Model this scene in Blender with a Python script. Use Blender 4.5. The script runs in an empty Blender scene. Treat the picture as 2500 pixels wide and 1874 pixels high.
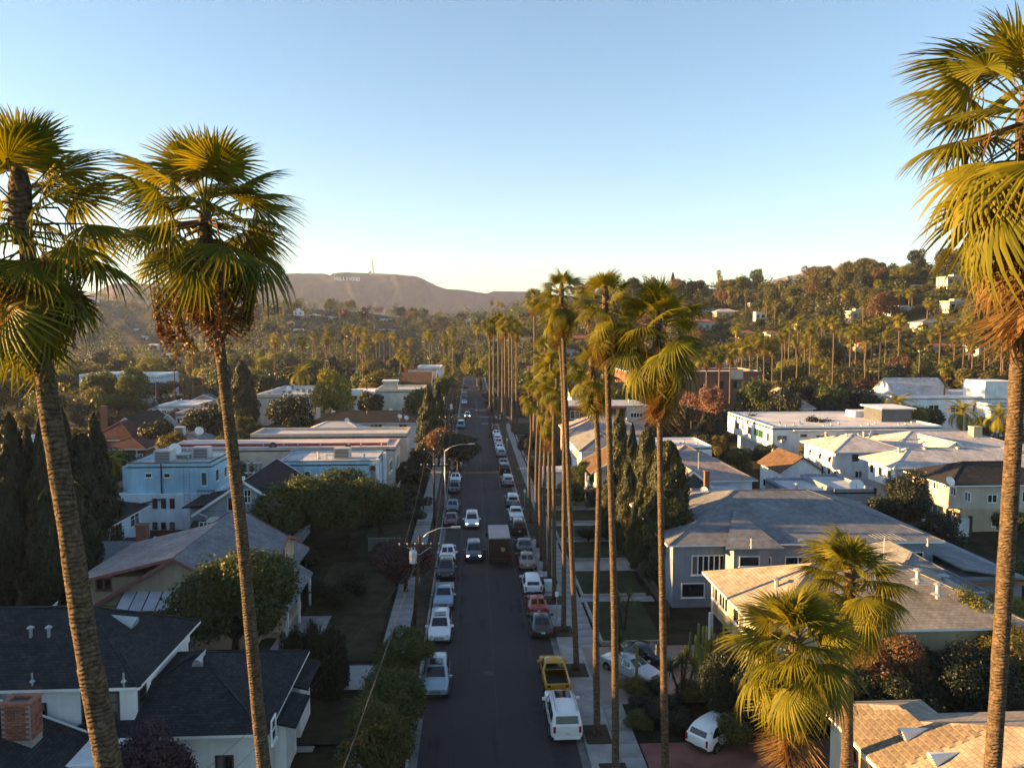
import bpy, math, random
import numpy as np
from mathutils import Vector, Matrix, Euler
R = math.radians
S = bpy.context.scene
COL = S.collection
rng = random.Random(7)
# ------------------------------------------------------------------ camera
FPX, CX, CY = 1902.0, 1250.0, 937.0
CAM = Vector((0, 0, 25.5)); YAW = R(3.0); PITCH = R(4.12)
cam = bpy.data.objects.new('camera', bpy.data.cameras.new('camera')); COL.objects.link(cam)
cam.data.sensor_width = 36.0; cam.data.lens = FPX / 2500 * 36; cam.data.clip_end = 12000; cam.data.clip_start = .1
cam.location = CAM; cam.rotation_euler = (R(90) - PITCH, 0, -YAW)
S.camera = cam
# ------------------------------------------------------------------ sky, sun, exposure
SUN_AZ, SUN_EL = R(87), R(8.5)          # azimuth to the left of the street's direction (+Y)
w = bpy.data.worlds.new('World'); S.world = w; w.use_nodes = True
nt = w.node_tree; bg = nt.nodes['Background']
sky = nt.nodes.new('ShaderNodeTexSky'); sky.sky_type = 'NISHITA'; sky.sun_disc = False
sky.sun_elevation = SUN_EL; sky.sun_rotation = -SUN_AZ; sky.altitude = 300
sky.air_density = 1.0; sky.dust_density = .35; sky.ozone_density = 1.1
wb = nt.nodes.new('ShaderNodeMixRGB'); wb.blend_type = 'MULTIPLY'; wb.inputs[0].default_value = 1; wb.inputs[2].default_value = (.83, 1.0, 1.14, 1)   # white balance of the evening photograph
nt.links.new(sky.outputs[0], wb.inputs[1]); nt.links.new(wb.outputs[0], bg.inputs[0]); bg.inputs[1].default_value = 0.05
sd = bpy.data.lights.new('sun', 'SUN'); sd.energy = 5.0; sd.angle = R(0.5); sd.color = (1.0, .58, .20)
sun = bpy.data.objects.new('sun', sd); COL.objects.link(sun); sun.location = (-300, 50, 80)
SDIR = Vector((-math.sin(SUN_AZ) * math.cos(SUN_EL), math.cos(SUN_AZ) * math.cos(SUN_EL), math.sin(SUN_EL)))
sun.rotation_euler = (-SDIR).to_track_quat('-Z', 'Y').to_euler()
vs = S.view_settings; vs.view_transform = 'Standard'; vs.look = 'None'; vs.gamma = 1; vs.exposure = 2.65; vs.use_curve_mapping = False
S.render.engine = 'CYCLES'; S.cycles.max_bounces = 5; S.cycles.diffuse_bounces = 2; S.cycles.glossy_bounces = 2
S.cycles.transmission_bounces = 3; S.cycles.transparent_max_bounces = 6; S.cycles.volume_bounces = 0
S.cycles.use_denoising = True; S.cycles.sample_clamp_indirect = 5
# ------------------------------------------------------------------ pixel -> place (pixels of the 2500 x 1874 photograph)
_M = Euler((R(90) - PITCH, 0, -YAW)).to_matrix()
def ray(px, py): return (_M @ Vector(((px - CX) / FPX, -(py - CY) / FPX, -1.0)))
def G(px, py, z=0.0):
    d = ray(px, py); t = (z - CAM.z) / d.z; return CAM + d * t
def atY(px, py, Y):
    d = ray(px, py); return CAM + d * (Y / d.y)
def atX(px, py, X):
    d = ray(px, py); return CAM + d * (X / d.x)
def proj(p):
    v = _M.transposed() @ (Vector(p) - CAM); return (CX + FPX * v.x / -v.z, CY - FPX * v.y / -v.z)
def xat(px, Y, py=1000): return atY(px, py, Y).x
def zrow(py, x, y):
    lo, hi = -50.0, 900.0
    for _ in range(40):
        m = (lo + hi) / 2
        if proj((x, y, m))[1] > py: lo = m
        else: hi = m
    return lo
# ------------------------------------------------------------------ materials
MATS = {}
def nodes(name):
    m = bpy.data.materials.new(name); m.use_nodes = True; t = m.node_tree
    return m, t, t.nodes, t.links, t.nodes['Principled BSDF']
def mat(name, col, rough=.8, var=.25, scale=3.0, bump=0.0, bscale=None, metal=0.0, spec=.3, coat=0.0, col2=None, coords='Object', stretch=None, detail=4):
    """plain surface with mottled colour and fine relief"""
    if name in MATS: return MATS[name]
    m, t, N, L, b = nodes(name)
    b.inputs['Roughness'].default_value = rough; b.inputs['Metallic'].default_value = metal
    b.inputs['Specular IOR Level'].default_value = spec; b.inputs['Coat Weight'].default_value = coat
    tc = N.new('ShaderNodeTexCoord'); src = tc.outputs[coords]
    if stretch:
        mp = N.new('ShaderNodeMapping'); mp.inputs['Scale'].default_value = stretch; L.new(src, mp.inputs[0]); src = mp.outputs[0]
    if var > 0 or col2:
        nz = N.new('ShaderNodeTexNoise'); nz.inputs['Scale'].default_value = scale; nz.inputs['Detail'].default_value = detail; L.new(src, nz.inputs[0])
        cr = N.new('ShaderNodeValToRGB'); c2 = col2 or tuple(c * (1 - var) for c in col)
        cr.color_ramp.elements[0].position = .35; cr.color_ramp.elements[1].position = .65
        cr.color_ramp.elements[0].color = (*c2, 1); cr.color_ramp.elements[1].color = (*[min(1, c * (1 + var * .3)) for c in col], 1)
        L.new(nz.outputs[0], cr.inputs[0]); L.new(cr.outputs[0], b.inputs['Base Color'])
    else: b.inputs['Base Color'].default_value = (*col, 1)
    if bump:
        n2 = N.new('ShaderNodeTexNoise'); n2.inputs['Scale'].default_value = bscale or scale * 6; n2.inputs['Detail'].default_value = 3; L.new(src, n2.inputs[0])
        bp = N.new('ShaderNodeBump'); bp.inputs['Strength'].default_value = bump; bp.inputs['Distance'].default_value = .05
        L.new(n2.outputs[0], bp.inputs['Height']); L.new(bp.outputs[0], b.inputs['Normal'])
    MATS[name] = m; return m
def shingle(name, col, col2, row=.19, wid=.32, bump=.5):
    """composition shingles: courses along the slope, brick-like offset"""
    if name in MATS: return MATS[name]
    m, t, N, L, b = nodes(name); b.inputs['Roughness'].default_value = .95; b.inputs['Specular IOR Level'].default_value = .15
    uv = N.new('ShaderNodeUVMap')
    br = N.new('ShaderNodeTexBrick'); br.inputs['Scale'].default_value = 1; br.inputs['Brick Width'].default_value = wid; br.inputs['Row Height'].default_value = row
    br.inputs['Mortar Size'].default_value = .012; br.inputs['Color1'].default_value = (*col, 1); br.inputs['Color2'].default_value = (*col2, 1)
    br.inputs['Mortar'].default_value = (*[c * .5 for c in col], 1); br.inputs['Bias'].default_value = 0; L.new(uv.outputs[0], br.inputs[0])
    nz = N.new('ShaderNodeTexNoise'); nz.inputs['Scale'].default_value = 1.3; nz.inputs['Detail'].default_value = 6; L.new(uv.outputs[0], nz.inputs[0])
    n3 = N.new('ShaderNodeTexNoise'); n3.inputs['Scale'].default_value = .28; n3.inputs['Detail'].default_value = 3; L.new(uv.outputs[0], n3.inputs[0])
    mx = N.new('ShaderNodeMixRGB'); mx.blend_type = 'OVERLAY'; mx.inputs[0].default_value = .55; L.new(br.outputs[0], mx.inputs[1]); L.new(nz.outputs[0], mx.inputs[2])
    m2 = N.new('ShaderNodeMixRGB'); m2.blend_type = 'OVERLAY'; m2.inputs[0].default_value = .5; L.new(mx.outputs[0], m2.inputs[1]); L.new(n3.outputs[0], m2.inputs[2])
    L.new(m2.outputs[0], b.inputs['Base Color'])
    bp = N.new('ShaderNodeBump'); bp.inputs['Strength'].default_value = bump; bp.inputs['Distance'].default_value = .03
    L.new(br.outputs[0], bp.inputs['Height']); L.new(bp.outputs[0], b.inputs['Normal'])
    MATS[name] = m; return m
def leafmat(name, c1, c2, trans=.35, gloss=.4, hue=.0):
    """leaf: each leaf a little different, light passes through"""
    if name in MATS: return MATS[name]
    m, t, N, L, b = nodes(name)
    g = N.new('ShaderNodeNewGeometry'); oi = N.new('ShaderNodeObjectInfo')
    ad = N.new('ShaderNodeMath'); ad.operation = 'ADD'; L.new(g.outputs['Random Per Island'], ad.inputs[0])
    ml = N.new('ShaderNodeMath'); ml.operation = 'MULTIPLY'; ml.inputs[1].default_value = .9; L.new(oi.outputs['Random'], ml.inputs[0]); L.new(ml.outputs[0], ad.inputs[1])
    hf = N.new('ShaderNodeMath'); hf.operation = 'MULTIPLY'; hf.inputs[1].default_value = .53; L.new(ad.outputs[0], hf.inputs[0])
    cr = N.new('ShaderNodeValToRGB'); cr.color_ramp.elements[0].color = (*c1, 1); cr.color_ramp.elements[1].color = (*c2, 1); L.new(hf.outputs[0], cr.inputs[0])
    L.new(cr.outputs[0], b.inputs['Base Color']); b.inputs['Roughness'].default_value = .55; b.inputs['Specular IOR Level'].default_value = gloss
    tr = N.new('ShaderNodeBsdfTranslucent')
    hs = N.new('ShaderNodeHueSaturation'); hs.inputs['Saturation'].default_value = 1.25; hs.inputs['Value'].default_value = 1.7; hs.inputs['Hue'].default_value = .48
    L.new(cr.outputs[0], hs.inputs['Color']); L.new(hs.outputs[0], tr.inputs[0])
    ms = N.new('ShaderNodeMixShader'); ms.inputs[0].default_value = trans; L.new(b.outputs[0], ms.inputs[1]); L.new(tr.outputs[0], ms.inputs[2])
    L.new(ms.outputs[0], N['Material Output'].inputs[0])
    MATS[name] = m; return m
def bark(name, c1, c2, ring=2.2):
    if name in MATS: return MATS[name]
    m, t, N, L, b = nodes(name); b.inputs['Roughness'].default_value = .95; b.inputs['Specular IOR Level'].default_value = .1
    tc = N.new('ShaderNodeTexCoord'); mp = N.new('ShaderNodeMapping'); mp.inputs['Scale'].default_value = (5, 5, ring * 1.6); L.new(tc.outputs['Object'], mp.inputs[0])
    nz = N.new('ShaderNodeTexNoise'); nz.inputs['Scale'].default_value = 1.6; nz.inputs['Detail'].default_value = 6; nz.inputs['Roughness'].default_value = .7; L.new(mp.outputs[0], nz.inputs[0])
    cr = N.new('ShaderNodeValToRGB'); cr.color_ramp.elements[0].position = .36; cr.color_ramp.elements[1].position = .66
    cr.color_ramp.elements[0].color = (*c1, 1); cr.color_ramp.elements[1].color = (*c2, 1); L.new(nz.outputs[0], cr.inputs[0]); L.new(cr.outputs[0], b.inputs['Base Color'])
    wv = N.new('ShaderNodeTexWave'); wv.bands_direction = 'Z'; wv.inputs['Scale'].default_value = ring; wv.inputs['Distortion'].default_value = 9; wv.inputs['Detail'].default_value = 3; L.new(tc.outputs['Object'], wv.inputs[0])
    ad = N.new('ShaderNodeMath'); ad.operation = 'ADD'; L.new(wv.outputs[1], ad.inputs[0]); L.new(nz.outputs[0], ad.inputs[1])
    bp = N.new('ShaderNodeBump'); bp.inputs['Strength'].default_value = .9; bp.inputs['Distance'].default_value = .05; L.new(ad.outputs[0], bp.inputs['Height']); L.new(bp.outputs[0], b.inputs['Normal'])
    MATS[name] = m; return m
def glow(name, col, k):
    if name in MATS: return MATS[name]
    m, t, N, L, b = nodes(name); b.inputs['Base Color'].default_value = (*col, 1); b.inputs['Emission Color'].default_value = (*col, 1); b.inputs['Emission Strength'].default_value = k
    MATS[name] = m; return m
def stucco(n, c):
    """rendered wall: broad mottling and faint rain streaks"""
    m = mat('stucco_' + n, c, .9, .16, .5, .25, 14, spec=.15); t = m.node_tree; N, L = t.nodes, t.links; b = N['Principled BSDF']; src = b.inputs['Base Color'].links[0].from_socket
    tc = N.new('ShaderNodeTexCoord'); mp = N.new('ShaderNodeMapping'); mp.inputs['Scale'].default_value = (1.6, 1.6, .12); L.new(tc.outputs['Object'], mp.inputs[0])
    nz = N.new('ShaderNodeTexNoise'); nz.inputs['Scale'].default_value = 1.5; nz.inputs['Detail'].default_value = 6; L.new(mp.outputs[0], nz.inputs[0])
    cr = N.new('ShaderNodeValToRGB'); cr.color_ramp.elements[0].position = .3; cr.color_ramp.elements[1].position = .6; cr.color_ramp.elements[0].color = (.88, .86, .84, 1); cr.color_ramp.elements[1].color = (1, 1, 1, 1); L.new(nz.outputs[0], cr.inputs[0])
    mx = N.new('ShaderNodeMixRGB'); mx.blend_type = 'MULTIPLY'; mx.inputs[0].default_value = 1; L.new(src, mx.inputs[1]); L.new(cr.outputs[0], mx.inputs[2]); L.new(mx.outputs[0], b.inputs['Base Color']); return m
GLASS = mat('window_glass', (.015, .02, .026), .06, .3, .8, 0, spec=.6)
WHITE = mat('white_paint', (.74, .74, .72), .6, .1, 1.5)
DARKWOOD = mat('dark_wood', (.06, .04, .03), .8, .3, 2)
CONC = mat('concrete', (.30, .285, .27), .9, .35, .6, .2, 9, col2=(.2, .19, .18), coords='Object')
METAL = mat('galvanised_metal', (.42, .43, .44), .45, .15, 2, metal=.6)
DARKMETAL = mat('dark_metal', (.03, .03, .033), .5, .1, 2)
# ------------------------------------------------------------------ mesh building
class MB:
    def __init__(s): s.v = []; s.f = []; s.uv = None
    def quad(s, *p):
        n = len(s.v); s.v += [tuple(q) for q in p]; s.f.append(tuple(range(n, n + len(p)))); return s
    def hexa(s, b, t):
        """box from 4 bottom and 4 top corners (counter-clockwise from above)"""
        n = len(s.v); s.v += [tuple(q) for q in b] + [tuple(q) for q in t]
        s.f += [(n + 3, n + 2, n + 1, n), (n + 4, n + 5, n + 6, n + 7)] + [(n + i, n + (i + 1) % 4, n + 4 + (i + 1) % 4, n + 4 + i) for i in range(4)]; return s
    def box(s, x0, x1, y0, y1, z0, z1):
        return s.hexa([(x0, y0, z0), (x1, y0, z0), (x1, y1, z0), (x0, y1, z0)], [(x0, y0, z1), (x1, y0, z1), (x1, y1, z1), (x0, y1, z1)])
    def bar(s, a, b, wd, ht=None):
        """square bar between two points"""
        a, b = Vector(a), Vector(b); d = (b - a).normalized(); ht = ht or wd
        u = d.cross(Vector((0, 0, 1))); u = Vector((1, 0, 0)) if u.length < 1e-4 else u.normalized(); v = u.cross(d).normalized()
        c = [(-wd / 2, -ht / 2), (wd / 2, -ht / 2), (wd / 2, ht / 2), (-wd / 2, ht / 2)]
        return s.hexa([a + u * p + v * q for p, q in c], [b + u * p + v * q for p, q in c])
    def tube(s, pts, rad, n=8, cap=True):
        pts = [Vector(p) for p in pts]; rad = rad if isinstance(rad, (list, tuple)) else [rad] * len(pts)
        b0 = len(s.v); up = Vector((0, 0, 1))
        for i, p in enumerate(pts):
            d = (pts[min(i + 1, len(pts) - 1)] - pts[max(i - 1, 0)]).normalized()
            u = d.cross(Vector((0, 1, 0)) if abs(d.z) > .8 else up).normalized(); v = d.cross(u)
            for k in range(n):
                a = 2 * math.pi * k / n; s.v.append(tuple(p + (u * math.cos(a) + v * math.sin(a)) * rad[i]))
        for i in range(len(pts) - 1):
            for k in range(n):
                q = b0 + i * n; s.f.append((q + k, q + (k + 1) % n, q + n + (k + 1) % n, q + n + k))
        if cap:
            s.f.append(tuple(b0 + k for k in range(n))[::-1]); e = b0 + (len(pts) - 1) * n; s.f.append(tuple(e + k for k in range(n)))
        return s
    def lathe(s, c, prof, n=10, axis='z'):
        b0 = len(s.v); c = Vector(c)
        for r, h in prof:
            for k in range(n):
                a = 2 * math.pi * k / n; x, y = r * math.cos(a), r * math.sin(a)
                s.v.append(tuple(c + (Vector((x, y, h)) if axis == 'z' else Vector((x, h, y)) if axis == 'y' else Vector((h, x, y)))))
        for i in range(len(prof) - 1):
            for k in range(n):
                q = b0 + i * n; s.f.append((q + k, q + (k + 1) % n, q + n + (k + 1) % n, q + n + k))
        s.f.append(tuple(b0 + k for k in range(n))[::-1]); e = b0 + (len(prof) - 1) * n; s.f.append(tuple(e + k for k in range(n)))
        return s
    def prism(s, poly, h0, h1):
        """polygon in xy extruded in z"""
        n = len(s.v); k = len(poly); s.v += [(p[0], p[1], h0) for p in poly] + [(p[0], p[1], h1) for p in poly]
        s.f += [tuple(range(n, n + k))[::-1], tuple(range(n + k, n + 2 * k))] + [(n + i, n + (i + 1) % k, n + k + (i + 1) % k, n + k + i) for i in range(k)]; return s
    def build(s, name, m, parent=None, smooth=False, off=None, uv=False):
        me = bpy.data.meshes.new(name); o0 = off or (Vector(parent['_o']) if parent is not None and '_o' in parent.keys() else Vector((0, 0, 0)))
        me.from_pydata([(x - o0[0], y - o0[1], z - o0[2]) for x, y, z in s.v], [], s.f); me.materials.append(m)
        if smooth: me.polygons.foreach_set('use_smooth', [True] * len(me.polygons))
        if uv:
            ul = me.uv_layers.new(name='UVMap')
            for p in me.polygons:
                n = p.normal; side = Vector((n.y, -n.x, 0))
                side = Vector((1, 0, 0)) if side.length < .05 else side.normalized(); upv = n.cross(side)
                for li in p.loop_indices:
                    co = me.vertices[me.loops[li].vertex_index].co; ul.data[li].uv = (co.dot(side) + 7, co.dot(upv) + 5)
        o = bpy.data.objects.new(name, me); COL.objects.link(o)
        if parent is not None:
            o.parent = parent
            if '_o' in parent.keys(): o['_o'] = parent['_o']
        return o
def tag(o, label=None, cat=None, group=None, kind=None):
    if label: o['label'] = label
    if cat: o['category'] = cat
    if group: o['group'] = group
    if kind: o['kind'] = kind
    return o
def thing(name, label, cat, loc=(0, 0, 0), rz=0, group=None, world=False):
    """Empty at the base; with world=True its children are given in scene coordinates"""
    o = bpy.data.objects.new(name, None); COL.objects.link(o); o.location = loc; o.rotation_euler = (0, 0, rz); o.empty_display_size = .3
    if world: o['_o'] = tuple(loc)
    return tag(o, label, cat, group)
def dup(o, parent=None):
    c = o.copy(); COL.objects.link(c); c.parent = parent
    for ch in list(o.children): dup(ch, c)
    return c
def place(o, loc, rz=0, label=None, group=None, scale=None):
    o.location = loc; o.rotation_euler = (0, 0, rz)
    if scale: o.scale = scale if isinstance(scale, (tuple, list, Vector)) else (scale,) * 3
    if label: o['label'] = label
    if group: o['group'] = group
    return o
def wipe(o):
    for ch in list(o.children): wipe(ch)
    bpy.data.objects.remove(o)
# ------------------------------------------------------------------ terrain
def interp(tab, x):
    if x <= tab[0][0]: return tab[0][1:]
    for a, b in zip(tab, tab[1:]):
        if x <= b[0]:
            t = (x - a[0]) / (b[0] - a[0]); return tuple(p + (q - p) * t for p, q in zip(a[1:], b[1:]))
    return tab[-1][1:]
from mathutils import noise as mnoise
# (bearing as a photo column, skyline row, metres to the ridge, metres to the foot)
HILLS = {
 'hill_slope': [(1250, 800, 620, 330), (1400, 752, 600, 330), (1530, 708, 600, 320), (1650, 700, 580, 300), (1800, 708, 560, 290), (1900, 715, 540, 280), (2000, 706, 520, 270), (2100, 684, 500, 260), (2250, 676, 480, 250), (2400, 655, 460, 240), (2600, 630, 440, 230), (3300, 600, 420, 220)],
 'mid_hill': [(480, 790, 900, 500), (600, 772, 900, 480), (690, 752, 880, 470), (800, 756, 880, 470), (900, 764, 900, 480), (1000, 778, 900, 480), (1120, 782, 900, 480), (1220, 772, 850, 480), (1300, 758, 800, 470), (1420, 770, 760, 470), (1500, 800, 760, 470)],
 'west_hill': [(-1200, 640, 1300, 700), (-400, 700, 1300, 700), (100, 732, 1300, 700), (230, 728, 1300, 700), (330, 738, 1300, 700), (450, 748, 1300, 700), (600, 752, 1300, 720), (760, 790, 1300, 760)],
 'mountain': [(-1200, 660, 3300, 2500), (-300, 700, 3300, 2500), (150, 735, 3300, 2500), (235, 715, 3300, 2500), (280, 692, 3300, 2500), (420, 694, 3300, 2500), (560, 700, 3300, 2500), (620, 690, 3300, 2450), (660, 676, 3300, 2450), (700, 670, 3300, 2450), (760, 668, 3300, 2450), (800, 670, 3300, 2450), (806, 674, 3300, 2450), (815, 668, 3300, 2450), (850, 666, 3300, 2450), (900, 668, 3300, 2450), (950, 670, 3300, 2450), (1020, 676, 3300, 2450), (1035, 682, 3300, 2450), (1060, 696, 3300, 2450), (1090, 706, 3300, 2450), (1130, 708, 3300, 2450), (1190, 717, 3300, 2450), (1205, 711, 3300, 2450), (1290, 712, 3300, 2450), (1400, 724, 3300, 2450), (1550, 745, 3300, 2450), (1800, 760, 3300, 2450)],
 'far_mountain': [(1600, 740, 3900, 2900), (1760, 712, 3900, 2900), (1860, 692, 3900, 2900), (1950, 668, 3900, 2900), (2010, 663, 3900, 2900), (2060, 646, 3900, 2900), (2085, 641, 3900, 2900), (2120, 650, 3900, 2900), (2200, 672, 3900, 2900), (2300, 700, 3900, 2900), (2500, 730, 3900, 2900)],
}
def bearing(x, y):
    """photo column of a bearing at the level of the eye"""
    a = math.atan2(x, y) - YAW
    a = max(-1.3, min(1.3, a)); return CX + FPX * math.tan(a) / math.cos(PITCH)
def hill_z(lay, c, d):
    row, D, d0 = interp(HILLS[lay], c)
    a = math.atan((c - CX) / FPX); k = D * math.cos(a)
    zr = 25.5 + (800 - row) / FPX * k
    t = (d - d0) / (D - d0)
    if t <= 0: return -3.0 + 3 * max(-1, t) * 2
    if t <= 1: z = zr * (t * t * (3 - 2 * t)) ** .85
    else: z = zr * max(0, 1 - .55 * (t - 1))
    amp = {'mountain': 85, 'far_mountain': 75, 'mid_hill': 5, 'west_hill': 10, 'hill_slope': 2.5}[lay]
    sc = {'mountain': .0062, 'far_mountain': .006, 'mid_hill': .012, 'west_hill': .008, 'hill_slope': .015}[lay]
    u = (c - CX) / FPX * D * sc; v = d * sc * .45
    n = 1 - abs(mnoise.fractal(Vector((u, v * .6, 1.7)), .8, 2.1, 5)) * 2
    return z + amp * (n - .75) * min(1, 4 * t) * max(0.0, 1 - t) * 1.6 - .5
def terrain(x, y):
    d = math.hypot(x, y); c = bearing(x, y); z = 0.0
    for lay in ('hill_slope', 'mid_hill', 'west_hill'):
        if HILLS[lay][0][0] < c < HILLS[lay][-1][0]: z = max(z, hill_z(lay, c, d))
    return z
def onhill(px, py, lift=0):
    """where the sight line through a pixel meets the hills"""
    dr = ray(px, py); dr = dr / math.hypot(dr.x, dr.y); d = 200.0
    while d < 1300:
        p = CAM + dr * d
        if terrain(p.x, p.y) + lift >= p.z: return Vector((p.x, p.y, terrain(p.x, p.y)))
        d += 3
    return None
def scrub(name, dry, green, rock, scale):
    m, t, N, L, b = nodes(name); b.inputs['Roughness'].default_value = 1; b.inputs['Specular IOR Level'].default_value = .05
    tc = N.new('ShaderNodeTexCoord')
    n1 = N.new('ShaderNodeTexNoise'); n1.inputs['Scale'].default_value = scale; n1.inputs['Detail'].default_value = 9; n1.inputs['Roughness'].default_value = .65; L.new(tc.outputs['Object'], n1.inputs[0])
    n2 = N.new('ShaderNodeTexNoise'); n2.inputs['Scale'].default_value = scale * .22; n2.inputs['Detail'].default_value = 5; L.new(tc.outputs['Object'], n2.inputs[0])
    c1 = N.new('ShaderNodeValToRGB'); c1.color_ramp.elements[0].position = .42; c1.color_ramp.elements[1].position = .58
    c1.color_ramp.elements[0].color = (*green, 1); c1.color_ramp.elements[1].color = (*dry, 1); L.new(n1.outputs[0], c1.inputs[0])
    c2 = N.new('ShaderNodeValToRGB'); c2.color_ramp.elements[0].position = .5; c2.color_ramp.elements[1].position = .62
    c2.color_ramp.elements[0].color = (0, 0, 0, 1); c2.color_ramp.elements[1].color = (1, 1, 1, 1); L.new(n2.outputs[0], c2.inputs[0])
    mx = N.new('ShaderNodeMixRGB'); L.new(c2.outputs[0], mx.inputs[0]); L.new(c1.outputs[0], mx.inputs[1]); mx.inputs[2].default_value = (*rock, 1)
    L.new(mx.outputs[0], b.inputs['Base Color'])
    bp = N.new('ShaderNodeBump'); bp.inputs['Strength'].default_value = .6; bp.inputs['Distance'].default_value = .6 / scale * .05; L.new(n1.outputs[0], bp.inputs['Height']); L.new(bp.outputs[0], b.inputs['Normal'])
    return m
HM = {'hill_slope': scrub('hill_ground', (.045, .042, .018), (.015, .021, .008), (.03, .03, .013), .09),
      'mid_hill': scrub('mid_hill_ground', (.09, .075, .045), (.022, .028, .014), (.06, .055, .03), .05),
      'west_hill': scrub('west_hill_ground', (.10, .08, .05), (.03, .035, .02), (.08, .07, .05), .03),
      'mountain': scrub('mountain_ground', (.026, .024, .042), (.009, .012, .026), (.06, .036, .046), .014),  # blue-purple of distance haze and shade is put into the ground colours
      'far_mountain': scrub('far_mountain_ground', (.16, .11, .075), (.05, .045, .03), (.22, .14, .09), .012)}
for lay, tab in HILLS.items():
    nc, nd = (420, 90) if 'mountain' in lay else (150, 60)
    c0, c1 = tab[0][0], tab[-1][0]; mb = MB()
    for i in range(nc + 1):
        c = c0 + (c1 - c0) * i / nc; a = math.atan((c - CX) / FPX * math.cos(PITCH)) + YAW; row, D, d0 = interp(tab, c)
        for j in range(nd + 1):
            d = d0 * .97 + (D * 1.35 - d0 * .97) * j / nd
            z = hill_z(lay, c, d)
            if i in (0, nc): z = -4
            mb.v.append((math.sin(a) * d, math.cos(a) * d, z))
    for i in range(nc):
        for j in range(nd):
            q = i * (nd + 1) + j; mb.f.append((q, q + nd + 1, q + nd + 2, q + 1))
    tag(mb.build(lay, HM[lay], smooth=True), kind='structure', label={'hill_slope': 'wooded hillside dotted with houses', 'mid_hill': 'low wooded hill with white houses in shade', 'west_hill': 'hazy low hill toward the sun', 'mountain': 'bare brown mountain carrying the white letters', 'far_mountain': 'bare pinkish peak beyond the wooded ridge'}[lay])
gm = scrub('ground_soil', (.045, .036, .024), (.016, .02, .009), (.03, .028, .014), .35)
mb = MB(); gx = [-6000, -2000, -800, -300, -150, -60, -20, 20, 60, 150, 300, 800, 2000, 6000]; gy = [-400, -100, 0, 60, 120, 200, 300, 500, 900, 2000, 6500]
for y in gy:
    for x in gx: mb.v.append((x, y, -.02))
for j in range(len(gy) - 1):
    for i in range(len(gx) - 1): q = j * len(gx) + i; mb.f.append((q, q + 1, q + len(gx) + 1, q + len(gx)))
tag(mb.build('ground', gm), kind='structure')
# ------------------------------------------------------------------ street
KL, KR = -3.75, 6.9            # kerb faces
def asphalt():
    m, t, N, L, b = nodes('asphalt'); b.inputs['Roughness'].default_value = .85; b.inputs['Specular IOR Level'].default_value = .25
    tc = N.new('ShaderNodeTexCoord')
    n1 = N.new('ShaderNodeTexNoise'); n1.inputs['Scale'].default_value = .25; n1.inputs['Detail'].default_value = 6; L.new(tc.outputs['Object'], n1.inputs[0])
    mp = N.new('ShaderNodeMapping'); mp.inputs['Scale'].default_value = (1.1, .02, 1); L.new(tc.outputs['Object'], mp.inputs[0])
    n2 = N.new('ShaderNodeTexNoise'); n2.inputs['Scale'].default_value = 1; n2.inputs['Detail'].default_value = 3; L.new(mp.outputs[0], n2.inputs[0])
    n3 = N.new('ShaderNodeTexNoise'); n3.inputs['Scale'].default_value = 30; L.new(tc.outputs['Object'], n3.inputs[0])
    ad = N.new('ShaderNodeMath'); ad.operation = 'ADD'; L.new(n1.outputs[0], ad.inputs[0]); L.new(n2.outputs[0], ad.inputs[1])
    a2 = N.new('ShaderNodeMath'); a2.operation = 'MULTIPLY_ADD'; a2.inputs[1].default_value = .25; L.new(n3.outputs[0], a2.inputs[0]); L.new(ad.outputs[0], a2.inputs[2])
    cr = N.new('ShaderNodeValToRGB'); cr.color_ramp.elements[0].position = .8; cr.color_ramp.elements[1].position = 1.0; cr.color_ramp.elements.new(.9)
    for e, c in zip(cr.color_ramp.elements, ((.013, .0115, .013), (.019, .017, .0185), (.034, .030, .031))): e.color = (*c, 1)
    L.new(a2.outputs[0], cr.inputs[0]); L.new(cr.outputs[0], b.inputs['Base Color'])
    bp = N.new('ShaderNodeBump'); bp.inputs['Strength'].default_value = .3; bp.inputs['Distance'].default_value = .01; L.new(n3.outputs[0], bp.inputs['Height']); L.new(bp.outputs[0], b.inputs['Normal'])
    return m
ASPH = asphalt()
def sheet(name, x0, x1, y0, y1, z, m, label=None, n=1):
    mb = MB()
    for i in range(n): mb.quad((x0, y0 + (y1 - y0) * i / n, z), (x1, y0 + (y1 - y0) * i / n, z), (x1, y0 + (y1 - y0) * (i + 1) / n, z), (x0, y0 + (y1 - y0) * (i + 1) / n, z))
    return tag(mb.build(name, m), kind='structure', label=label)
XS0, XS1 = 208, 219              # cross street
sheet('road', KL, KR, 10, 420, .02, ASPH, 'dark asphalt residential street running toward the mountain', 20)
sheet('cross_street', KR + .01, 130, XS0, XS1, .016, ASPH, 'asphalt side street leaving at the crossing')
sheet('cross_street', -110, KL - .01, XS0 + 1, XS1 + 1, .016, ASPH, 'asphalt side street leaving past the power poles')
def slab_run(name, x0, x1, y0, y1, z0, z1, m, step, joint=.03, label=None):
    """pavement as separate slabs, joints open"""
    root = bpy.data.objects.new(name, None); COL.objects.link(root); root.location = (x0, y0, 0); tag(root, label or 'pale concrete pavement beside the street', kind='structure')
    me = None; y = y0; k = 0
    while y < y1 - .05:
        l = min(step, y1 - y)
        if me is None or abs(l - step) > 1e-3:
            o = MB().box(0, x1 - x0, joint, l, z0, z1).build('slab', m, root); me = o.data
        else:
            o = bpy.data.objects.new('slab', me); COL.objects.link(o); o.parent = root
        o.location = (0, y - y0, rng.uniform(-.006, .006)); y += step
    return root
CONC2 = mat('concrete_kerb', (.33, .31, .29), .9, .3, .8, .2, 9)
DIRT = mat('bare_dirt', (.055, .04, .026), 1, .4, 1.2, .4, 7)
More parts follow.
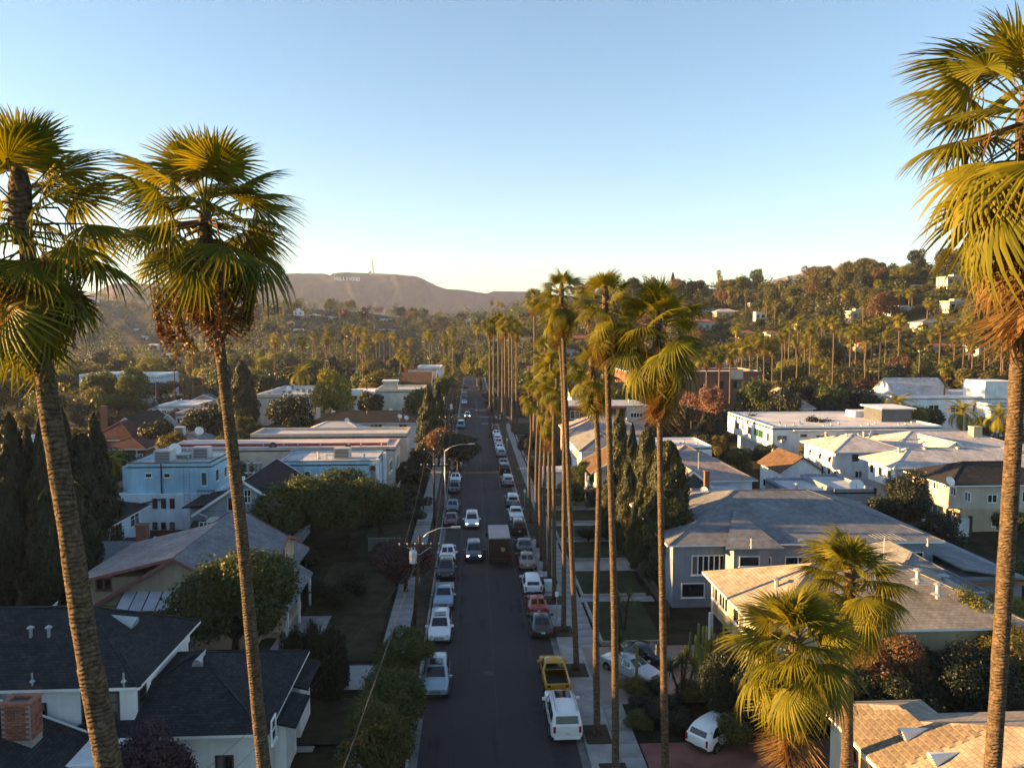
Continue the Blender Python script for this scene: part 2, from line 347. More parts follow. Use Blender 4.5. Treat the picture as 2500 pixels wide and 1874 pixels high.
LAWN = mat('lawn_grass', (.021, .034, .009), 1, .5, .7, .7, 18, col2=(.010, .016, .005))
DRYLAWN = mat('dry_lawn', (.034, .033, .013), 1, .5, .7, .7, 18, col2=(.014, .017, .006))
for nm, x0, x1 in (('kerb', KR, KR + .16), ('kerb', KL - .16, KL)):
    for y0, y1 in ((20, XS0 - 2), (XS1 + 2, 400)):
        tag(MB().box(x0, x1, y0, y1, -.05, .15).build(nm, CONC2), kind='structure', label='low concrete kerb along the asphalt')
slab_run('sidewalk', 8.75, 10.1, 20, XS0 - 2, .0, .145, CONC, 1.5)
slab_run('sidewalk', KR + .17, 8.72, 20, 92, .0, .135, CONC2, 3.2, label='pale concrete parkway strip with square palm wells')
slab_run('sidewalk', -7.2, -5.3, 24, XS0 - 2, .0, .145, CONC, 1.6, label='pale concrete pavement below the power poles')
slab_run('sidewalk', 8.75, 10.1, XS1 + 2, 330, .0, .145, CONC, 6, label='pale concrete pavement beyond the crossing')
sheet('parkway', KR + .17, 8.74, 92, XS0 - 2, .12, DIRT, 'dirt strip between kerb and pavement')
sheet('parkway', -5.28, KL - .17, 24, XS0 - 2, .12, DIRT, 'dark planted strip between kerb and pavement below the wires')
# front lawns on the right, each with its walk and retaining kerb
def lawn(x0, x1, y0, y1, m=LAWN, z=.32, lab='dark clipped front lawn behind a low concrete edge'):
    root = thing('lawn', lab, None, ((x0 + x1) / 2, (y0 + y1) / 2, 0), world=True); root['kind'] = 'structure'
    MB().box(x0 + .2, x1, y0 + .2, y1 - .2, 0, z).build('turf', m, root)
    e = MB().box(x0, x0 + .19, y0, y1, 0, z + .05); e.box(x0 + .19, x1, y0, y0 + .19, 0, z + .04); e.box(x0 + .19, x1, y1 - .19, y1, 0, z + .04); e.build('edging', CONC2, root)
for y0, y1, x1 in ((60.5, 70, 15.5), (71.6, 79, 16.5), (83, 90, 17), (91.5, 97.5, 17), (99.5, 106, 17), (108, 116, 16), (138, 150, 15), (152, 166, 15), (168, 182, 15)): lawn(10.35, x1, y0, y1)
for k, (x0, x1, y0, y1) in enumerate(((10.12, 17, 70.05, 71.55), (10.12, 20, 79.1, 82.9), (10.12, 18, 90.1, 91.4), (10.12, 18, 97.6, 99.4), (10.12, 18, 106.1, 107.9))):
    sheet('front_walk', x0, x1, y0, y1, .15, CONC, 'concrete walk between two front lawns')
DRIVE = mat('driveway_concrete', (.26, .19, .16), .9, .4, .35, .2, 8, col2=(.19, .14, .12))
BRICKPAVE = mat('reddish_driveway', (.20, .085, .065), .9, .35, .6, .2, 9)
sheet('driveway', 8.8, 24, 50.5, 60, .155, DRIVE, 'wide worn concrete driveway holding a parked silver sedan')
sheet('driveway', 10.2, 24, 36.5, 45.5, .15, BRICKPAVE, 'reddish driveway holding a white hatchback')
# left yards
for x0, x1, y0, y1, m, z in ((-17, -7.6, 58.5, 68, DRYLAWN, .1), (-16, -7.6, 46.5, 52.5, DRYLAWN, .1), (-14, -7.6, 36, 45.5, DRYLAWN, .1), (-15, -7.6, 68.2, 84, DRYLAWN, .08), (-13, -7.6, 86, 100, LAWN, .08)):
    sheet('yard', x0, x1, y0, y1, z, m, 'dark front yard grass beside the left pavement')
PALECONC = mat('pale_drive', (.34, .33, .33), .9, .25, .4, .15, 8)
sheet('driveway', -17.5, -7.22, 53.6, 57.6, .15, PALECONC, 'pale concrete drive crossing the dark yards')
sheet('garden_walk', -16, -9.6, 45.6, 46.3, .14, CONC, 'narrow pale walk across the dark yard')
sheet('garden_walk', -13.5, -9.2, 35, 36, .14, CONC, 'pale step slab at the foot of the dark yard')
sheet('garden_walk', -16, -12.4, 60, 68, .13, CONC, 'curved walk leading to the porch')
# ------------------------------------------------------------------ building kit (scene coordinates)
SH_DARK = shingle('shingle_dark', (.017, .021, .026), (.03, .036, .043))
SH_CHAR = shingle('shingle_charcoal', (.02, .02, .022), (.034, .033, .035))
SH_GREY = shingle('shingle_blue_grey', (.155, .16, .175), (.20, .205, .215), .22, .35, .35)
SH_TAN = shingle('shingle_tan', (.26, .22, .18), (.33, .29, .24), .25, .4, .35)
SH_PINK = shingle('shingle_pinkish', (.30, .235, .22), (.36, .29, .27), .22, .35, .3)
SH_PALE = shingle('shingle_pale', (.42, .385, .37), (.5, .455, .44), .3, .5, .25)
SH_BROWN = shingle('shingle_brown', (.10, .06, .038), (.15, .09, .055))
SH_RUST = shingle('shingle_maroon', (.075, .035, .03), (.105, .05, .042))
TILE = shingle('roof_tile_red', (.30, .10, .06), (.38, .15, .09), .3, .3)
ROLLED = mat('rolled_roofing', (.46, .45, .45), .9, .25, .5, .2, 6, col2=(.36, .36, .37))
WROOF = mat('white_roofing', (.62, .58, .57), .9, .2, .35, .15, 6, col2=(.5, .47, .46))
PROOF = mat('pink_roofing', (.55, .44, .41), .9, .2, .3, .15, 6, col2=(.45, .37, .35))
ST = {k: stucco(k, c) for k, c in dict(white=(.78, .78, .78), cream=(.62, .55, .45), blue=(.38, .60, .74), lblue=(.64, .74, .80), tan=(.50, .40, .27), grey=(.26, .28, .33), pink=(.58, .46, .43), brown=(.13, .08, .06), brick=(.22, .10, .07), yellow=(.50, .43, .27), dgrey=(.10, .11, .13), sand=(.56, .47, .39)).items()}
CURT = mat('curtained_glass', (.16, .15, .14), .12, .4, 2.5, spec=.6, stretch=(6, 6, .3)); wr = random.Random(5)
FACEV = {'S': (0, -1), 'N': (0, 1), 'E': (1, 0), 'W': (-1, 0)}
def house(name, label, x, y, z=0, cat='house', group=None): return thing(name, label, cat, (x, y, z), 0, group, world=True)
WALLS = []
def wall(r, x0, x1, y0, y1, z0, z1, m, name='wall'):
    WALLS.append((min(x0, x1), max(x0, x1), y0, y1))
    return MB().box(min(x0, x1), max(x0, x1), y0, y1, z0, z1).build(name, m, r)
def hip(r, x0, x1, y0, y1, ze, zr, m, oh=.5, fm=None, t=.16, name='roof'):
    """hip roof; ridge along the longer side"""
    x0 -= oh; x1 += oh; y0 -= oh; y1 += oh; w_, d_ = x1 - x0, y1 - y0
    if w_ > d_: a, b = (x0 + d_ / 2, (y0 + y1) / 2, zr), (x1 - d_ / 2, (y0 + y1) / 2, zr)
    else: a, b = ((x0 + x1) / 2, y0 + w_ / 2, zr), ((x0 + x1) / 2, y1 - w_ / 2, zr)
    c = [(x0, y0, ze), (x1, y0, ze), (x1, y1, ze), (x0, y1, ze)]
    mb = MB()
    if w_ > d_: mb.quad(c[0], c[1], b, a); mb.quad(c[1], c[2], b); mb.quad(c[2], c[3], a, b); mb.quad(c[3], c[0], a)
    else: mb.quad(c[0], c[1], a); mb.quad(c[1], c[2], b, a); mb.quad(c[2], c[3], b); mb.quad(c[3], c[0], a, b)
    o = mb.build(name, m, r, uv=True)
    e = MB().box(x0 + .01, x1 - .01, y0 + .01, y1 - .01, ze - t, ze - .004); e.build('fascia', fm or WHITE, o)
    caps = MB(); up = Vector((0, 0, .02))
    for p, q in [(c[0], a), (c[3], a), (c[1], b), (c[2], b), (a, b)] if w_ > d_ else [(c[0], a), (c[1], a), (c[2], b), (c[3], b), (a, b)]:
        if (Vector(p) - Vector(q)).length > .3: caps.bar(Vector(p) + up, Vector(q) + up, .22, .05)
    caps.build('ridge_cap', m, o, uv=True)
    return o
def gable(r, x0, x1, y0, y1, ze, zr, m, axis='x', oh=.5, fm=None, wm=None, t=.16, name='roof', ohe=None):
    """gable roof with ridge along axis; slabs with thickness; gable triangles in wm"""
    ohe = oh if ohe is None else ohe
    mb = MB()
    if axis == 'x':
        yc = (y0 + y1) / 2; k = (zr - ze) / ((y1 - y0) / 2); zl = ze - oh * k
        for ys, sg in ((y0 - oh, 1), (y1 + oh, -1)):
            b = [(x0 - ohe, ys, zl), (x1 + ohe, ys, zl), (x1 + ohe, yc, zr), (x0 - ohe, yc, zr)]
            if sg < 0: b = b[::-1]
            mb.hexa([(p[0], p[1], p[2] - t) for p in b], b)
        tri = [((x0, x0 + .12), 'x'), ((x1 - .12, x1), 'x')]
    else:
        xc = (x0 + x1) / 2; k = (zr - ze) / ((x1 - x0) / 2); zl = ze - oh * k
        for xs, sg in ((x0 - oh, -1), (x1 + oh, 1)):
            b = [(xs, y0 - ohe, zl), (xs, y1 + ohe, zl), (xc, y1 + ohe, zr), (xc, y0 - ohe, zr)]
            if sg < 0: b = b[::-1]
            mb.hexa([(p[0], p[1], p[2] - t) for p in b], b)
    o = mb.build(name, m, r, uv=True)
    if wm:
        d = .13
        if axis == 'x':
            for xx in (x0, x1 - d): MB().hexa([(xx, y0, ze), (xx + d, y0, ze), (xx + d, y1, ze), (xx, y1, ze)], [(xx, yc - .01, zr - t - .02), (xx + d, yc - .01, zr - t - .02), (xx + d, yc + .01, zr - t - .02), (xx, yc + .01, zr - t - .02)]).build('gable_wall', wm, r)
        else:
            for yy in (y0, y1 - d): MB().hexa([(x0, yy, ze), (x1, yy, ze), (x1, yy + d, ze), (x0, yy + d, ze)], [(xc - .01, yy, zr - t - .02), (xc + .01, yy, zr - t - .02), (xc + .01, yy + d, zr - t - .02), (xc - .01, yy + d, zr - t - .02)]).build('gable_wall', wm, r)
    if fm:
        # bargeboards, each its own part
        if axis == 'x':
            for xx in (x0 - ohe - .05, x1 + ohe + .05):
                for ys in (y0 - oh, y1 + oh): MB().bar((xx, ys, zl - .06), (xx, yc, zr - .06), .08, .26).build('bargeboard', fm, o)
        else:
            for yy in (y0 - ohe - .05, y1 + ohe + .05):
                for xs in (x0 - oh, x1 + oh): MB().bar((xs, yy, zl - .06), (xc, yy, zr - .06), .08, .26).build('bargeboard', fm, o)
    return o
def shed(r, p, m, t=.14, name='roof', fm=None):
    """sloping slab from four corners"""
    o = MB().hexa([(q[0], q[1], q[2] - t) for q in p], p).build(name, m, r, uv=True); return o
def flatroof(r, x0, x1, y0, y1, z, m, pm, h=.35, t=.22, cap=None, name='roof'):
    o = MB().box(x0 + t, x1 - t, y0 + t, y1 - t, z - .3, z).build(name, m, r)
    p = MB(); p.box(x0, x1, y0, y0 + t, z - .3, z + h); p.box(x0, x1, y1 - t, y1, z - .3, z + h); p.box(x0, x0 + t, y0 + t, y1 - t, z - .3, z + h); p.box(x1 - t, x1, y0 + t, y1 - t, z - .3, z + h)
    p.build('parapet', pm, o)
    if cap:
        c = MB(); e = .05; c.box(x0 - e, x1 + e, y0 - e, y0 + t + e, z + h + .003, z + h + .07); c.box(x0 - e, x1 + e, y1 - t - e, y1 + e, z + h + .003, z + h + .07); c.box(x0 - e, x0 + t + e, y0 + t + e, y1 - t - e, z + h + .003, z + h + .07); c.box(x1 - t - e, x1 + e, y0 + t + e, y1 - t - e, z + h + .003, z + h + .07); c.build('coping', cap, o)
    return o
def window(r, face, plane, a0, a1, z0, z1, fm=None, n=1, rows=1, fr=.09, sill=True, gm=None, name='window'):
    """framed window standing a little proud of the wall; every pane its own sub-part"""
    if a1 < a0: a0, a1 = a1, a0
    fx, fy = FACEV[face]; pr = .07
    def bx(mb, u0, u1, w0, w1, d0, d1):
        if fy: y0, y1 = sorted((plane + fy * d0, plane + fy * d1)); mb.box(u0, u1, y0, y1, w0, w1)
        else: x0, x1 = sorted((plane + fx * d0, plane + fx * d1)); mb.box(x0, x1, u0, u1, w0, w1)
        return mb
    mb = MB(); bx(mb, a0 - fr, a1 + fr, z1, z1 + fr, 0, pr); bx(mb, a0 - fr, a1 + fr, z0 - fr, z0, 0, pr); bx(mb, a0 - fr, a0, z0, z1, 0, pr); bx(mb, a1, a1 + fr, z0, z1, 0, pr)
    cw = (a1 - a0) / n; rh = (z1 - z0) / rows; mw = min(.05, cw * .12)
    for i in range(1, n): bx(mb, a0 + i * cw - mw, a0 + i * cw + mw, z0, z1, 0, pr * .9)
    for j in range(1, rows): bx(mb, a0, a1, z0 + j * rh - .03, z0 + j * rh + .03, 0, pr * .8)
    o = mb.build(name, fm or WHITE, r)
    for i in range(n):
        for j in range(rows):
            bx(MB(), a0 + i * cw + .01, a0 + (i + 1) * cw - .01, z0 + j * rh + .01, z0 + (j + 1) * rh - .01, .004, .03).build('pane', gm or (CURT if wr.random() < .3 else GLASS), o)
    if sill: bx(MB(), a0 - fr - .06, a1 + fr + .06, z0 - fr - .06, z0 - fr - .003, 0, .14).build('sill', fm or WHITE, o)
    return o
def winpx(r, face, plane, q, **k):
    """window from its rectangle in the photograph, on a known wall plane"""
    x0, y0, x1, y1 = q
    if face in 'SN': a, b = atY(x0, y0, plane), atY(x1, y1, plane); return window(r, face, plane, a.x, b.x, b.z, a.z, **k)
    a, b = atX(x0, (y0 + y1) / 2, plane), atX(x1, (y0 + y1) / 2, plane); m = (a.y + b.y) / 2; xm = plane
    zt, zb = zrow(y0, xm, m), zrow(y1, xm, m); return window(r, face, plane, a.y, b.y, zb, zt, **k)
def door(r, face, plane, a0, a1, z0, z1, m=None):
    fx, fy = FACEV[face]; mb = MB()
    if fy: y0, y1 = sorted((plane, plane + fy * .06)); mb.box(a0, a1, y0, y1, z0, z1)
    else: x0, x1 = sorted((plane, plane + fx * .06)); mb.box(x0, x1, a0, a1, z0, z1)
    o = mb.build('door', m or DARKWOOD, r); k = MB()
    if fy: y0 = plane + fy * .09; k.box(a1 - .22, a1 - .12, y0 - .03, y0 + .03, z0 + .95, z0 + 1.05)
    else: x0 = plane + fx * .09; k.box(x0 - .03, x0 + .03, a1 - .22, a1 - .12, z0 + .95, z0 + 1.05)
    k.build('handle', METAL, o); return o
def chimney(r, x, y, z0, z1, w_=.7, m=None):
    m = m or ST['brick']; o = MB().box(x - w_ / 2, x + w_ / 2, y - w_ / 2, y + w_ / 2, z0, z1).build('chimney', m, r)
    MB().box(x - w_ / 2 - .07, x + w_ / 2 + .07, y - w_ / 2 - .07, y + w_ / 2 + .07, z1 + .002, z1 + .12).build('chimney_cap', m, o); return o
def pipe(r, x, y, z, h=.6, rad=.06, hat=True):
    mb = MB().tube([(x, y, z - .3), (x, y, z + h)], rad, 7); mb.lathe((x, y, z - .02), [(rad * 3, 0), (rad * 1.3, .12)], 7)
    o = mb.build('vent_pipe', METAL, r)
    if hat: MB().lathe((x, y, z + h - .02), [(rad * 1.9, 0), (rad * 2, .06), (rad * .5, .16)], 8).build('pipe_cap', METAL, o)
    return o
def dish(r, x, y, z, s=.45, az=0.6, m=None):
    """satellite dish on a short mast, part of the house it is bolted to"""
    d = Vector((math.sin(az), -math.cos(az), .55)).normalized(); c = Vector((x, y, z + .7)); u = d.cross(Vector((0, 0, 1))).normalized(); v = u.cross(d)
    mb = MB(); n = 12; b0 = 0
    for k, (rr, dd) in enumerate(((.02, -.10), (.55, -.07), (1, .02))):
        for i in range(n):
            a = 2 * math.pi * i / n; mb.v.append(tuple(c + (u * math.cos(a) + v * math.sin(a)) * rr * s + d * dd * s * 2))
    for k in range(2):
        for i in range(n): q = k * n; mb.f.append((q + i, q + (i + 1) % n, q + n + (i + 1) % n, q + n + i))
    o = mb.build('satellite_dish', m or WHITE, r, smooth=True)
    MB().tube([(x, y, z - .2), (x, y, z + .55), tuple(c - d * .2 * s)], .035, 6).build('mast', METAL, o)
    MB().tube([tuple(c - v * s * .95), tuple(c + d * s * .9)], .018, 5).build('feed_arm', METAL, o); return o
def acunit(r, x, y, z, w_=1.6, d_=1.2, h=1.1, m=None):
    o = MB().box(x - w_ / 2, x + w_ / 2, y - d_ / 2, y + d_ / 2, z + .12, z + h).build('rooftop_unit', m or ROLLED, r)
    g = MB(); k = 6
    for i in range(k): g.box(x - w_ * .4, x + w_ * .4, y - d_ / 2 - .03, y - d_ / 2 - .002, z + .22 + i * (h - .35) / k, z + .22 + (i + .5) * (h - .35) / k)
    tag(g.build('grille', DARKMETAL, o), kind='stuff')
    MB().box(x - w_ / 2 + .1, x + w_ / 2 - .1, y - d_ / 2 + .1, y + d_ / 2 - .1, z - .05, z + .118).build('curb', METAL, o); return o
def conevent(r, p, up, down, s=.5, m=None):
    """half-cone eyebrow vent on a slope: louvred mouth downhill, point uphill"""
    p, up = Vector(p), Vector(up).normalized(); nrm = Vector(down).normalized(); side = up.cross(nrm).normalized()
    mb = MB(); n = 8; ring = [p + side * math.cos(math.pi * i / n) * s * .55 + nrm * (math.sin(math.pi * i / n) * s * 1.1) for i in range(n + 1)]; tip = p + up * s * 2.6
    b0 = len(mb.v); mb.v += [tuple(q) for q in ring] + [tuple(tip)]
    for i in range(n): mb.f.append((b0 + i, b0 + i + 1, b0 + n + 1))
    mb.f.append(tuple(range(b0, b0 + n + 1))[::-1])
    o = mb.build('roof_vent', m or WHITE, r)
    for i in range(4):
        h = s * (.15 + .2 * i); hw = s * .55 * math.sqrt(max(.05, 1 - (h / (s * 1.1)) ** 2))
        q = p - up * .03 + nrm * h; MB().bar(q - side * hw, q + side * hw, .05, s * .07).build('louvre', METAL, o)
    return o
def ladder(r, x, y, z0, z1, w_=.5):
    mb = MB(); mb.box(x - w_ / 2 - .03, x - w_ / 2 + .03, y - .05, y, z0, z1); mb.box(x + w_ / 2 - .03, x + w_ / 2 + .03, y - .05, y, z0, z1)
    o = mb.build('ladder', METAL, r); z = z0 + .2
    while z < z1: MB().box(x - w_ / 2 + .03, x + w_ / 2 - .03, y - .04, y - .01, z - .02, z + .02).build('rung', METAL, o); z += .42
# ================================================================== houses left of the street
# white stucco house under dark hip roofs, nearest on the left
h = house('stucco_house', 'white two-storey house under dark hip roofs with a red brick chimney', -24, 45)
wall(h, -33, -18.5, 42.2, 50.6, 0, 6.4, ST['white'])
o = hip(h, -33, -18.5, 42.2, 50.6, 6.5, 9.25, SH_DARK, .55)
k_ = 2.75 / 4.75
for px, py in ((118, 1490), (75, 1505)): pipe(o, *atY(px, py, 44.6).xy, 8.0, .7, .1)
pipe(o, *G(110, 1555, 7.5).xy, 7.6, .4, .12)
for px, py in ((80, 1648), (300, 1648)): pipe(o, *G(px, py, 6.9).xy, 6.85, .45, .05, False)
p = G(108, 1520, 8.1); conevent(o, p, (0, 1, k_), (0, -k_, 1), .75, METAL)
p = G(320, 1526, 7.7); conevent(o, p, (-1, 0, k_), (k_, 0, 1), .75, METAL)
for q in ((-60, 1742, 27, 1810), (88, 1706, 113, 1750), (202, 1680, 288, 1745)): winpx(h, 'S', 42.2, q, fm=DARKWOOD, n=2, rows=3)
winpx(h, 'E', -18.5, (336, 1668, 352, 1718), fm=DARKWOOD, rows=3); winpx(h, 'E', -18.5, (458, 1555, 470, 1590), fm=DARKWOOD, rows=2)
wall(h, -18.45, -11.6, 41.9, 52.3, 0, 3.9, ST['white'])
o = hip(h, -21.5, -11.6, 41.6, 51.5, 4.0, 6.3, SH_DARK, .45)
p = G(480, 1620, 5.7); conevent(o, p, (0, 1, .4), (0, -.4, 1), .6, METAL)
MB().box(-24.5, -18.55, 38.6, 42.15, 0, 4.0).build('wall', ST['white'], h)
winpx(h, 'S', 41.9, (405, 1838, 443, 1900), fm=DARKWOOD, n=2, rows=2); winpx(h, 'S', 41.9, (525, 1832, 563, 1900), fm=DARKWOOD, n=2, rows=2)
wall(h, -11.58, -10.9, 44, 46.5, 0, 3.2, ST['white']); wall(h, -11.58, -11.0, 48, 51, 0, 3.3, ST['white'])
shed(h, [(-11.9, 43.4, 3.6), (-10.2, 43.4, 3.2), (-10.2, 47.2, 3.2), (-11.9, 47.2, 3.6)], SH_DARK); shed(h, [(-11.9, 47.6, 3.8), (-10.4, 47.6, 3.4), (-10.4, 51.6, 3.4), (-11.9, 51.6, 3.8)], SH_DARK)
winpx(h, 'E', -10.9, (655, 1740, 664, 1790), fm=WHITE, rows=2)
wall(h, -32, -20.1, 30, 42.1, 0, 3.7, ST['white'])
o = gable(h, -32, -20.1, 30, 41.4, 3.9, 6.4, SH_DARK, 'y', .6, WHITE, ST['white'], ohe=.1)
cx_, cy_ = atY(55, 1740, 39.5).x, 39.5
ch = MB().box(cx_ - .7, cx_ + .7, cy_ - .5, cy_ + .5, 4.2, 6.95).build('chimney', mat('mortar', (.3, .26, .23), .95, .2, 3), h)
bm = [mat('brick_red_%d' % i, c, .9, .3, 4, .3, 30) for i, c in enumerate(((.26, .10, .07), (.32, .13, .09), (.2, .08, .06)))]
bme = []
for m_ in bm: ob = MB().box(0, .30, 0, .05, 0, .11).build('brick', m_); bme.append(ob.data); bpy.data.objects.remove(ob)
for rr in range(14):
    for cc in range(5):
        for face in ('S', 'E'):
            if face == 'E' and cc > 2: continue
            ob = bpy.data.objects.new('brick', bme[rng.randrange(3)]); COL.objects.link(ob); ob.parent = ch
            sx = cx_ - .7 + (cc + (.5 if rr % 2 else 0)) * .335
            if face == 'S':
                if sx > cx_ + .4: continue
                ob.location = Vector((sx + .02, cy_ - .545, 5.15 + rr * .13)) - Vector(h['_o'])
            else:
                ob.rotation_euler = (0, 0, R(90)); ob.location = Vector((cx_ + .745, cy_ - .47 + cc * .33, 5.15 + rr * .13)) - Vector(h['_o'])
MB().box(cx_ - .45, cx_ + .45, cy_ - .28, cy_ + .28, 6.952, 6.96).build('flue', DARKMETAL, ch)
rim = MB(); rim.box(cx_ - .77, cx_ + .77, cy_ - .58, cy_ - .3, 6.954, 7.06); rim.box(cx_ - .77, cx_ + .77, cy_ + .3, cy_ + .58, 6.954, 7.06); rim.box(cx_ - .77, cx_ - .47, cy_ - .3, cy_ + .3, 6.954, 7.06); rim.box(cx_ + .47, cx_ + .77, cy_ - .3, cy_ + .3, 6.954, 7.06)
rim.build('chimney_rim', bm[1], ch)
# tan craftsman house
PINKTRIM = mat('dusty_red_trim', (.27, .10, .09), .7, .2, 2)
h = house('craftsman_house', 'tan craftsman house with dusty red eaves and a glazed box bay', -24, 68)
wall(h, -29.5, -17.6, 62.6, 76, 0, 3.9, ST['tan']); wall(h, -28, -17.2, 65.6, 74.8, 3.9, 5.5, ST['tan'])
gable(h, -29.9, -17.1, 62.2, 78, 3.9, 7.7, SH_GREY, 'y', .55, PINKTRIM, ST['tan'])
gable(h, -23, -17.2, 65.2, 75.2, 5.55, 7.05, SH_GREY, 'x', .5, PINKTRIM, ST['tan'])
wall(h, -30.4, -26, 63.0, 72, 3.6, 5.9, ST['tan']); shed(h, [(-31.3, 61.9, 5.9), (-23.6, 61.9, 7.72), (-23.6, 73, 7.72), (-31.3, 73, 5.9)], SH_PINK)  # pink evening light on the dormer slope is put into its shingle colour
MB().bar((-31.3, 61.85, 5.75), (-23.7, 61.85, 7.55), .06, .22).build('bargeboard', PINKTRIM, h)
winpx(h, 'S', 63.0, (243, 1402, 277, 1425), fm=PINKTRIM, n=2)
bay = MB().box(-27.6, -22.4, 60.6, 62.55, 1.2, 3.0).build('box_bay', DARKWOOD, h)
for i in range(5):
    a = -27.5 + i * 1.0; MB().hexa([(a + .05, 60.5, 4.0), (a + .95, 60.5, 4.0), (a + .95, 62.2, 4.9), (a + .05, 62.2, 4.9)], [(a + .05, 60.5, 4.06), (a + .95, 60.5, 4.06), (a + .95, 62.2, 4.96), (a + .05, 62.2, 4.96)]).build('skylight_pane', mat('milky_glazing', (.45, .47, .5), .3, .2, 1), bay)
    MB().box(a, a + .045, 60.45, 60.55, 3.0, 4.0).build('mullion', DARKWOOD, bay); MB().bar((a, 60.5, 4.02), (a, 62.2, 4.93), .06).build('glazing_bar', DARKWOOD, bay)
    MB().box(a + .05, a + .95, 60.48, 60.51, 3.0, 4.0).build('pane', GLASS, bay)
window(h, 'S', 62.6, -21.7, -21.2, 1.8, 4.2, fm=PINKTRIM)
chimney(h, *atY(353, 1330, 75).xy, 3, 7.0, .9)
wall(h, -17.55, -15.9, 64.5, 71.5, 0, .6, ST['tan'])
shed(h, [(-17.6, 62.8, 4.6), (-15.0, 62.8, 3.0), (-15.0, 72.6, 3.0), (-17.6, 72.6, 4.6)], SH_GREY)
for y in (63.4, 67.7, 72.2): MB().box(-15.35, -15.15, y - .1, y + .1, 0, 2.95).build('porch_post', WHITE, h)
winpx(h, 'E', -17.2, (686, 1338, 692, 1368), fm=PINKTRIM)
winpx(h, 'E', -17.55, (700, 1395, 716, 1425), fm=PINKTRIM)
wall(h, -38, -29.6, 72, 82, 0, 3.0, ST['tan']); gable(h, -38, -29.6, 72, 82, 3.0, 5.0, SH_GREY, 'x', .4, None, ST['tan'])
# white house with dark roof
h = house('clapboard_house', 'white two-storey house with dark roof beside the tall cypresses', -41, 83)
wall(h, -46, -37, 78.5, 89, 0, 5.3, ST['lblue']); hip(h, -46, -37, 78.5, 89, 5.45, 7.4, SH_CHAR, .5)
for q in ((248, 1283, 258, 1314), (281, 1266, 297, 1298), (318, 1248, 338, 1281)): winpx(h, 'E', -37, q, n=2, rows=2)
wall(h, -36.95, -34.5, 82, 86.5, 0, 2.2, ST['lblue']); gable(h, -36.95, -34.5, 82, 86.5, 2.3, 3.1, SH_CHAR, 'x', .4, WHITE, ST['lblue']); door(h, 'S', 82, -36.3, -35.4, 0, 2)
# blue stucco box with roof machinery
BL, WL = ST['blue'], ST['lblue']
h = house('stucco_house', 'blue flat-roofed stucco house with wall ladder and rooftop machines', -37, 99)
wall(h, -43.3, -30.6, 94.8, 106, 0, 5.5, WL); wall(h, -41.6, -31.6, 95.4, 105, 5.5, 8.75, BL)
flatroof(h, -41.6, -31.6, 95.4, 105, 8.9, ROLLED, BL, .28, .2, DARKWOOD)
wall(h, -42.6, -41.62, 96.5, 104, 5.5, 8.6, BL)
ladder(h, xat(450, 94.7), 94.75, 4.4, 10.2, .7)
for q in ((356, 1156, 370, 1164), (401, 1156, 415, 1164)): winpx(h, 'S', 95.4, q)
for q in ((374, 1218, 383, 1239), (395, 1218, 404, 1239), (416, 1218, 425, 1239), (374, 1276, 383, 1290), (395, 1276, 404, 1290), (416, 1276, 425, 1290)): winpx(h, 'S', 94.8, q, fm=DARKWOOD, sill=False)
winpx(h, 'S', 95.4, (492, 1153, 505, 1184), gm=mat('green_door', (.05, .12, .11), .4, .2, 2), name='balcony_door')
b_ = MB().box(xat(478, 94.9), xat(522, 94.9), 94.5, 94.58, 5.9, 6.0).build('balcony', DARKMETAL, h); tag(b_)
for i in range(14): x = xat(478, 94.9) + i * .17; MB().box(x, x + .03, 94.52, 94.56, 5.1, 5.9).build('baluster', DARKMETAL, b_)
for q in ((526, 1146, 533, 1172), (547, 1139, 553, 1162)): winpx(h, 'E', -31.6, q)
MB().tube([(xat(386, 95), 95.3, 9.1), (xat(386, 95), 95.3, 5.1), (xat(386, 95), 94.7, 4.9), (xat(330, 94.7), 94.7, 4.3)], .09, 7).build('downpipe', DARKMETAL, h)
acunit(h, xat(397, 98), 98.2, 8.9, 2.1, 1.6, 1.5); acunit(h, xat(487, 100), 100.5, 8.9, 2.1, 1.4, 1.5); acunit(h, xat(443, 100), 100.4, 8.9, 1.6, 1.2, .6)
dish(h, xat(425, 104), 104, 8.9, .8, .7); pipe(h, xat(455, 103), 103, 8.9, .9); pipe(h, xat(330, 103), 103, 8.9, .7)
wall(h, -44.3, -42.65, 96, 100, 3.4, 6.2, mat('rust_panel', (.12, .05, .03), .8, .3, 2))
# wooden fence in front of the blue house: boards one by one
fe = thing('board_fence', 'dark red wooden fence in front of the blue house', 'fence', (-36, 93.4, 0), world=True)
FR = mat('red_stained_wood', (.10, .032, .02), .8, .35, 3); x = xat(356, 93.4); bme_ = None
while x < xat(478, 93.4):
    if bme_ is None: o = MB().box(x, x + .17, 93.38, 93.42, 0, 1.5).build('board', FR, fe); bme_ = o.data; bx0 = x
    else: o = bpy.data.objects.new('board', bme_); COL.objects.link(o); o.parent = fe; o.location = (x - bx0, 0, rng.uniform(-.02, .02))
    x += .19
for z in (.3, 1.2): MB().box(xat(356, 93.4), xat(478, 93.4), 93.43, 93.5, z, z + .09).build('rail', FR, fe)
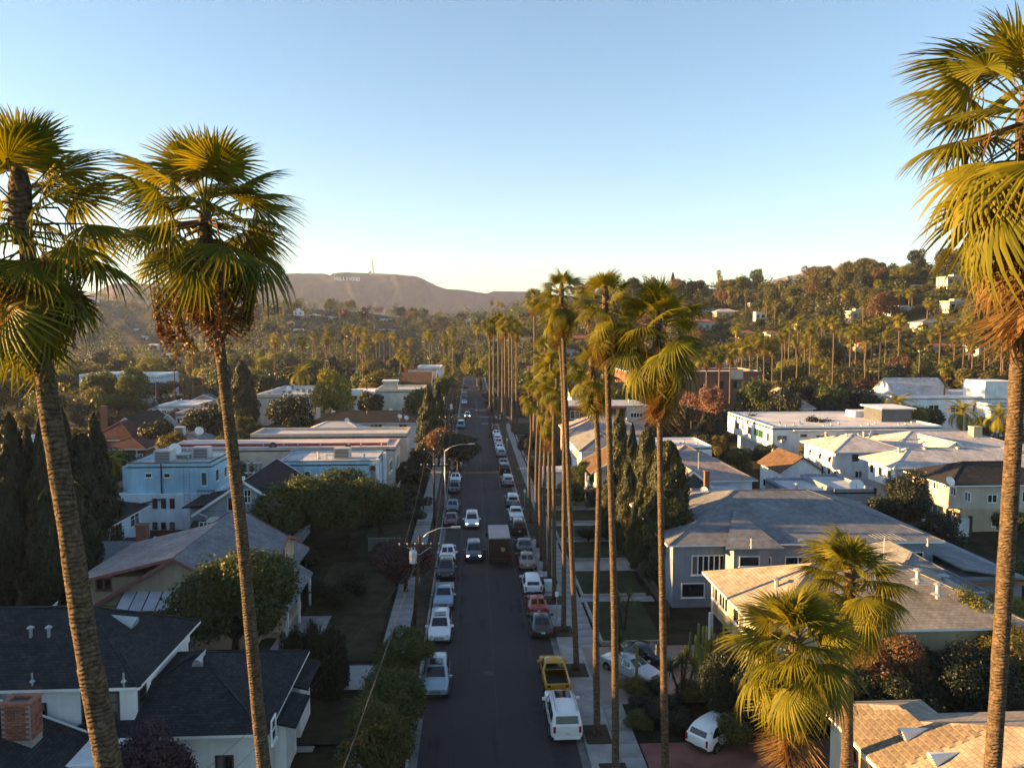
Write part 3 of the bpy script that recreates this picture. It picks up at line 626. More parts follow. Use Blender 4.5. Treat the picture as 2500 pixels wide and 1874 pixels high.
# grey craftsman with white bargeboards
h = house('gabled_house', 'pale blue-grey house with white bargeboards and dark gable roof', -25, 91)
wall(h, -29.3, -20.2, 85.6, 97, 0, 5.5, stucco('bluegrey', (.36, .40, .45)))
gable(h, -29.8, -19.7, 85.6, 99, 5.55, 8.9, SH_CHAR, 'y', .55, WHITE, MATS['stucco_bluegrey'], ohe=.7)
winpx(h, 'S', 85.6, (597, 1196, 612, 1225), n=2, rows=2); window(h, 'S', 85.6, -26.6, -25.6, 5.6, 7.0)
wall(h, -29.5, -21, 82.6, 85.55, 0, 3.1, MATS['stucco_bluegrey']); shed(h, [(-30.4, 82.0, 3.15), (-20.2, 82.0, 3.15), (-20.2, 85.58, 4.5), (-30.4, 85.58, 4.5)], SH_CHAR)
MB().box(-30.4, -20.2, 81.92, 81.99, 2.98, 3.16).build('fascia', WHITE, h)
winpx(h, 'S', 82.6, (488, 1275, 516, 1300), n=3)
dish(h, xat(514, 83.4), 83.6, 3.8, .95, .35, mat('bone_paint', (.6, .57, .53), .5, .1, 1))
for px in (602, 620, 632): pipe(h, xat(px, 97), 97, 7.6, 1.2, .16)
shed(h, [(-32.5, 88, 5.4), (-29.8, 88, 5.7), (-29.8, 96, 5.7), (-32.5, 96, 5.4)], SH_CHAR)
wall(h, -31.8, -29.35, 88.5, 95.5, 0, 5.2, MATS['stucco_bluegrey'])
for sx in (-29.5, -20.2): MB().bar((sx + .6 * (1 if sx < -25 else -1), 85.5, 4.9), (sx, 84.9, 5.4), .12).build('eave_bracket', WHITE, h)
# second blue box
h = house('stucco_house', 'blue flat-roofed stucco house with white corner fins behind the big round tree', -19, 108)
wall(h, -25.8, -13.6, 103, 112.5, 0, 7.5, BL); wall(h, -13.55, -12.4, 105, 112.5, 0, 7.5, BL)
flatroof(h, -25.8, -12.4, 103, 112.5, 7.62, ROLLED, BL, .3, .2, DARKWOOD)
ladder(h, xat(730, 102.8), 102.85, 3.5, 8.6, .75)
for q in ((708, 1152, 716, 1172), (745, 1151, 757, 1163), (803, 1151, 815, 1166), (845, 1151, 853, 1166)): winpx(h, 'S', 103, q, n=1)
for x, y in ((-12.5, 103.2), (-12.1, 108.4)): MB().box(x - .18, x + .18, y - .5, y + .3, 0, 8.2).build('corner_fin', WHITE, h)
MB().box(-13.5, -12.75, 102.9, 104.9, 6.6, 6.8).build('soffit', mat('cedar', (.25, .10, .04), .7, .3, 2), h)
acunit(h, xat(835, 107), 107, 7.65, 2.2, 1.4, 1.5, stucco('unit_beige', (.5, .47, .42)))
MB().box(xat(841, 107.3), xat(853, 107.3), 107.7, 108.2, 7.65, 9.4).build('rooftop_unit', DARKMETAL, h)
pipe(h, xat(776, 107), 107, 7.6, .9, .16); pipe(h, xat(888, 107), 107, 7.6, .5, .1)
tb = MB().box(xat(795, 106), xat(812, 106), 105.6, 106.6, 8.3, 8.36).build('roof_table', METAL, h)
for a in (795, 811):
    for b in (105.7, 106.5): MB().box(xat(a, 106), xat(a, 106) + .06, b, b + .06, 7.62, 8.3).build('leg', METAL, tb)
# long pink flat building
h = house('apartment_house', 'long low pinkish flat-roofed apartment building with a red stripe on its roof', -28, 124)
wall(h, -46, -11.6, 118, 126.5, 0, 7.1, ST['sand']); flatroof(h, -46, -11.6, 118, 126.5, 7.2, PROOF, ST['pink'], .25, .3, ST['pink'])
MB().box(-45, -13.2, 121.6, 121.9, 7.21, 7.55).build('roof_step', mat('red_stripe', (.32, .06, .04), .8, .2, 1), h)
MB().box(-45, -13.2, 121.905, 126.1, 7.21, 7.62).build('upper_roof', PROOF, h)
for px in (640, 690, 725, 780, 850, 880, 930): pipe(h, xat(px, 120), 120.2, 7.25, .4, .07)
dish(h, xat(664, 118.5), 118.6, 7.0, .6, .4, DARKMETAL)
winpx(h, 'E', -11.6, (950, 1125, 956, 1150), n=2); winpx(h, 'E', -11.6, (968, 1110, 974, 1135), n=2)
aw = MB().hexa([(-11.55, 120, 3.0), (-10.4, 120, 2.4), (-10.4, 122, 2.4), (-11.55, 122, 3.0)], [(-11.55, 120, 3.6), (-10.4, 120, 2.5), (-10.4, 122, 2.5), (-11.55, 122, 3.6)]).build('awning', mat('red_awning', (.4, .09, .09), .8, .2, 1), h)
wall(h, -36, -10.6, 128, 136, 0, 7.7, ST['sand']); flatroof(h, -36, -10.6, 128, 136, 7.8, ROLLED, ST['sand'], .45, .3)
# white apartments with dark roof
h = house('apartment_house', 'white two-storey apartments with a long dark roof full of satellite dishes', -22, 170)
wall(h, -40, -10.8, 165, 176, 0, 5.4, ST['white']); o = hip(h, -34, -10.8, 165, 176, 5.5, 7.5, SH_CHAR, .6)
hip(h, -44, -36, 166, 176, 4.2, 6, SH_CHAR, .5)
for px0, px1, n in ((975, 993, 2), (905, 932, 3), (873, 886, 1), (840, 858, 2), (795, 812, 1)): winpx(h, 'S', 165, (px0, 1036, px1, 1047 if px0 > 950 else 1052), n=n, sill=False)
door(h, 'S', 165, xat(778, 165), xat(789, 165), 2.7, 5.0)
for px, py in ((798, 1003), (833, 1006), (858, 1008), (955, 1000), (976, 1014), (992, 1018), (847, 1024), (815, 1005)):
    p = G(px, py + 6, 6.5); dish(o, p.x, p.y, 6.2, .5, .5, None if px != 798 else mat('tan_dish', (.42, .26, .12), .6, .2, 1))
pipe(o, xat(897, 170), 169, 6.6, .8); chimney(h, xat(777, 171), 171, 5, 8, .8, ST['pink'])
h = house('small_garage', 'pale low garage with a hipped grey roof and two skylights between the apartments', -25, 146)
wall(h, -31, -19, 142, 150, 0, 6.2, ST['sand']); o = hip(h, -31, -19, 142, 150, 6.2, 8.1, ROLLED, .3)
# cream three storey block
h = house('apartment_house', 'cream three-storey apartment block behind dark trees, roof strewn with vents', -43, 196)
wall(h, -50, -36.5, 184, 211, 0, 9.3, ST['cream']); flatroof(h, -50, -36.5, 184, 211, 9.4, ROLLED, ST['cream'], .6, .3, ST['white'])
for i in range(9): acunit(h, -48 + (i * 4.3) % 11, 188 + i * 2.2, 9.4, .9, .8, .8 + .3 * (i % 3))
for px in (615, 660): winpx(h, 'S', 184, (px + 50, 985, px + 58, 1000))
dish(h, -44, 190, 10.2, .7)
h = house('apartment_house', 'cream stepped apartment block with a tall square stair tower by the street', -17, 200)
wall(h, -30, -24, 196, 208, 0, 9.5, ST['white']); wall(h, -23.9, -12, 195, 210, 0, 9.6, ST['cream']); flatroof(h, -23.9, -12, 195, 210, 9.7, ROLLED, ST['cream'], .5, .3)
wall(h, -22, -18.6, 195.5, 199, 9.6, 12, ST['cream']); MB().box(-22.3, -18.3, 195.2, 199.3, 12, 12.35).build('cornice', ST['white'], h)
for q in ((985, 967, 991, 976), (930, 966, 938, 975)): winpx(h, 'S', 195, q)
for q in ((857, 962, 871, 976),): winpx(h, 'S', 196, q, n=2)
wall(h, -35.5, -30.1, 199, 208, 0, 8.8, ST['cream']); MB().box(-31.5, -27, 195, 197, 8.6, 10.2).build('canopy', WHITE, h)
h = house('storage_row', 'low pink stucco shed with rooftop clutter in front of the cream blocks', -22, 181)
wall(h, -31, -15, 179.5, 185, 0, 5.2, ST['pink']); flatroof(h, -31, -15, 179.5, 185, 5.3, ROLLED, ST['pink'], .25, .25)
for i in range(5): acunit(h, -29.5 + i * 2.6, 181.5, 5.3, 1.2, .9, .8)
# more roofs on the left side, further back: label, x0,x1 columns, y, depth, eave, ridge, kind, wall, roof
def simple(lab, px0, px1, y, dep, ze, zr, kind, wm, rm, nw=3, cat='house', name='house', z0=0, ww=1.1, wz=None, group=None, gm=None, wh=1.1):
    x0, x1 = xat(px0, y), xat(px1, y); h = house(name, lab, (x0 + x1) / 2, y + dep / 2, z0, cat, group)
    ze += z0; zr += z0
    wall(h, x0, x1, y, y + dep, z0 - 2, ze, wm)
    if kind == 'hip': o = hip(h, x0, x1, y, y + dep, ze + .1, zr, rm, .5)
    elif kind == 'gx': o = gable(h, x0, x1, y, y + dep, ze, zr, rm, 'x', .5, WHITE, wm)
    elif kind == 'gy': o = gable(h, x0, x1, y, y + dep, ze, zr, rm, 'y', .5, WHITE, wm)
    else: o = flatroof(h, x0, x1, y, y + dep, ze + .05, rm, wm, zr - ze, .25)
    for i in range(nw):
        a = x0 + (x1 - x0) * (i + .5) / nw; z = (ze - 2.0) if wz is None else z0 + wz
        window(h, 'S', y, a - ww / 2, a + ww / 2, z, z + wh, n=2, sill=False)
    return h
simple('maroon-roofed brown bungalow with a tall chimney behind the fan palm', 216, 322, 148, 11, 4.6, 7.6, 'hip', ST['brown'], SH_RUST, 3)
h = simple('dark-roofed house with a long white gable edge beyond the maroon roof', 262, 352, 164, 16, 4.2, 7.0, 'gy', ST['dgrey'], SH_CHAR, 2); chimney(h, xat(253, 163), 163, 2, 9.4, 1.0)
simple('long dark brown low house below the maroon roof', 236, 350, 134, 8, 5.0, 6.6, 'hip', ST['brown'], SH_RUST, 4)
simple('small pale cottage with grey gable roof behind the rooftop machines', 378, 440, 126, 10, 4.8, 6.5, 'gy', ST['pink'], SH_GREY, 1, ww=.8)
h = simple('dark-roofed cottage carrying a rooftop unit and dish behind the blue house', 410, 492, 140, 9, 4.6, 6.6, 'hip', ST['lblue'], SH_GREY, 2); acunit(h, xat(438, 142), 142, 6.2, 1.6, 1.2, 1.6); dish(h, xat(485, 143), 143, 6.2, .8)
simple('pale pink two-storey house with a dark flat roof by the round trees', 428, 470, 176, 10, 6.3, 6.7, 'flat', ST['pink'], SH_CHAR, 2)
simple('small white gabled house beside the pale pink house', 392, 430, 178, 9, 4.6, 6.2, 'gy', ST['white'], SH_CHAR, 1)
simple('low house with broad white flat roof near the car park', 385, 478, 212, 14, 4.4, 4.9, 'flat', ST['white'], WROOF, 3)
simple('white gabled house with grey roof between car park and palm trunk', 460, 540, 232, 12, 4.0, 6.0, 'gy', ST['pink'], SH_GREY, 2)
simple('brown house with tiled roof below the tall cypress', 612, 650, 188, 9, 4.4, 6.0, 'gx', ST['brown'], SH_RUST, 2)
simple('pale flat-roofed workshop beyond the dark cypresses', -40, 76, 128, 12, 6.2, 6.8, 'flat', ST['white'], WROOF, 3)
simple('wide white hall with battlemented parapet beyond the car park', 296, 386, 280, 20, 8.0, 8.9, 'flat', ST['lblue'], WROOF, 0, 'hall', 'white_hall')
h = simple('white hall with a brick-grey loading front beside the battlemented hall', 196, 262, 276, 18, 8.6, 9.4, 'flat', ST['white'], WROOF, 0, 'hall', 'white_hall')
wall(h, xat(222, 274), xat(250, 274), 274, 275.9, 0, 5.4, ST['sand'])
simple('red-brown gabled roof house behind the stair tower', 975, 1050, 226, 14, 9.0, 12.4, 'gx', ST['brown'], SH_BROWN, 2)
simple('grey-roofed house beside the red-brown gable', 1000, 1062, 246, 12, 9.6, 12, 'gx', ST['sand'], SH_GREY, 2)
simple('white flat-roofed block at the end of the left side of the street', 1020, 1078, 268, 14, 11.4, 12.2, 'flat', ST['white'], WROOF, 2)
simple('small pale house in deep shade by the street beyond the cypress', 1042, 1078, 212, 8, 4.4, 6.4, 'gx', ST['lblue'], SH_GREY, 1)
# ================================================================== houses right of the street
# tan house with the sunlit roof
h = house('clapboard_house', 'yellowish two-storey house whose broad grey roof catches low sun', 28, 56)
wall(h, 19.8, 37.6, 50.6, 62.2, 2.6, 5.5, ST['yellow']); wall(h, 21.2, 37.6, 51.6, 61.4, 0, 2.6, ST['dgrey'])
o = hip(h, 19.8, 37.6, 50.6, 62.2, 5.6, 8.15, SH_TAN, .6)
for y0, y1, n in ((60.4, 61.7, 2), (58.0, 59.9, 3), (54.4, 56.6, 2)): window(h, 'W', 19.8, y0, y1, 3.9, 5.2, n=n)
for i in range(22): y = 56.9 + i * .22; MB().box(19.74, 19.79, y, y + .06, 2.65, 3.75).build('batten', ST['yellow'], h)
MB().box(19.5, 19.8, 52.9, 53.2, 0, 2.6).build('porch_post', WHITE, h); MB().box(19.5, 19.8, 61.5, 61.8, 0, 2.6).build('porch_post', WHITE, h)
for px, py, z in ((2230, 1398, 8.0), (2278, 1432, 7.2), (1893, 1420, 6.8)): p = G(px, py, z); pipe(o, p.x, p.y, z - .1, .7, .16)
wall(h, 34, 41, 60.5, 72, 0, 4.4, ST['grey']); hip(h, 34, 41, 60.5, 71, 4.5, 6.6, SH_GREY, .4); pipe(h, *G(2293, 1415, 6.2).xy, 6.0, .9, .2)
an = MB().tube([(34, 62, 5), (34, 62, 8.6)], .03, 6).build('antenna', METAL, h)
for i in range(7): MB().bar((33.0 + i * .35, 61.3 - .1 * i, 8.55), (33.0 + i * .35, 62.7 + .1 * i, 8.55), .025).build('antenna_rod', METAL, an)
MB().bar((32.8, 62, 8.5), (35.4, 62, 8.5), .035).build('antenna_boom', METAL, an)
# big blue-grey house
h = house('large_house', 'large blue-grey house with a wide hip roof and white-trimmed windows', 30, 78)
GR = ST['grey']
wall(h, 18.6, 43, 69.6, 86.4, 0, 5.9, GR); o = hip(h, 18.6, 43, 69.6, 86.4, 6.0, 9.0, SH_GREY, .7)
winpx(h, 'S', 69.6, (1693, 1350, 1770, 1392), n=6, rows=1)
winpx(h, 'S', 69.6, (1918, 1353, 2005, 1378), n=3)
winpx(h, 'S', 69.6, (2208, 1342, 2246, 1372), n=2)
by0 = 68.1
bayp = [(xat(1776, 69.6), 69.55), (xat(1800, by0), by0), (xat(1862, by0), by0), (xat(1886, 69.6), 69.55)]
MB().prism(bayp, 2.6, 5.85).build('bay', GR, h)
winpx(h, 'S', by0, (1808, 1352, 1852, 1372)); winpx(h, 'S', 69.6, (1784, 1356, 1796, 1388), rows=2); winpx(h, 'S', 69.6, (1866, 1354, 1880, 1388), rows=2)
shed(h, [(bayp[0][0] - .6, 67.5, 5.98), (bayp[3][0] + .6, 67.5, 5.98), (bayp[3][0] - 1.6, 74.2, 7.95), (bayp[0][0] + 2.4, 74.2, 7.95)], SH_GREY)
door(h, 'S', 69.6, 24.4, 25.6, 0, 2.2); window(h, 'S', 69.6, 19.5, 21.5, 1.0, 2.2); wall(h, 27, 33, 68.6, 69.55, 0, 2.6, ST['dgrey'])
for px, py in ((1835, 1318), (2260, 1318)): p = G(px, py, 6.5); pipe(o, p.x, p.y, 6.3, .5)
dish(h, xat(1967, 69), 69.2, 5.3, .4, .3)
wall(h, 43.05, 49, 66, 84, 0, 3.6, GR); shed(h, [(43.05, 65.4, 4.6), (49.6, 65.4, 3.4), (49.6, 85, 3.4), (43.05, 85, 4.6)], SH_GREY)
MB().box(43.1, 49.4, 65.3, 65.5, 3.0, 3.35).build('fascia', mat('terracotta_edge', (.3, .13, .08), .8, .3, 2), h)
# shingle-roofed house, nearest right
h = house('stucco_house', 'cream stucco house under a sunlit tan shingle roof with white cone vents', 26, 37)
wall(h, 20.9, 35.5, 24, 41.4, 0, 4.35, ST['cream']); wall(h, 20.9, 26, 41.4, 43.0, 0, 4.35, ST['cream'])
sl = .4
deck = MB()
A = (20.3, 24.0, 4.5); Bq = (20.3, 43.6, 4.5); C_ = (23.4, 40.6, 4.5 + 3.1 * sl); Dq = (23.4, 38.9, 4.5 + 3.1 * sl); E_ = (28.2, 34.1, 4.5 + 7.9 * sl); F_ = (28.2, 24.0, 4.5 + 7.9 * sl)
deck.quad(A, F_, E_, Dq, C_, Bq); deck.quad(Bq, C_, (26.5, 43.6, 4.5)); deck.quad((26.5, 43.6, 4.5), C_, Dq, (26.5, 42, 4.5)); deck.quad((26.5, 42, 4.5), Dq, E_, (36.1, 42, 4.5)); deck.quad(F_, (36.1, 24, 4.5), (36.1, 42, 4.5), E_)
ROOF3 = deck.build('roof', SH_TAN, h, uv=True)
MB().box(20.32, 36, 24, 41.9, 4.3, 4.48).build('fascia', WHITE, ROOF3); MB().box(20.32, 26.4, 41.91, 43.55, 4.3, 4.48).build('fascia', WHITE, ROOF3)
# its shingles, one by one, on the slope in view
def in_slope(x, y):
    if x < 20.35 or y < 36.2: return False
    if y > 43.6 - (x - 20.3) * 1.0 - .1: return False
    return y < 40.6 or x < 23.35 if x < 23.4 else y < 38.9 - (x - 23.4) - .05
smt = [mat('shingle_tab_%d' % i, c, .95, .25, 6, .2, 40, spec=.1) for i, c in enumerate(((.205, .162, .12), (.225, .178, .13), (.24, .192, .143), (.19, .15, .112)))]
sme = []
for m_ in smt:
    o = MB().hexa([(0, 0, 0), (.33, 0, .33 * sl), (.33, .5, .33 * sl), (0, .5, 0)], [(0, 0, .035), (.33, 0, .33 * sl + .008), (.33, .5, .33 * sl + .008), (0, .5, .035)]).build('shingle', m_, None); sme.append(o.data); bpy.data.objects.remove(o)
spots = []
r_ = 0; x = 20.36
while x < 27.8:
    y = 36.2 + (.26 if r_ % 2 else 0)
    while y < 43.5:
        if in_slope(x, y) and in_slope(x + .2, y + .5): spots.append((x, y))
        y += .52
    x += .31; r_ += 1
spots.sort(key=lambda s: -(s[0] > 0 and proj((s[0], s[1], 4.5 + (s[0] - 20.3) * sl))[0] < 2500) * 10 - 0 * s[1])
vis = [s for s in spots if proj((s[0], s[1], 4.5 + (s[0] - 20.3) * sl))[1] < 1890 and proj((s[0], s[1], 4.5 + (s[0] - 20.3) * sl))[0] < 2510]
rest = [s for s in spots if s not in set(vis)]
for s_ in vis[:300]:
    ob = bpy.data.objects.new('shingle', rng.choice(sme)); COL.objects.link(ob); ob.parent = ROOF3
    ob.location = Vector((s_[0], s_[1], 4.505 + (s_[0] - 20.3) * sl + rng.uniform(0, .01))) - Vector(h['_o'])
mb = MB()
for s_ in rest + vis[300:]:
    x, y = s_; z = 4.505 + (x - 20.3) * sl; mb.hexa([(x, y, z), (x + .33, y, z + .33 * sl), (x + .33, y + .5, z + .33 * sl), (x, y + .5, z)], [(x, y, z + .035), (x + .33, y, z + .33 * sl + .008), (x + .33, y + .5, z + .33 * sl + .008), (x, y + .5, z + .035)])
if mb.v: tag(mb.build('shingle_field', smt[1], ROOF3), kind='stuff')
for px, py in ((2200, 1752), (2268, 1808), (2340, 1868)):
    z = 5.3
    for _ in range(3): p = G(px, py, z); z = 4.5 + (p.x - 20.3) * sl
    conevent(ROOF3, (p.x, p.y, z + .03), (1, 0, sl), (-sl, 0, 1), .55)
for y0, y1, n in ((39.9, 41.2, 2), (38.0, 39.4, 2), (36.6, 37.5, 2)): window(h, 'W', 20.9, y0, y1, 1.6, 3.6, n=n, rows=3, fm=mat('bronze_sash', (.05, .045, .035), .5, .1, 1))
# grey hip house and its porch
h = house('bungalow', 'grey-pink hip-roofed bungalow with a small shaded front gable', 31, 108)
wall(h, 23.4, 38, 102.6, 117, 0, 4.9, ST['white']); o = hip(h, 23.4, 38, 102.6, 117, 5.0, 8.7, SH_PINK, .6)
gable(h, xat(1648, 100), xat(1742, 100), 100.2, 106, 4.5, 6.7, SH_PINK, 'y', .4, WHITE, ST['dgrey'])
p = G(1725, 1168, 6.2); chimney(o, p.x, p.y, 5, 7.1, .6, ST['brick']); pipe(o, *G(1705, 1140, 7).xy, 7, 2.0, .03, False)
h = house('flat_addition', 'low flat grey roof with vents and a dish in front of the hip bungalow', 29, 96)
wall(h, 24.2, 34.6, 92.8, 102.4, 0, 4.1, ST['lblue']); ro = MB().box(23.9, 34.9, 92.5, 102.5, 4.1, 4.4).build('roof', ROLLED, h)
for px, py in ((1730, 1188), (1730, 1206), (1687, 1200), (1670, 1215), (1725, 1195)): p = G(px, py, 4.4); pipe(ro, p.x, p.y, 4.4, .35, .12)
p = G(1718, 1210, 4.4); dish(ro, p.x, p.y, 4.4, .5, -.4); p = G(1675, 1212, 4.4); MB().box(p.x - .8, p.x + .8, p.y - .3, p.y + .3, 4.4, 4.7).build('skylight', METAL, ro)
window(h, 'S', 92.8, 27, 29, 2, 3.4, n=2); window(h, 'S', 92.8, 31, 33, 2, 3.4, n=2)
# small white house with a brown roof
h = house('garage_house', 'small white house with a brown shingle roof', 48, 116)
x0, x1 = xat(1912, 112), xat(2010, 112)
wall(h, x0, x1, 112, 120.5, 0, 4.5, ST['white']); gable(h, x0, x1, 112, 120.5, 4.5, 6.5, SH_BROWN, 'y', .45, None, ST['white'])
winpx(h, 'W', x0, (1895, 1165, 1905, 1182), n=2); window(h, 'W', x0, 116, 117, .8, 1.9); window(h, 'W', x0, 118, 119, .8, 1.9)
MB().box(x0 + .3, x0 + 1.2, 113, 115, 0, 4).build('lean_to', ST['white'], h)
h = house('flat_house', 'grey flat-roofed house with parapets and a dish', 47, 102)
wall(h, xat(1938, 98), xat(2042, 98), 98, 107, 0, 3.9, GR); flatroof(h, xat(1938, 98), xat(2042, 98), 98, 107, 4.0, ROLLED, GR, .35, .25)
wall(h, xat(2043, 97.5), xat(2140, 97.5), 97.5, 108, 0, 4.2, GR); flatroof(h, xat(2043, 97.5), xat(2140, 97.5), 97.5, 108, 4.3, ROLLED, GR, .35, .25)
dish(h, xat(2103, 97.8), 98.4, 4.2, .9, -.5); pipe(h, xat(1950, 101), 101, 4, .7, .2)
window(h, 'S', 98, 42, 43.5, 1.5, 2.9, n=2); window(h, 'S', 97.5, 49, 50.5, 1.5, 2.9, n=2)
# large white apartment block
WHT = ST['white']
h = house('apartment_house', 'large white two-storey flat-roofed apartment block with ribbon windows and rooftop lift house', 70, 152)
x0, x1 = xat(1887, 140), xat(2300, 140)
wall(h, x0, x1, 140, 165, 3.2, 7.0, WHT); wall(h, x0 + 1.6, x1, 140.01, 163, 0, 3.2, WHT); flatroof(h, x0, x1, 140, 165, 7.05, WROOF, WHT, .3, .3)
for q, n in (((1898, 1064, 1920, 1074), 2), ((1994, 1062, 2022, 1073), 3), ((2075, 1062, 2086, 1072), 1), ((2103, 1062, 2116, 1073), 1), ((2175, 1062, 2200, 1072), 3), ((1955, 1060, 1969, 1066), 1), ((2044, 1060, 2058, 1066), 1), ((2130, 1059, 2144, 1065), 1), ((2226, 1059, 2240, 1065), 1), ((2258, 1062, 2284, 1071), 3), ((1898, 1101, 1926, 1111), 3), ((1955, 1098, 1969, 1104), 1)): winpx(h, 'S', 140, q, n=n, sill=False, fm=METAL)
MB().box(xat(1942, 139), xat(2220, 139), 139.3, 139.98, 6.55, 6.75).build('eave_ledge', WHT, h)
for a, b, z0, z1 in ((141.5, 142.4, 4.4, 5.8), (144.5, 149, 4.6, 5.9), (151, 152.5, 4.4, 5.8), (155, 155.8, 5, 5.8), (158, 159.5, 4.6, 5.8)): window(h, 'W', x0, a, b, z0, z1, n=2 if b - a > 2 else 1, fm=METAL, sill=False, gm=mat('green_glass', (.02, .09, .06), .1, .2, 1) if b - a > 2 else None)
for a in (142, 145.5, 148): window(h, 'W', x0 + 1.6, a, a + 1.2, 1.2, 2.6, fm=METAL, sill=False)
wall(h, xat(2140, 150), xat(2212, 150), 148, 155, 7, 9.6, ST['dgrey']); MB().box(xat(2134, 150), xat(2218, 150), 147.2, 155.6, 9.6, 9.85).build('lift_house_roof', WHT, h)
wall(h, xat(2088, 156), xat(2138, 156), 156, 160, 7, 8.3, WHT)
for i in range(12): pipe(h, x0 + 3 + i * 2.4, 141.2 + (i % 3) * 2, 7.1, .35, .12)
for q, n in (((1910, 1076, 1920, 1083), 1), ((2003, 1068, 2010, 1075), 1)): p = atY(q[0], q[1], 140); MB().box(p.x - .35, p.x + .35, 139.5, 139.97, p.z - .3, p.z + .3).build('window_unit', ROLLED, h)
for px in (1826, 1905, 1955): dish(h, xat(px, 143), 143, 7.0, .4)
h = simple('pale hip-roofed house behind the large white block', 1888, 1985, 172, 14, 7.2, 11.4, 'hip', ST['pink'], SH_PINK, 2)
# white two-storey house with pale hip roofs
h = house('apartment_house', 'white two-storey building with pale hip roofs and window awnings', 64, 124)
wall(h, 57.6, 70, 119.6, 131, 3.0, 5.8, WHT); wall(h, 58.8, 70, 119.61, 130, 0, 3.0, WHT); o = hip(h, 57.6, 69, 119.6, 131, 5.9, 8.0, SH_PALE, .6)
winpx(h, 'S', 119.6, (2080, 1109, 2096, 1126)); winpx(h, 'S', 119.6, (2146, 1109, 2170, 1120), n=2); winpx(h, 'S', 119.6, (2088, 1150, 2103, 1165), n=2); winpx(h, 'S', 119.6, (2125, 1150, 2131, 1166))
for a, b in ((121, 121.9), (124.4, 125.3), (128.2, 129.1)):
    wn = window(h, 'W', 57.6, a, b, 3.9, 5.1); MB().hexa([(57.55, a - .15, 4.95), (56.9, a - .15, 4.55), (56.9, b + .15, 4.55), (57.55, b + .15, 4.95)], [(57.55, a - .15, 5.2), (56.9, a - .15, 4.6), (56.9, b + .15, 4.6), (57.55, b + .15, 5.2)]).build('awning', WHITE, wn)
for a in (121.4, 123.6, 126): window(h, 'W', 58.8, a, a + .8, 1.1, 2.3)
wall(h, 70.05, 90, 124, 136, 0, 5.4, WHT); hip(h, 69.4, 92, 123.4, 136, 5.5, 7.7, SH_PALE, .6); wall(h, 73.8, 78.8, 119.2, 124, 0, 5.2, ST['brown']); gable(h, 72.9, 80, 118.6, 128, 5.3, 7.5, SH_PALE, 'y', .4, WHITE, WHT)
for a in (71, 75, 76.6, 84, 87): window(h, 'S', 124 if a < 74 or a > 79 else 119.2, a, a + 1.4, 3.4, 4.9, n=2)
hip(h, 86, 96, 119, 127, 4.6, 6.4, SH_PALE, .6); wall(h, 86, 96, 119.4, 126.8, 0, 4.55, WHT); chimney(h, xat(2383, 128), 128, 5, 8.6, 1.5, ST['tan'])
for px in (2060, 2100, 2130, 2160, 2180, 2255): p = G(px, 1080, 7.2); pipe(o, p.x if p.x < 68 else 66, 125 + (px % 3), 7.6, .4, .16)
h = house('apartment_house', 'white two-storey building with a broad pale hip roof behind the dark pine', 67, 110)
wall(h, 59.6, 82, 105.6, 113, 2.9, 5.8, WHT); wall(h, 61, 82, 105.61, 113, 0, 2.9, ST['sand']); o = hip(h, 59.6, 82, 105.6, 114, 5.9, 8.0, SH_PALE, .7)
for a, b in ((106.6, 107.6), (109, 110), (111.4, 112.4)): window(h, 'W', 59.6, a, b, 4.0, 5.2)
for px in (2280, 2350, 2440): p = G(px, 1125, 7.6); pipe(o, p.x, 109.5, 7.6, .5, .25)
for a in (63, 66, 70): window(h, 'S', 105.6, a, a + 1.3, 3.8, 5.0, n=2)
acunit(h, 59.1, 107, 3.4, .7, .7, .8)
h = house('apartment_house', 'sand-coloured two-storey house with a dark roof beside the bright palm trunk', 65, 97)
wall(h, 59.6, 74, 93, 101.4, 2.9, 5.9, ST['sand']); wall(h, 61.2, 74, 93.01, 101.4, 0, 2.9, ST['tan']); o = hip(h, 59.6, 74, 93, 102, 6.0, 8.1, SH_CHAR, .6); dish(o, *G(2320, 1180, 7).xy, 6.6, .6, .2)
winpx(h, 'S', 93, (2412, 1208, 2432, 1225), n=2, gm=GLASS); winpx(h, 'S', 93, (2422, 1261, 2442, 1283), n=2); window(h, 'S', 93, 69, 70.2, 3.8, 5.0, n=2)
for q in ((2280, 1178, 2292, 1193), (2305, 1183, 2315, 1190), (2323, 1190, 2334, 1208), (2357, 1202, 2370, 1222)): winpx(h, 'W', 59.6, q, n=2, sill=False)
for a in (95, 98): window(h, 'W', 61.2, a, a + 1, 1, 2.2)
gw = thing('garden_wall', 'pale block garden wall beside the sand-coloured house', 'wall', (59, 90, 0), world=True); MB().box(55, 61, 90.9, 91.15, 0, 2.2).build('panel', WHT, gw); MB().box(60.9, 61.2, 90.8, 91.2, 0, 2.5).build('post', DARKMETAL, gw)
# mid-street houses on the right
h = house('motel_block', 'cream two-storey flat-roofed block with a red fascia and one ribbon window', 29, 176)
wall(h, 20.5, 32, 171.5, 182, 0, 7.7, ST['brown']); wall(h, xat(1530, 170), xat(1580, 170), 170, 182, 0, 8.0, ST['sand']); MB().box(20.3, xat(1530, 170) - .02, 170.2, 182, 7.7, 8.1).build('fascia', mat('red_fascia', (.33, .05, .05), .7, .2, 1), h)
MB().box(20.3, xat(1581, 170), 170.1, 183, 8.12, 8.4).build('roof', ROLLED, h); winpx(h, 'S', 170, (1540, 1008, 1568, 1018), n=4)
for a in (22, 26): window(h, 'S', 171.5, a, a + 2, 5.4, 7, n=2)
for px in (1420, 1490, 1535): pipe(h, xat(px, 174), 174, 8.4, .9, .14)
simple('pinkish hip-roofed house below the red fascia block', 1390, 1588, 148, 14, 5.0, 8.4, 'hip', ST['pink'], SH_PINK, 4)
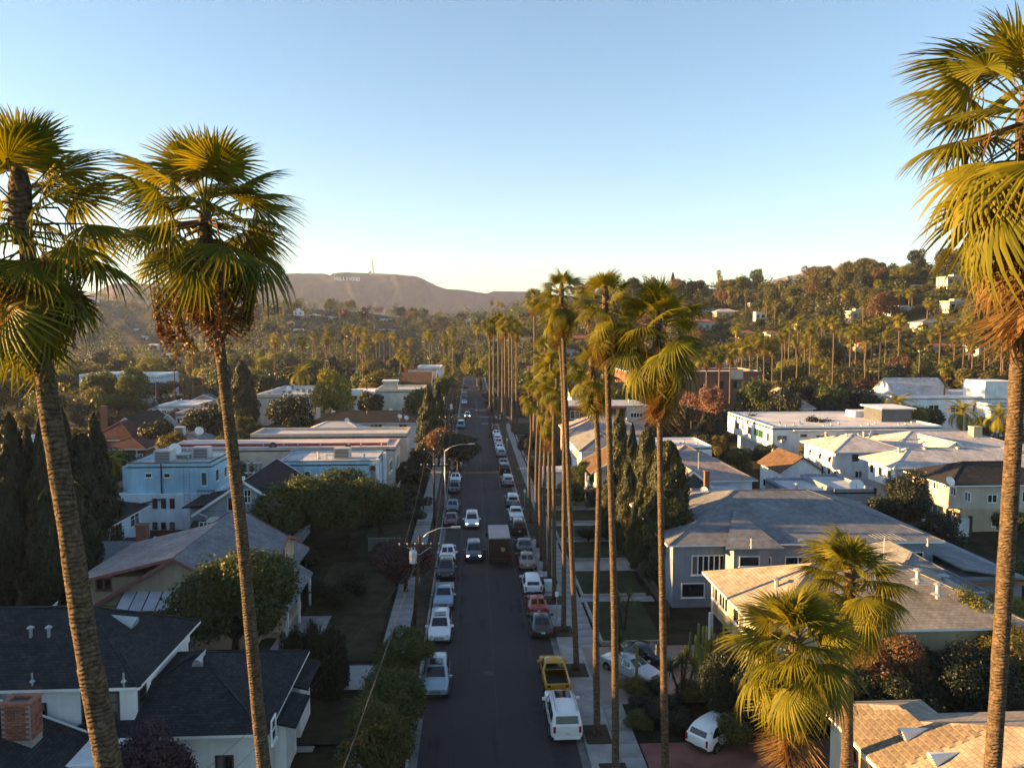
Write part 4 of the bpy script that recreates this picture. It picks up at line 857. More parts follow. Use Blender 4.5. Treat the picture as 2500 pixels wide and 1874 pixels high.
h = simple('pale low building with long white flat roof behind the cypresses', 1560, 1740, 128, 10, 5.4, 5.7, 'flat', WHT, WROOF, 4)
for i in range(7): pipe(h, 30 + i * 1.4, 130 + (i % 2) * 3, 5.45, .5, .12)
simple('long brown-roofed house below the white flat roof', 1490, 1690, 119, 7, 4.6, 6.2, 'gx', ST['brown'], SH_BROWN, 5)
h = house('porch_house', 'white porch house with grey hip roof and tall side windows', 20, 128)
wall(h, 17.4, 25, 122, 136, 0, 5.9, WHT); hip(h, 17.4, 25, 122, 136, 6.0, 8.2, SH_GREY, .5)
for a in (123.5, 126.5, 129.5, 132.5): window(h, 'W', 17.4, a, a + 1.3, 3.4, 5.2, n=2)
h = house('porch_house', 'white house with brown gable roof and white porch rails beside the cypresses', 21, 116)
wall(h, 18.2, 26, 111.5, 120, 0, 4.8, WHT); gable(h, 17.6, 26.4, 110.5, 120, 4.9, 7.3, SH_BROWN, 'y', .5, WHITE, WHT)
for a in (110.0, 112.5): MB().box(16.7, 16.9, a, a + .2, 0, 4.3).build('porch_post', WHITE, h)
for i in range(12): MB().box(16.75, 16.82, 109.9 + i * .24, 109.98 + i * .24, 2.0, 2.9).build('baluster', WHITE, h)
MB().box(16.7, 16.9, 109.9, 112.7, 2.9, 3.0).build('handrail', WHITE, h); MB().box(16.6, 18.1, 109.6, 113, 1.7, 1.95).build('porch_deck', WHITE, h)
for a in (113, 116): window(h, 'W', 18.2, a, a + 1.1, 2.6, 4.2)
g_ = thing('garage_door', 'wide white garage wall between palm trunks and hedge', 'garage', (13.5, 123, 0), world=True); wall(g_, xat(1325, 122), xat(1392, 122), 122, 127, 0, 2.5, WHT)
MB().box(xat(1322, 122), xat(1395, 122), 121.7, 127.3, 2.5, 2.7).build('roof', WROOF, g_)
for i in range(4): MB().box(xat(1330, 122), xat(1388, 122), 121.93, 121.98, .1 + i * .55, .6 + i * .55).build('door_panel', WHITE, g_)
simple('blue-roofed house with a small white gable behind the motel block', 1396, 1535, 200, 14, 8.0, 11, 'gx', ST['lblue'], SH_CHAR, 3)
h = house('brick_block', 'brown brick four-storey apartment block with pale stone parapet panels', 62, 216)
x0, x1 = xat(1530, 208), xat(1856, 208); wall(h, x0, x1, 208, 226, 0, 12.9, ST['brick']); flatroof(h, x0, x1, 208, 226, 13.0, WROOF, ST['brick'], .7, .35, WHT)
for i in range(8):
    a = x0 + 2 + i * (x1 - x0 - 4) / 7
    for z in (9.2, 5.6): window(h, 'S', 208, a - .9, a + .9, z, z + 1.8, n=2, sill=False, fm=DARKWOOD)
    if i % 3 == 0: MB().box(a - 1.7, a + 1.7, 207.8, 207.99, 11.6, 14.2).build('parapet_panel', ST['sand'], h)
h = house('apartment_house', 'white flat-roofed building with a square tower behind the feathery palms', 122, 190)
wall(h, 103, 140, 182, 204, 0, 8.4, WHT); flatroof(h, 103, 140, 182, 204, 8.5, WROOF, WHT, .4, .3); wall(h, 124, 132, 181.5, 190, 8.4, 12.6, WHT)
for i in range(6): window(h, 'S', 182, 105 + i * 5.5, 107.4 + i * 5.5, 5.2, 6.8, n=2, sill=False)
gable(h, 108, 122, 192, 204, 8.6, 12.5, SH_PALE, 'x', .4, None, WHT)
simple('white flat building with dark solar roof beyond the bright palm trunk', 2420, 2540, 176, 14, 7.2, 7.6, 'flat', WHT, SH_CHAR, 4)
# ------------------------------------------------------------------ houses on the hills
HOUSEPX = []
wallm = [stucco('offwhite', (.6, .57, .52)), ST['cream'], ST['sand'], ST['white'], ST['tan'], ST['pink'], MATS['stucco_offwhite']]; k = 0
HH = [(1720, 790, 70, 40, TILE, 'hip', 'white balconied villa behind the kerb palms'), (1738, 758, 42, 26, SH_GREY, 'hip', 'white hip-roofed house high beside a taller one'), (1775, 762, 62, 30, SH_PALE, 'hip', 'wide white house with pale hip roof on the slope'), (1857, 765, 30, 45, SH_PALE, 'flat', 'tall cream house partly behind pines'), (1842, 742, 28, 24, SH_PALE, 'flat', 'small cream house above the tall cream house'),
      (1822, 812, 45, 22, TILE, 'hip', 'white house with red tile roof beside the date palm'), (1900, 818, 45, 22, TILE, 'hip', 'cream house with orange tile roof on the lower slope'), (1882, 812, 26, 18, TILE, 'hip', 'small house with red tile roof behind the orange roof'), (2100, 762, 55, 35, SH_PALE, 'flat', 'white cubic house with corner windows in dark trees'), (2130, 842, 70, 34, TILE, 'hip', 'white mission villa with curved parapet'),
      (2080, 868, 38, 22, TILE, 'gx', 'small cream house with orange gable below the slope'), (2045, 830, 52, 24, SH_CHAR, 'gx', 'white gabled house with dark roof among palms'), (2290, 788, 95, 36, SH_GREY, 'hip', 'large white house with grey dormered roof'), (2300, 848, 88, 34, TILE, 'hip', 'white house with orange tile roof behind palm trunks'), (2215, 752, 90, 26, SH_CHAR, 'flat', 'dark flat-roofed modern house on the slope'),
      (2345, 738, 70, 34, SH_PALE, 'flat', 'cream terraced house with blank sunlit walls'), (2345, 678, 80, 34, SH_PALE, 'flat', 'sunlit cream house with horizontal terraces near the ridge'), (2205, 662, 30, 22, SH_PALE, 'flat', 'small cream house on the wooded ridge'), (2240, 700, 26, 20, SH_PALE, 'gx', 'small peach house on the upper slope'), (1835, 710, 26, 18, SH_PALE, 'flat', 'small white house near the skyline palms'),
      (2425, 845, 90, 34, SH_CHAR, 'hip', 'house with broad dark hip roof behind the bright trunk'), (1965, 792, 40, 22, SH_CHAR, 'gx', 'dark house with long gable in shade'), (1800, 880, 60, 30, SH_GREY, 'hip', 'bluish house below the stout palms'), (1755, 690, 60, 16, SH_PALE, 'flat', 'long pale house on the skyline'), (1650, 690, 55, 18, SH_CHAR, 'gx', 'dark gabled house on the skyline'),
      (1415, 825, 40, 24, TILE, 'gx', 'white house with red gable between kerb palm crowns'), (1360, 820, 40, 22, SH_GREY, 'gx', 'bluish house between kerb palm crowns'), (1395, 860, 40, 26, SH_PINK, 'hip', 'pinkish house below the red gable'), (1290, 830, 36, 22, SH_GREY, 'gx', 'pale house beyond the tight palm row'), (1300, 900, 26, 26, TILE, 'gx', 'white house with red trim beside the tight palm row'), (1540, 800, 40, 26, SH_PINK, 'hip', 'cream house glimpsed behind the fullest palm'), (1360, 905, 30, 26, SH_CHAR, 'gx', 'dark-roofed house glimpsed between kerb palms'), (2500, 700, 70, 30, SH_PALE, 'flat', 'cream house behind the brown palm skirt'),
      (728, 762, 26, 30, WROOF, 'flat', 'white stepped tower house on the low hill'), (768, 770, 30, 14, WROOF, 'flat', 'white terrace house beside the stepped tower house'), (806, 775, 28, 14, SH_PINK, 'hip', 'pale house with pink roof on the low hill'), (708, 788, 20, 14, TILE, 'hip', 'small house with red roof on the low hill'), (728, 806, 24, 12, WROOF, 'gx', 'pale gabled house at the foot of the low hill'), (812, 752, 28, 8, WROOF, 'flat', 'long white house on the crest of the low hill'), (935, 780, 42, 8, WROOF, 'flat', 'long low white house on the dark slope'), (942, 806, 50, 8, WROOF, 'flat', 'wide pale roof at the foot of the dark slope'), (940, 753, 30, 8, WROOF, 'flat', 'tiny white house below the bare mountain'), (1147, 783, 22, 20, WROOF, 'flat', 'white stacked house among russet trees'), (1064, 765, 18, 6, WROOF, 'flat', 'tiny white house at the mountain foot'),
      (330, 805, 36, 10, WROOF, 'flat', 'pale flat building seen under the fan palm'), (345, 822, 26, 10, WROOF, 'flat', 'small white building in the hazy valley'), (375, 843, 22, 12, WROOF, 'gx', 'white cottage in the hazy valley'), (410, 868, 36, 12, WROOF, 'flat', 'pinkish long roof in the hazy valley'), (225, 730, 24, 12, WROOF, 'flat', 'hazy house on the hill toward the sun'), (940, 868, 16, 10, SH_CHAR, 'gx', 'white gable peeping from the valley trees'), (870, 905, 30, 12, SH_GREY, 'gx', 'grey roof sunk among the valley trees'), (1000, 880, 36, 10, TILE, 'gx', 'red-roofed house sunk among the valley trees')]
for px, py, wpx, hpx, rm, kd, lab in HH:
    p = onhill(px, py + hpx * .5)
    if p is None: p = G(px, min(py + hpx, 960) if py > 830 else 870)
    d_ = p.y; wd = wpx * .85 * d_ / FPX; ht = max(3.0, hpx * .9 * d_ / FPX); p.z = zrow(py + hpx * .62, p.x, p.y) if p.z > 1 else 0; wm = wallm[k % 7] if px > 1250 else ST['white']; k += 1
    hr = ht * (.28 if kd != 'flat' else .06); x0 = p.x - wd / 2
    HOUSEPX.append((px - wpx * .55, px + wpx * .55, py - hpx * .3, py + hpx * .75, d_))
    h = house('hill_house', lab, p.x, p.y, p.z); wall(h, x0, x0 + wd, d_, d_ + wd * .7, p.z - 4, p.z + ht * .72, wm)
    z0 = p.z
    if kd == 'hip': hip(h, x0, x0 + wd, d_, d_ + wd * .7, z0 + ht * .74, z0 + ht * .74 + hr, rm, .6)
    elif kd == 'gx': gable(h, x0, x0 + wd, d_, d_ + wd * .7, z0 + ht * .72, z0 + ht * .72 + hr, rm, 'x', .6, None, wm)
    else:
        flatroof(h, x0, x0 + wd, d_, d_ + wd * .7, z0 + ht * .74, rm, wm, .5, .4)
        if wd > 6: wall(h, x0 + wd * .3, x0 + wd * .62, d_ + 1.5, d_ + wd * .5, z0 + ht * .7, z0 + ht * 1.0, wm)
    nw = max(2, min(6, int(wd / 3)))
    for lev in range(2 if ht > 7 else 1):
        for i in range(nw):
            a = x0 + wd * (i + .5) / nw; zz = z0 + ht * .72 - 2.4 - lev * 3; window(h, 'S', d_, a - .7, a + .7, zz, zz + 1.5, n=1, sill=False, fm=DARKWOOD)
# ------------------------------------------------------------------ vegetation
npr = np.random.default_rng(11)
LG = leafmat('leaf_green', (.02, .036, .007), (.07, .088, .016))
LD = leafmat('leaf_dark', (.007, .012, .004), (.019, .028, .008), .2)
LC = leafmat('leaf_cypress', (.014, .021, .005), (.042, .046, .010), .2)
LO = leafmat('leaf_olive', (.038, .045, .010), (.12, .105, .022))
LY = leafmat('leaf_yellow_green', (.075, .095, .013), (.18, .17, .026), .4)
LR = leafmat('leaf_russet', (.07, .04, .02), (.12, .07, .03))
LP = leafmat('blossom_pink', (.10, .07, .03), (.22, .11, .09))
LV = leafmat('blossom_purple', (.022, .014, .016), (.085, .03, .06), .2)
LM = leafmat('leaf_maroon', (.03, .012, .012), (.06, .025, .02), .2)
PG = leafmat('palm_green', (.045, .062, .006), (.21, .18, .013), .33, .15)
PD = leafmat('palm_straw', (.10, .06, .024), (.21, .13, .05), .25, .1)
FRU = leafmat('palm_fruit', (.07, .038, .014), (.15, .08, .025), .1, .2)
BK = bark('bark_brown', (.03, .022, .016), (.085, .062, .045))
PBK = bark('palm_bark', (.05, .034, .022), (.17, .125, .085), 3.0)
def leafmesh(name, P, Nrm, size, m, aspect=.55, upright=False):
    """one small leaf-shaped face per point"""
    n = len(P); rnd = npr.normal(size=(n, 3))
    t1 = np.cross(Nrm, rnd); t1 /= np.linalg.norm(t1, axis=1)[:, None] + 1e-9
    if upright: t1 = np.tile(np.array([[0, 0, 1.0]]), (n, 1)) + rnd * .25; t1 /= np.linalg.norm(t1, axis=1)[:, None]
    t2 = np.cross(Nrm, t1); t2 /= np.linalg.norm(t2, axis=1)[:, None] + 1e-9
    sz = (size * npr.uniform(.6, 1.3, n))[:, None]
    V = np.stack([P - t1 * sz, P + t2 * sz * aspect, P + t1 * sz, P - t2 * sz * aspect], 1).reshape(-1, 3)
    me = bpy.data.meshes.new(name); me.vertices.add(4 * n); me.vertices.foreach_set('co', V.ravel()); me.loops.add(4 * n); me.loops.foreach_set('vertex_index', np.arange(4 * n)); me.polygons.add(n)
    me.polygons.foreach_set('loop_start', np.arange(n) * 4); me.polygons.foreach_set('loop_total', np.full(n, 4)); me.update(calc_edges=True); me.materials.append(m); return me
def blob_points(nb, n, rz=.75, cz=1.25, sub=(.17, .45), spread=.68, low=-.5):
    B = []
    while len(B) < nb:
        d = npr.normal(size=3); d /= np.linalg.norm(d)
        if d[2] < low: continue
        k = npr.uniform(.4, 1.15) * spread; B.append(np.array([d[0] * k, d[1] * k, cz + d[2] * k * rz / .75 * .85, npr.uniform(*sub)]))
    B.append(np.array([0, 0, cz, .5])); B = np.array(B); w_ = B[:, 3] ** 2; idx = npr.choice(len(B), int(n * 1.9), p=w_ / w_.sum())
    d = npr.normal(size=(len(idx), 3)); d /= np.linalg.norm(d, axis=1)[:, None]
    P = B[idx, :3] + d * (B[idx, 3] * np.where(npr.random(len(idx)) < .16, npr.uniform(1.05, 1.32, len(idx)), npr.uniform(.72, 1.08, len(idx))))[:, None]
    ins = np.zeros(len(P), bool)
    for b in B: ins |= np.linalg.norm(P - b[:3], axis=1) < b[3] * .66
    P, d = P[~ins][:n], d[~ins][:n]; Nn = d + npr.normal(size=d.shape) * .7; Nn[:, 2] += .25; Nn /= np.linalg.norm(Nn, axis=1)[:, None]
    return P, Nn, B
def tree_proto(nb, n, size, m, low=-.5, spread=.68, limbs=5):
    P, Nn, B = blob_points(nb, n, spread=spread, low=low)
    me = leafmesh('crown', P, Nn, size, m); mb = MB()
    mb.tube([(0, 0, -.05), (.02, .01, .45), (-.02, .02, .8), (0, 0, 1.15)], [.085, .065, .055, .03], 7)
    for b in B[:limbs]: mb.tube([(0, 0, .55), tuple(np.array([0, 0, .55]) * .45 + b[:3] * .55), tuple(b[:3])], [.045, .03, .012], 5)
    tr = mb.build('trunk', BK); td = tr.data; bpy.data.objects.remove(tr); return me, td
NEAR = [tree_proto(30, 22000, .036, LG), tree_proto(24, 20000, .038, LG, -.2), tree_proto(36, 22000, .035, LG, -.6, .74)]
MIDT = [tree_proto(22, 6500, .056, LG), tree_proto(17, 6000, .06, LG, -.2), tree_proto(26, 6500, .056, LG, -.6, .76)]
FART = [tree_proto(12, 800, .15, LG), tree_proto(9, 750, .16, LG, -.1), tree_proto(15, 850, .15, LG, -.7, .75), tree_proto(8, 750, .15, LG, -.7, .5)]
def column_points(n, taper=.55, rr=.13):
    z = npr.uniform(0.02, 1, n); a = npr.uniform(0, 2 * np.pi, n)
    prof = np.minimum(1, (1 - z) ** taper * 1.25) * np.minimum(1, .55 + z * 3)
    lump = 1 + .14 * np.sin(a * 3 + z * 17) + .12 * np.sin(a * 5 - z * 29)
    r = prof * lump * npr.uniform(.8, 1.06, n) * rr
    P = np.stack([r * np.cos(a), r * np.sin(a), z], 1); Nn = np.stack([np.cos(a), np.sin(a), np.full(n, .3)], 1) + npr.normal(size=(n, 3)) * .4
    return P, Nn / np.linalg.norm(Nn, axis=1)[:, None]
def cyp_mesh(n, size, m, taper=.55, rr=.13):
    P, Nn = column_points(n, taper, rr); return leafmesh('crown', P, Nn, size, m, .4, True)
CYN = [cyp_mesh(20000, .0135, LD), cyp_mesh(20000, .0135, LD, .4), cyp_mesh(20000, .013, LD, .75)]; CYF = [cyp_mesh(900, .05, LD), cyp_mesh(900, .05, LD, .8)]
def cone_points(n):
    z = npr.uniform(.08, 1, n); tier = np.floor(z * 11) / 11; f = (z - tier) * 11; a = npr.uniform(0, 2 * np.pi, n)
    r = (1 - tier) * .26 * (1 - .55 * f) * npr.uniform(.5, 1, n); P = np.stack([r * np.cos(a), r * np.sin(a), z], 1); Nn = np.stack([np.cos(a) * .4, np.sin(a) * .4, np.ones(n)], 1) + npr.normal(size=(n, 3)) * .4
    return P, Nn / np.linalg.norm(Nn, axis=1)[:, None]
P_, N_ = cone_points(2600); PINE = leafmesh('crown', P_, N_, .03, LD)
mb = MB().tube([(0, 0, -.03), (0, 0, .9)], [.02, .006], 6); o = mb.build('trunk', BK); CTR = o.data; bpy.data.objects.remove(o)
HUE = {'leaf_green': 'green', 'leaf_dark': 'dark', 'leaf_olive': 'olive', 'leaf_yellow_green': 'yellow-green', 'leaf_russet': 'russet'}
def plant(name, label, cat, me, td, loc, scale, rz=None, m=None, group=None):
    r = thing(name, label, cat, loc, rng.uniform(0, 6.3) if rz is None else rz, group); r.scale = scale
    if td is not None: t = bpy.data.objects.new('trunk', td); COL.objects.link(t); t.parent = r
    c = bpy.data.objects.new('crown', me); COL.objects.link(c); c.parent = r
    if m: c.material_slots[0].link = 'OBJECT'; c.material_slots[0].material = m
    return r
def tree(label, px, y, top_row, r, m=LG, det=0, name='leafy_tree', cat='tree', v=None, group=None, z0=None, x=None, sx=1.0):
    """broadleaf tree: column in the photo, distance along the street, row of its top, crown radius"""
    x = xat(px, y, 900) if x is None else x; z0 = terrain(x, y) if z0 is None else z0; h_ = max(2.0, zrow(top_row, x, y) - z0)
    P = (NEAR, MIDT, FART)[det]; me, td = P[rng.randrange(len(P)) if v is None else v]
    if cat == 'shrub': return plant(name, label, cat, me, None, (x, y, z0 - h_ * .42), (r * sx, r, h_ * 1.42 / 2.05), m=m, group=group)
    return plant(name, label, cat, me, td, (x, y, z0), (r * sx, r, h_ / 2.05), m=m, group=group)
def cypress(label, px, y, top_row, r, det=0, m=LD, group=None, v=None):
    x = xat(px, y, 1000); z0 = terrain(x, y); h_ = zrow(top_row, x, y) - z0; P = (CYN, CYF)[det > 0]; me = P[rng.randrange(len(P)) if v is None else v]
    return plant('cypress_tree', label, 'tree', me, CTR, (x, y, z0), (r / .13, r / .13, h_), m=m, group=group)
# ---- fan palms
def frond(seed, n=36, R_=1.3, spread=122, droop=.5, pet=1.15, cup=.25, sag=.1, m=PG, joined=.52):
    g = random.Random(seed); mb = MB(); sp = R(spread); da = 2 * sp / (n - 1)
    zs = lambda u: -sag * u * u
    mb.tube([(0, 0, 0), (pet * .5, 0, zs(pet * .5)), (pet, 0, zs(pet))], [.035, .022, .016], 4)
    tilt = -2 * sag * pet; c0 = Vector((pet, 0, zs(pet)))
    fs = [.04, .28, joined, .72, .88, 1.0]
    for i in range(n):
        a = -sp + da * i + g.uniform(-.15, .15) * da; ln = R_ * (1 - .22 * (abs(a) / sp) ** 2) * g.uniform(.9, 1.06); dr = droop * g.uniform(.6, 1.5); tw = g.uniform(-.12, .12)
        rows = []
        for f in fs:
            r = ln * f; hw = r * math.tan(da / 2) if f <= joined else ln * joined * math.tan(da / 2) * max(.02, (1 - (f - joined) / (1 - joined))) ** .75
            z = -cup * (abs(math.sin(a * .5)) ** 2) * r * .9 - (.12 * r * r) - dr * max(0, f - joined * .8) ** 1.8 * ln * 1.3 + tilt * r * math.cos(a)
            rr = r - .25 * dr * max(0, f - joined) ** 2 * ln; aa = a + tw * max(0, f - joined)
            c = Vector((math.cos(aa) * rr, math.sin(aa) * rr, z)); s = Vector((-math.sin(aa), math.cos(aa), 0)) * hw
            rows.append((c - s + Vector((0, 0, -.55 * hw)), c, c + s + Vector((0, 0, -.55 * hw))))
        b0 = len(mb.v)
        for rw in rows: mb.v += [tuple(c0 + q) for q in rw]
        for k in range(len(fs) - 1):
            q = b0 + k * 3; mb.f += [(q, q + 3, q + 4, q + 1), (q + 1, q + 4, q + 5, q + 2)]
    o = mb.build('frond', m); d = o.data; bpy.data.objects.remove(o); return d
FR_UP = [frond(i, 38, 1.25, 112, .25, .95, .15, .02) for i in range(2)]
FR_MA = [frond(10 + i, 36, 1.38, 108 + 8 * i, .3 + .1 * i, 1.25, .2 + .12 * i, .05) for i in range(4)]
FR_OL = [frond(20 + i, 34, 1.38, 105 + 10 * i, .45 + .18 * i, 1.3, .3 + .15 * i, .09) for i in range(4)]
FR_DE = [frond(30 + i, 20, 1.15, 62, 1.5, 1.1, .9, .12, PD) for i in range(3)]
def fruit(seed):
    g = np.random.default_rng(seed); mb = MB(); mb.tube([(0, 0, 0), (.9, 0, .1), (1.5, 0, -.5), (1.62, 0, -1.5), (1.64, 0, -2.3)], [.03, .025, .02, .015, .008], 5)
    P = []
    for i in range(34):
        t = g.uniform(.25, 1); bx, bz = 1.42 + .2 * t, -.35 - 1.9 * t; ln = g.uniform(.25, .7); d = g.normal(size=2) * .09
        for k in range(16): s = k / 16; P.append((bx + d[0] * s, d[1] * s, bz - ln * s + g.normal() * .02))
    P = np.array(P) + g.normal(size=(len(P), 3)) * .028; Nn = g.normal(size=P.shape); Nn /= np.linalg.norm(Nn, axis=1)[:, None]
    lm = leafmesh('t', P, Nn, .03, FRU, 1.0); b0 = len(mb.v); mb.v += [tuple(v.co) for v in lm.vertices]; mb.f += [tuple(b0 + q for q in p.vertices) for p in lm.polygons]
    o = mb.build('fruit_cluster', FRU); d = o.data; bpy.data.objects.remove(o); return d
FRUIT = [fruit(1), fruit(2)]
def child(name, me, parent, loc, rot, sc=1.0):
    o = bpy.data.objects.new(name, me); COL.objects.link(o); o.parent = parent; o.location = loc; o.rotation_euler = rot; o.scale = (sc,) * 3; return o
def fan_palm(label, path, r0, r1, sc, nl, nd, nf, seed, group=None, name='fan_palm', low=-62, skirt=0.0, deadlow=1.2, ext=1.3, stiff=False):
    """path: trunk points from the ground to the heart of the crown"""
    g = random.Random(seed); base = Vector(path[0]); r = thing(name, label, 'palm tree', base, 0, group)
    pts = [Vector(p) - base for p in path]; fine = []; n = 26
    for i in range(n + 1):                                      # smooth the path
        t = i / n * (len(pts) - 1); k = min(int(t), len(pts) - 2); u = t - k
        p0, p1, p2, p3 = pts[max(k - 1, 0)], pts[k], pts[k + 1], pts[min(k + 2, len(pts) - 1)]
        fine.append(.5 * ((2 * p1) + (p2 - p0) * u + (2 * p0 - 5 * p1 + 4 * p2 - p3) * u * u + (3 * p1 - p0 - 3 * p2 + p3) * u ** 3))
    rad = [(r0 + (r1 - r0) * (i / n) ** .7) * (1 + g.uniform(-.05, .05)) * (1.35 if i == 0 else 1) * (1 - .5 * max(0, (i / n - .86) / .14)) for i in range(n + 1)]
    MB().tube(fine, rad, 12).build('trunk', PBK, r, smooth=True)
    H = fine[-1]; ax = (fine[-1] - fine[-3]).normalized()
    MB().lathe(H - Vector((0, 0, .9 * sc)), [(r1 * 1.0, -.4), (r1 * 1.2, .1), (r1 * 1.25, .7), (r1 * .6, 1.15)], 10).build('crown_shaft', PBK, r, smooth=True)
    for i in range(nl):
        t = i / max(1, nl - 1); el = 84 - t ** 1.05 * (84 - low) + g.uniform(-8, 8); az = i * 2.399963 + g.uniform(-.25, .25)
        me = g.choice(FR_UP if t < .22 else FR_MA if t < (.9 if stiff else .68) else FR_OL); s = sc * (.8 + .22 * min(1, t * 2.2)) * g.uniform(.82, 1.12)
        child('frond', me, r, H - ax * (t * ext * sc), (g.uniform(-.55, .55), -R(el), az), s)
    for i in range(nd):
        t = g.random(); el = -58 - 28 * t + g.uniform(-6, 6); child('dead_frond', g.choice(FR_DE), r, H - ax * ((.5 + t * deadlow + skirt * g.random()) * sc), (g.uniform(-.8, .8), -R(el), g.uniform(0, 6.3)), sc * g.uniform(.75, 1.1))
    for i in range(nf): child('fruit_cluster', g.choice(FRUIT), r, H - ax * (.55 * sc), (0, R(g.uniform(5, 30)), i * 6.28 / max(1, nf) + g.uniform(-.4, .4)), sc * g.uniform(.8, 1.15))
    return r
def on(px, py, y): return atY(px, py, y)
def path_px(base, ptsy, y0, y1):
    """trunk path: ground point then pixels up the trunk, distance drifting from y0 to y1"""
    n = len(ptsy); return [base] + [on(px, py, y0 + (y1 - y0) * (i + 1) / n) for i, (px, py) in enumerate(ptsy)]
def ground_under(px, py, y, lean): p = on(px, py, y); return Vector((p.x + lean * p.z, y, 0))
# five big palms round the viewpoint
fan_palm('tall leaning fan palm with a heavy dark crown beside the brick-chimney house', path_px(ground_under(262, 1850, 16, .13), [(262, 1850), (215, 1600), (170, 1300), (125, 1020), (85, 760), (48, 445)], 16, 15.5), .29, .16, .86, 44, 14, 7, 1, ext=1.9, low=-70, stiff=True)
fan_palm('tall curved fan palm with hanging fruit clusters over the dark wing roof', path_px(ground_under(642, 1850, 28, .09), [(642, 1850), (618, 1600), (590, 1300), (556, 1000), (531, 800), (500, 490)], 28, 27), .27, .18, 1.34, 38, 10, 16, 2, ext=.7, low=-42, stiff=True)
fan_palm('tall bright fan palm with a brown dead skirt beside the shingle roof house', path_px(ground_under(2425, 1850, 21, -.03), [(2425, 1850), (2448, 1500), (2470, 1150), (2488, 850), (2500, 560), (2508, 225)], 21, 20), .24, .19, 1.32, 36, 26, 12, 3, ext=1.15, skirt=1.6, deadlow=1.8, stiff=True)
fan_palm('low fan palm in front of the yellowish house, its crown over the grey roof', path_px(ground_under(2068, 1840, 37, -.02), [(2068, 1840), (2070, 1650), (2076, 1385)], 37, 37), .36, .22, 1.12, 50, 14, 3, 4, low=-58)
fan_palm('low fan palm with a long straw skirt above the white hatchback', path_px(ground_under(1925, 1880, 32, .02), [(1925, 1880), (1932, 1720), (1942, 1540)], 32, 32), .38, .24, 1.15, 56, 34, 4, 5, low=-58, skirt=1.6, deadlow=1.6)
# the row along the kerb
ROW = [((1625, 1905), [(1618, 1500), (1612, 1150), (1608, 760)], 1.12, 40, 34, 5, 1.6, 'bright fan palm with the fullest crown, rooted inside the pavement by the driveway'),
       ((1503, 1895), [(1500, 1500), (1487, 1050), (1478, 715)], 1.05, 34, 28, 4, 1.2, 'tall fan palm beside the pavement, its trunk foot below the white SUV'),
       ((1458, 1797), [(1455, 1500), (1462, 1150), (1445, 880)], .95, 30, 20, 3, .6, 'shorter kerb fan palm whose well lies just past the white SUV'),
       ((1408, 1640), [(1396, 1350), (1382, 1000), (1371, 702)], 1.0, 36, 26, 3, 1.2, 'tall kerb fan palm beside the yellow pickup'),
       ((1376, 1545), [(1377, 1300), (1376, 1000), (1362, 755)], .9, 30, 24, 3, 1.0, 'kerb fan palm beside the black sedan'),
       ((1353, 1468), [(1353, 1300), (1352, 1050), (1360, 925)], .92, 30, 22, 2, 1.0, 'kerb fan palm beside the white hatchback and the bin'),
       ((1341, 1420), [(1341, 1250), (1341, 1080), (1340, 990)], .95, 30, 44, 2, 2.2, 'short kerb fan palm with the thickest straw skirt'),
       ((1327, 1395), [(1328, 1200), (1336, 1000), (1345, 880)], .95, 32, 20, 2, .8, 'kerb fan palm beside the tan sedan'),
       ((1317, 1370), [(1318, 1200), (1325, 1000), (1332, 845)], 1.0, 32, 20, 2, .8, 'kerb fan palm beside the dark blue sedan'),
       ((1308, 1338), [(1309, 1200), (1312, 1050), (1318, 910)], .95, 30, 20, 2, .8, 'kerb fan palm just past the delivery truck'),
       ((1290, 1276), [(1291, 1150), (1297, 1050), (1292, 950)], .95, 28, 18, 2, .6, 'kerb fan palm beside the white pickup')]
WELL = DIRT
for i, (b, tp, sc, nl, nd, nf, sk, lab) in enumerate(ROW):
    bp = G(*b); 
    if i > 0: bp.x = max(bp.x, KR + .75)
    fan_palm(lab, [Vector((bp.x, bp.y, .1))] + [on(px, py, bp.y) for px, py in tp], .23, .15, sc * (1.1 if i == 0 else .82), nl if i == 0 else int(nl * .85), nd, nf, 40 + i, 'fan palms along the kerb', skirt=sk, low=-72, ext=1.7)
    if 0 < i < 7:
        wl = tag(MB().box(bp.x - .8, bp.x + .75, bp.y - 1.1, bp.y + 1.1, .05, .19).build('tree_well', WELL), 'square of bare soil round a kerb palm', kind='structure')
# far palms: one merged crown mesh, trunk per palm
def far_head(seed, nl, nd, seg):
    g = random.Random(seed); mb = MB(); ld = [frond(90 + k, seg, 1.35, 118, .6, 1.1, .3, .08) for k in range(2)]; dd = [frond(95, max(5, seg // 2), 1.1, 60, 1.3, 1.0, .8, .1, PD)]
    live, dead = MB(), MB()
    for i in range(nl + nd):
        isd = i >= nl; t = (i / nl) if not isd else g.random(); el = 84 - t * 145 if not isd else -62 - 25 * t
        M_ = Matrix.Translation((0, 0, -.7 * t if not isd else -.6 - 1.4 * t)) @ Euler((g.uniform(-.5, .5), -R(el), i * 2.4 if not isd else g.uniform(0, 6.3))).to_matrix().to_4x4()
        me = dd[0] if isd else ld[i % 2]; T = dead if isd else live; b0 = len(T.v); s = .75 + .3 * min(1, t * 2)
        T.v += [tuple(M_ @ (v.co * s)) for v in me.vertices]; T.f += [tuple(b0 + q for q in p.vertices) for p in me.polygons]
    a = live.build('crown', PG); b = dead.build('dead_skirt', PD); ra, rb = a.data, b.data; bpy.data.objects.remove(a); bpy.data.objects.remove(b); return ra, rb
HEADS_M = [far_head(1, 26, 12, 18), far_head(2, 26, 16, 18)]; HEADS_F = [far_head(3, 18, 9, 9), far_head(4, 16, 10, 9), far_head(5, 18, 5, 9)]
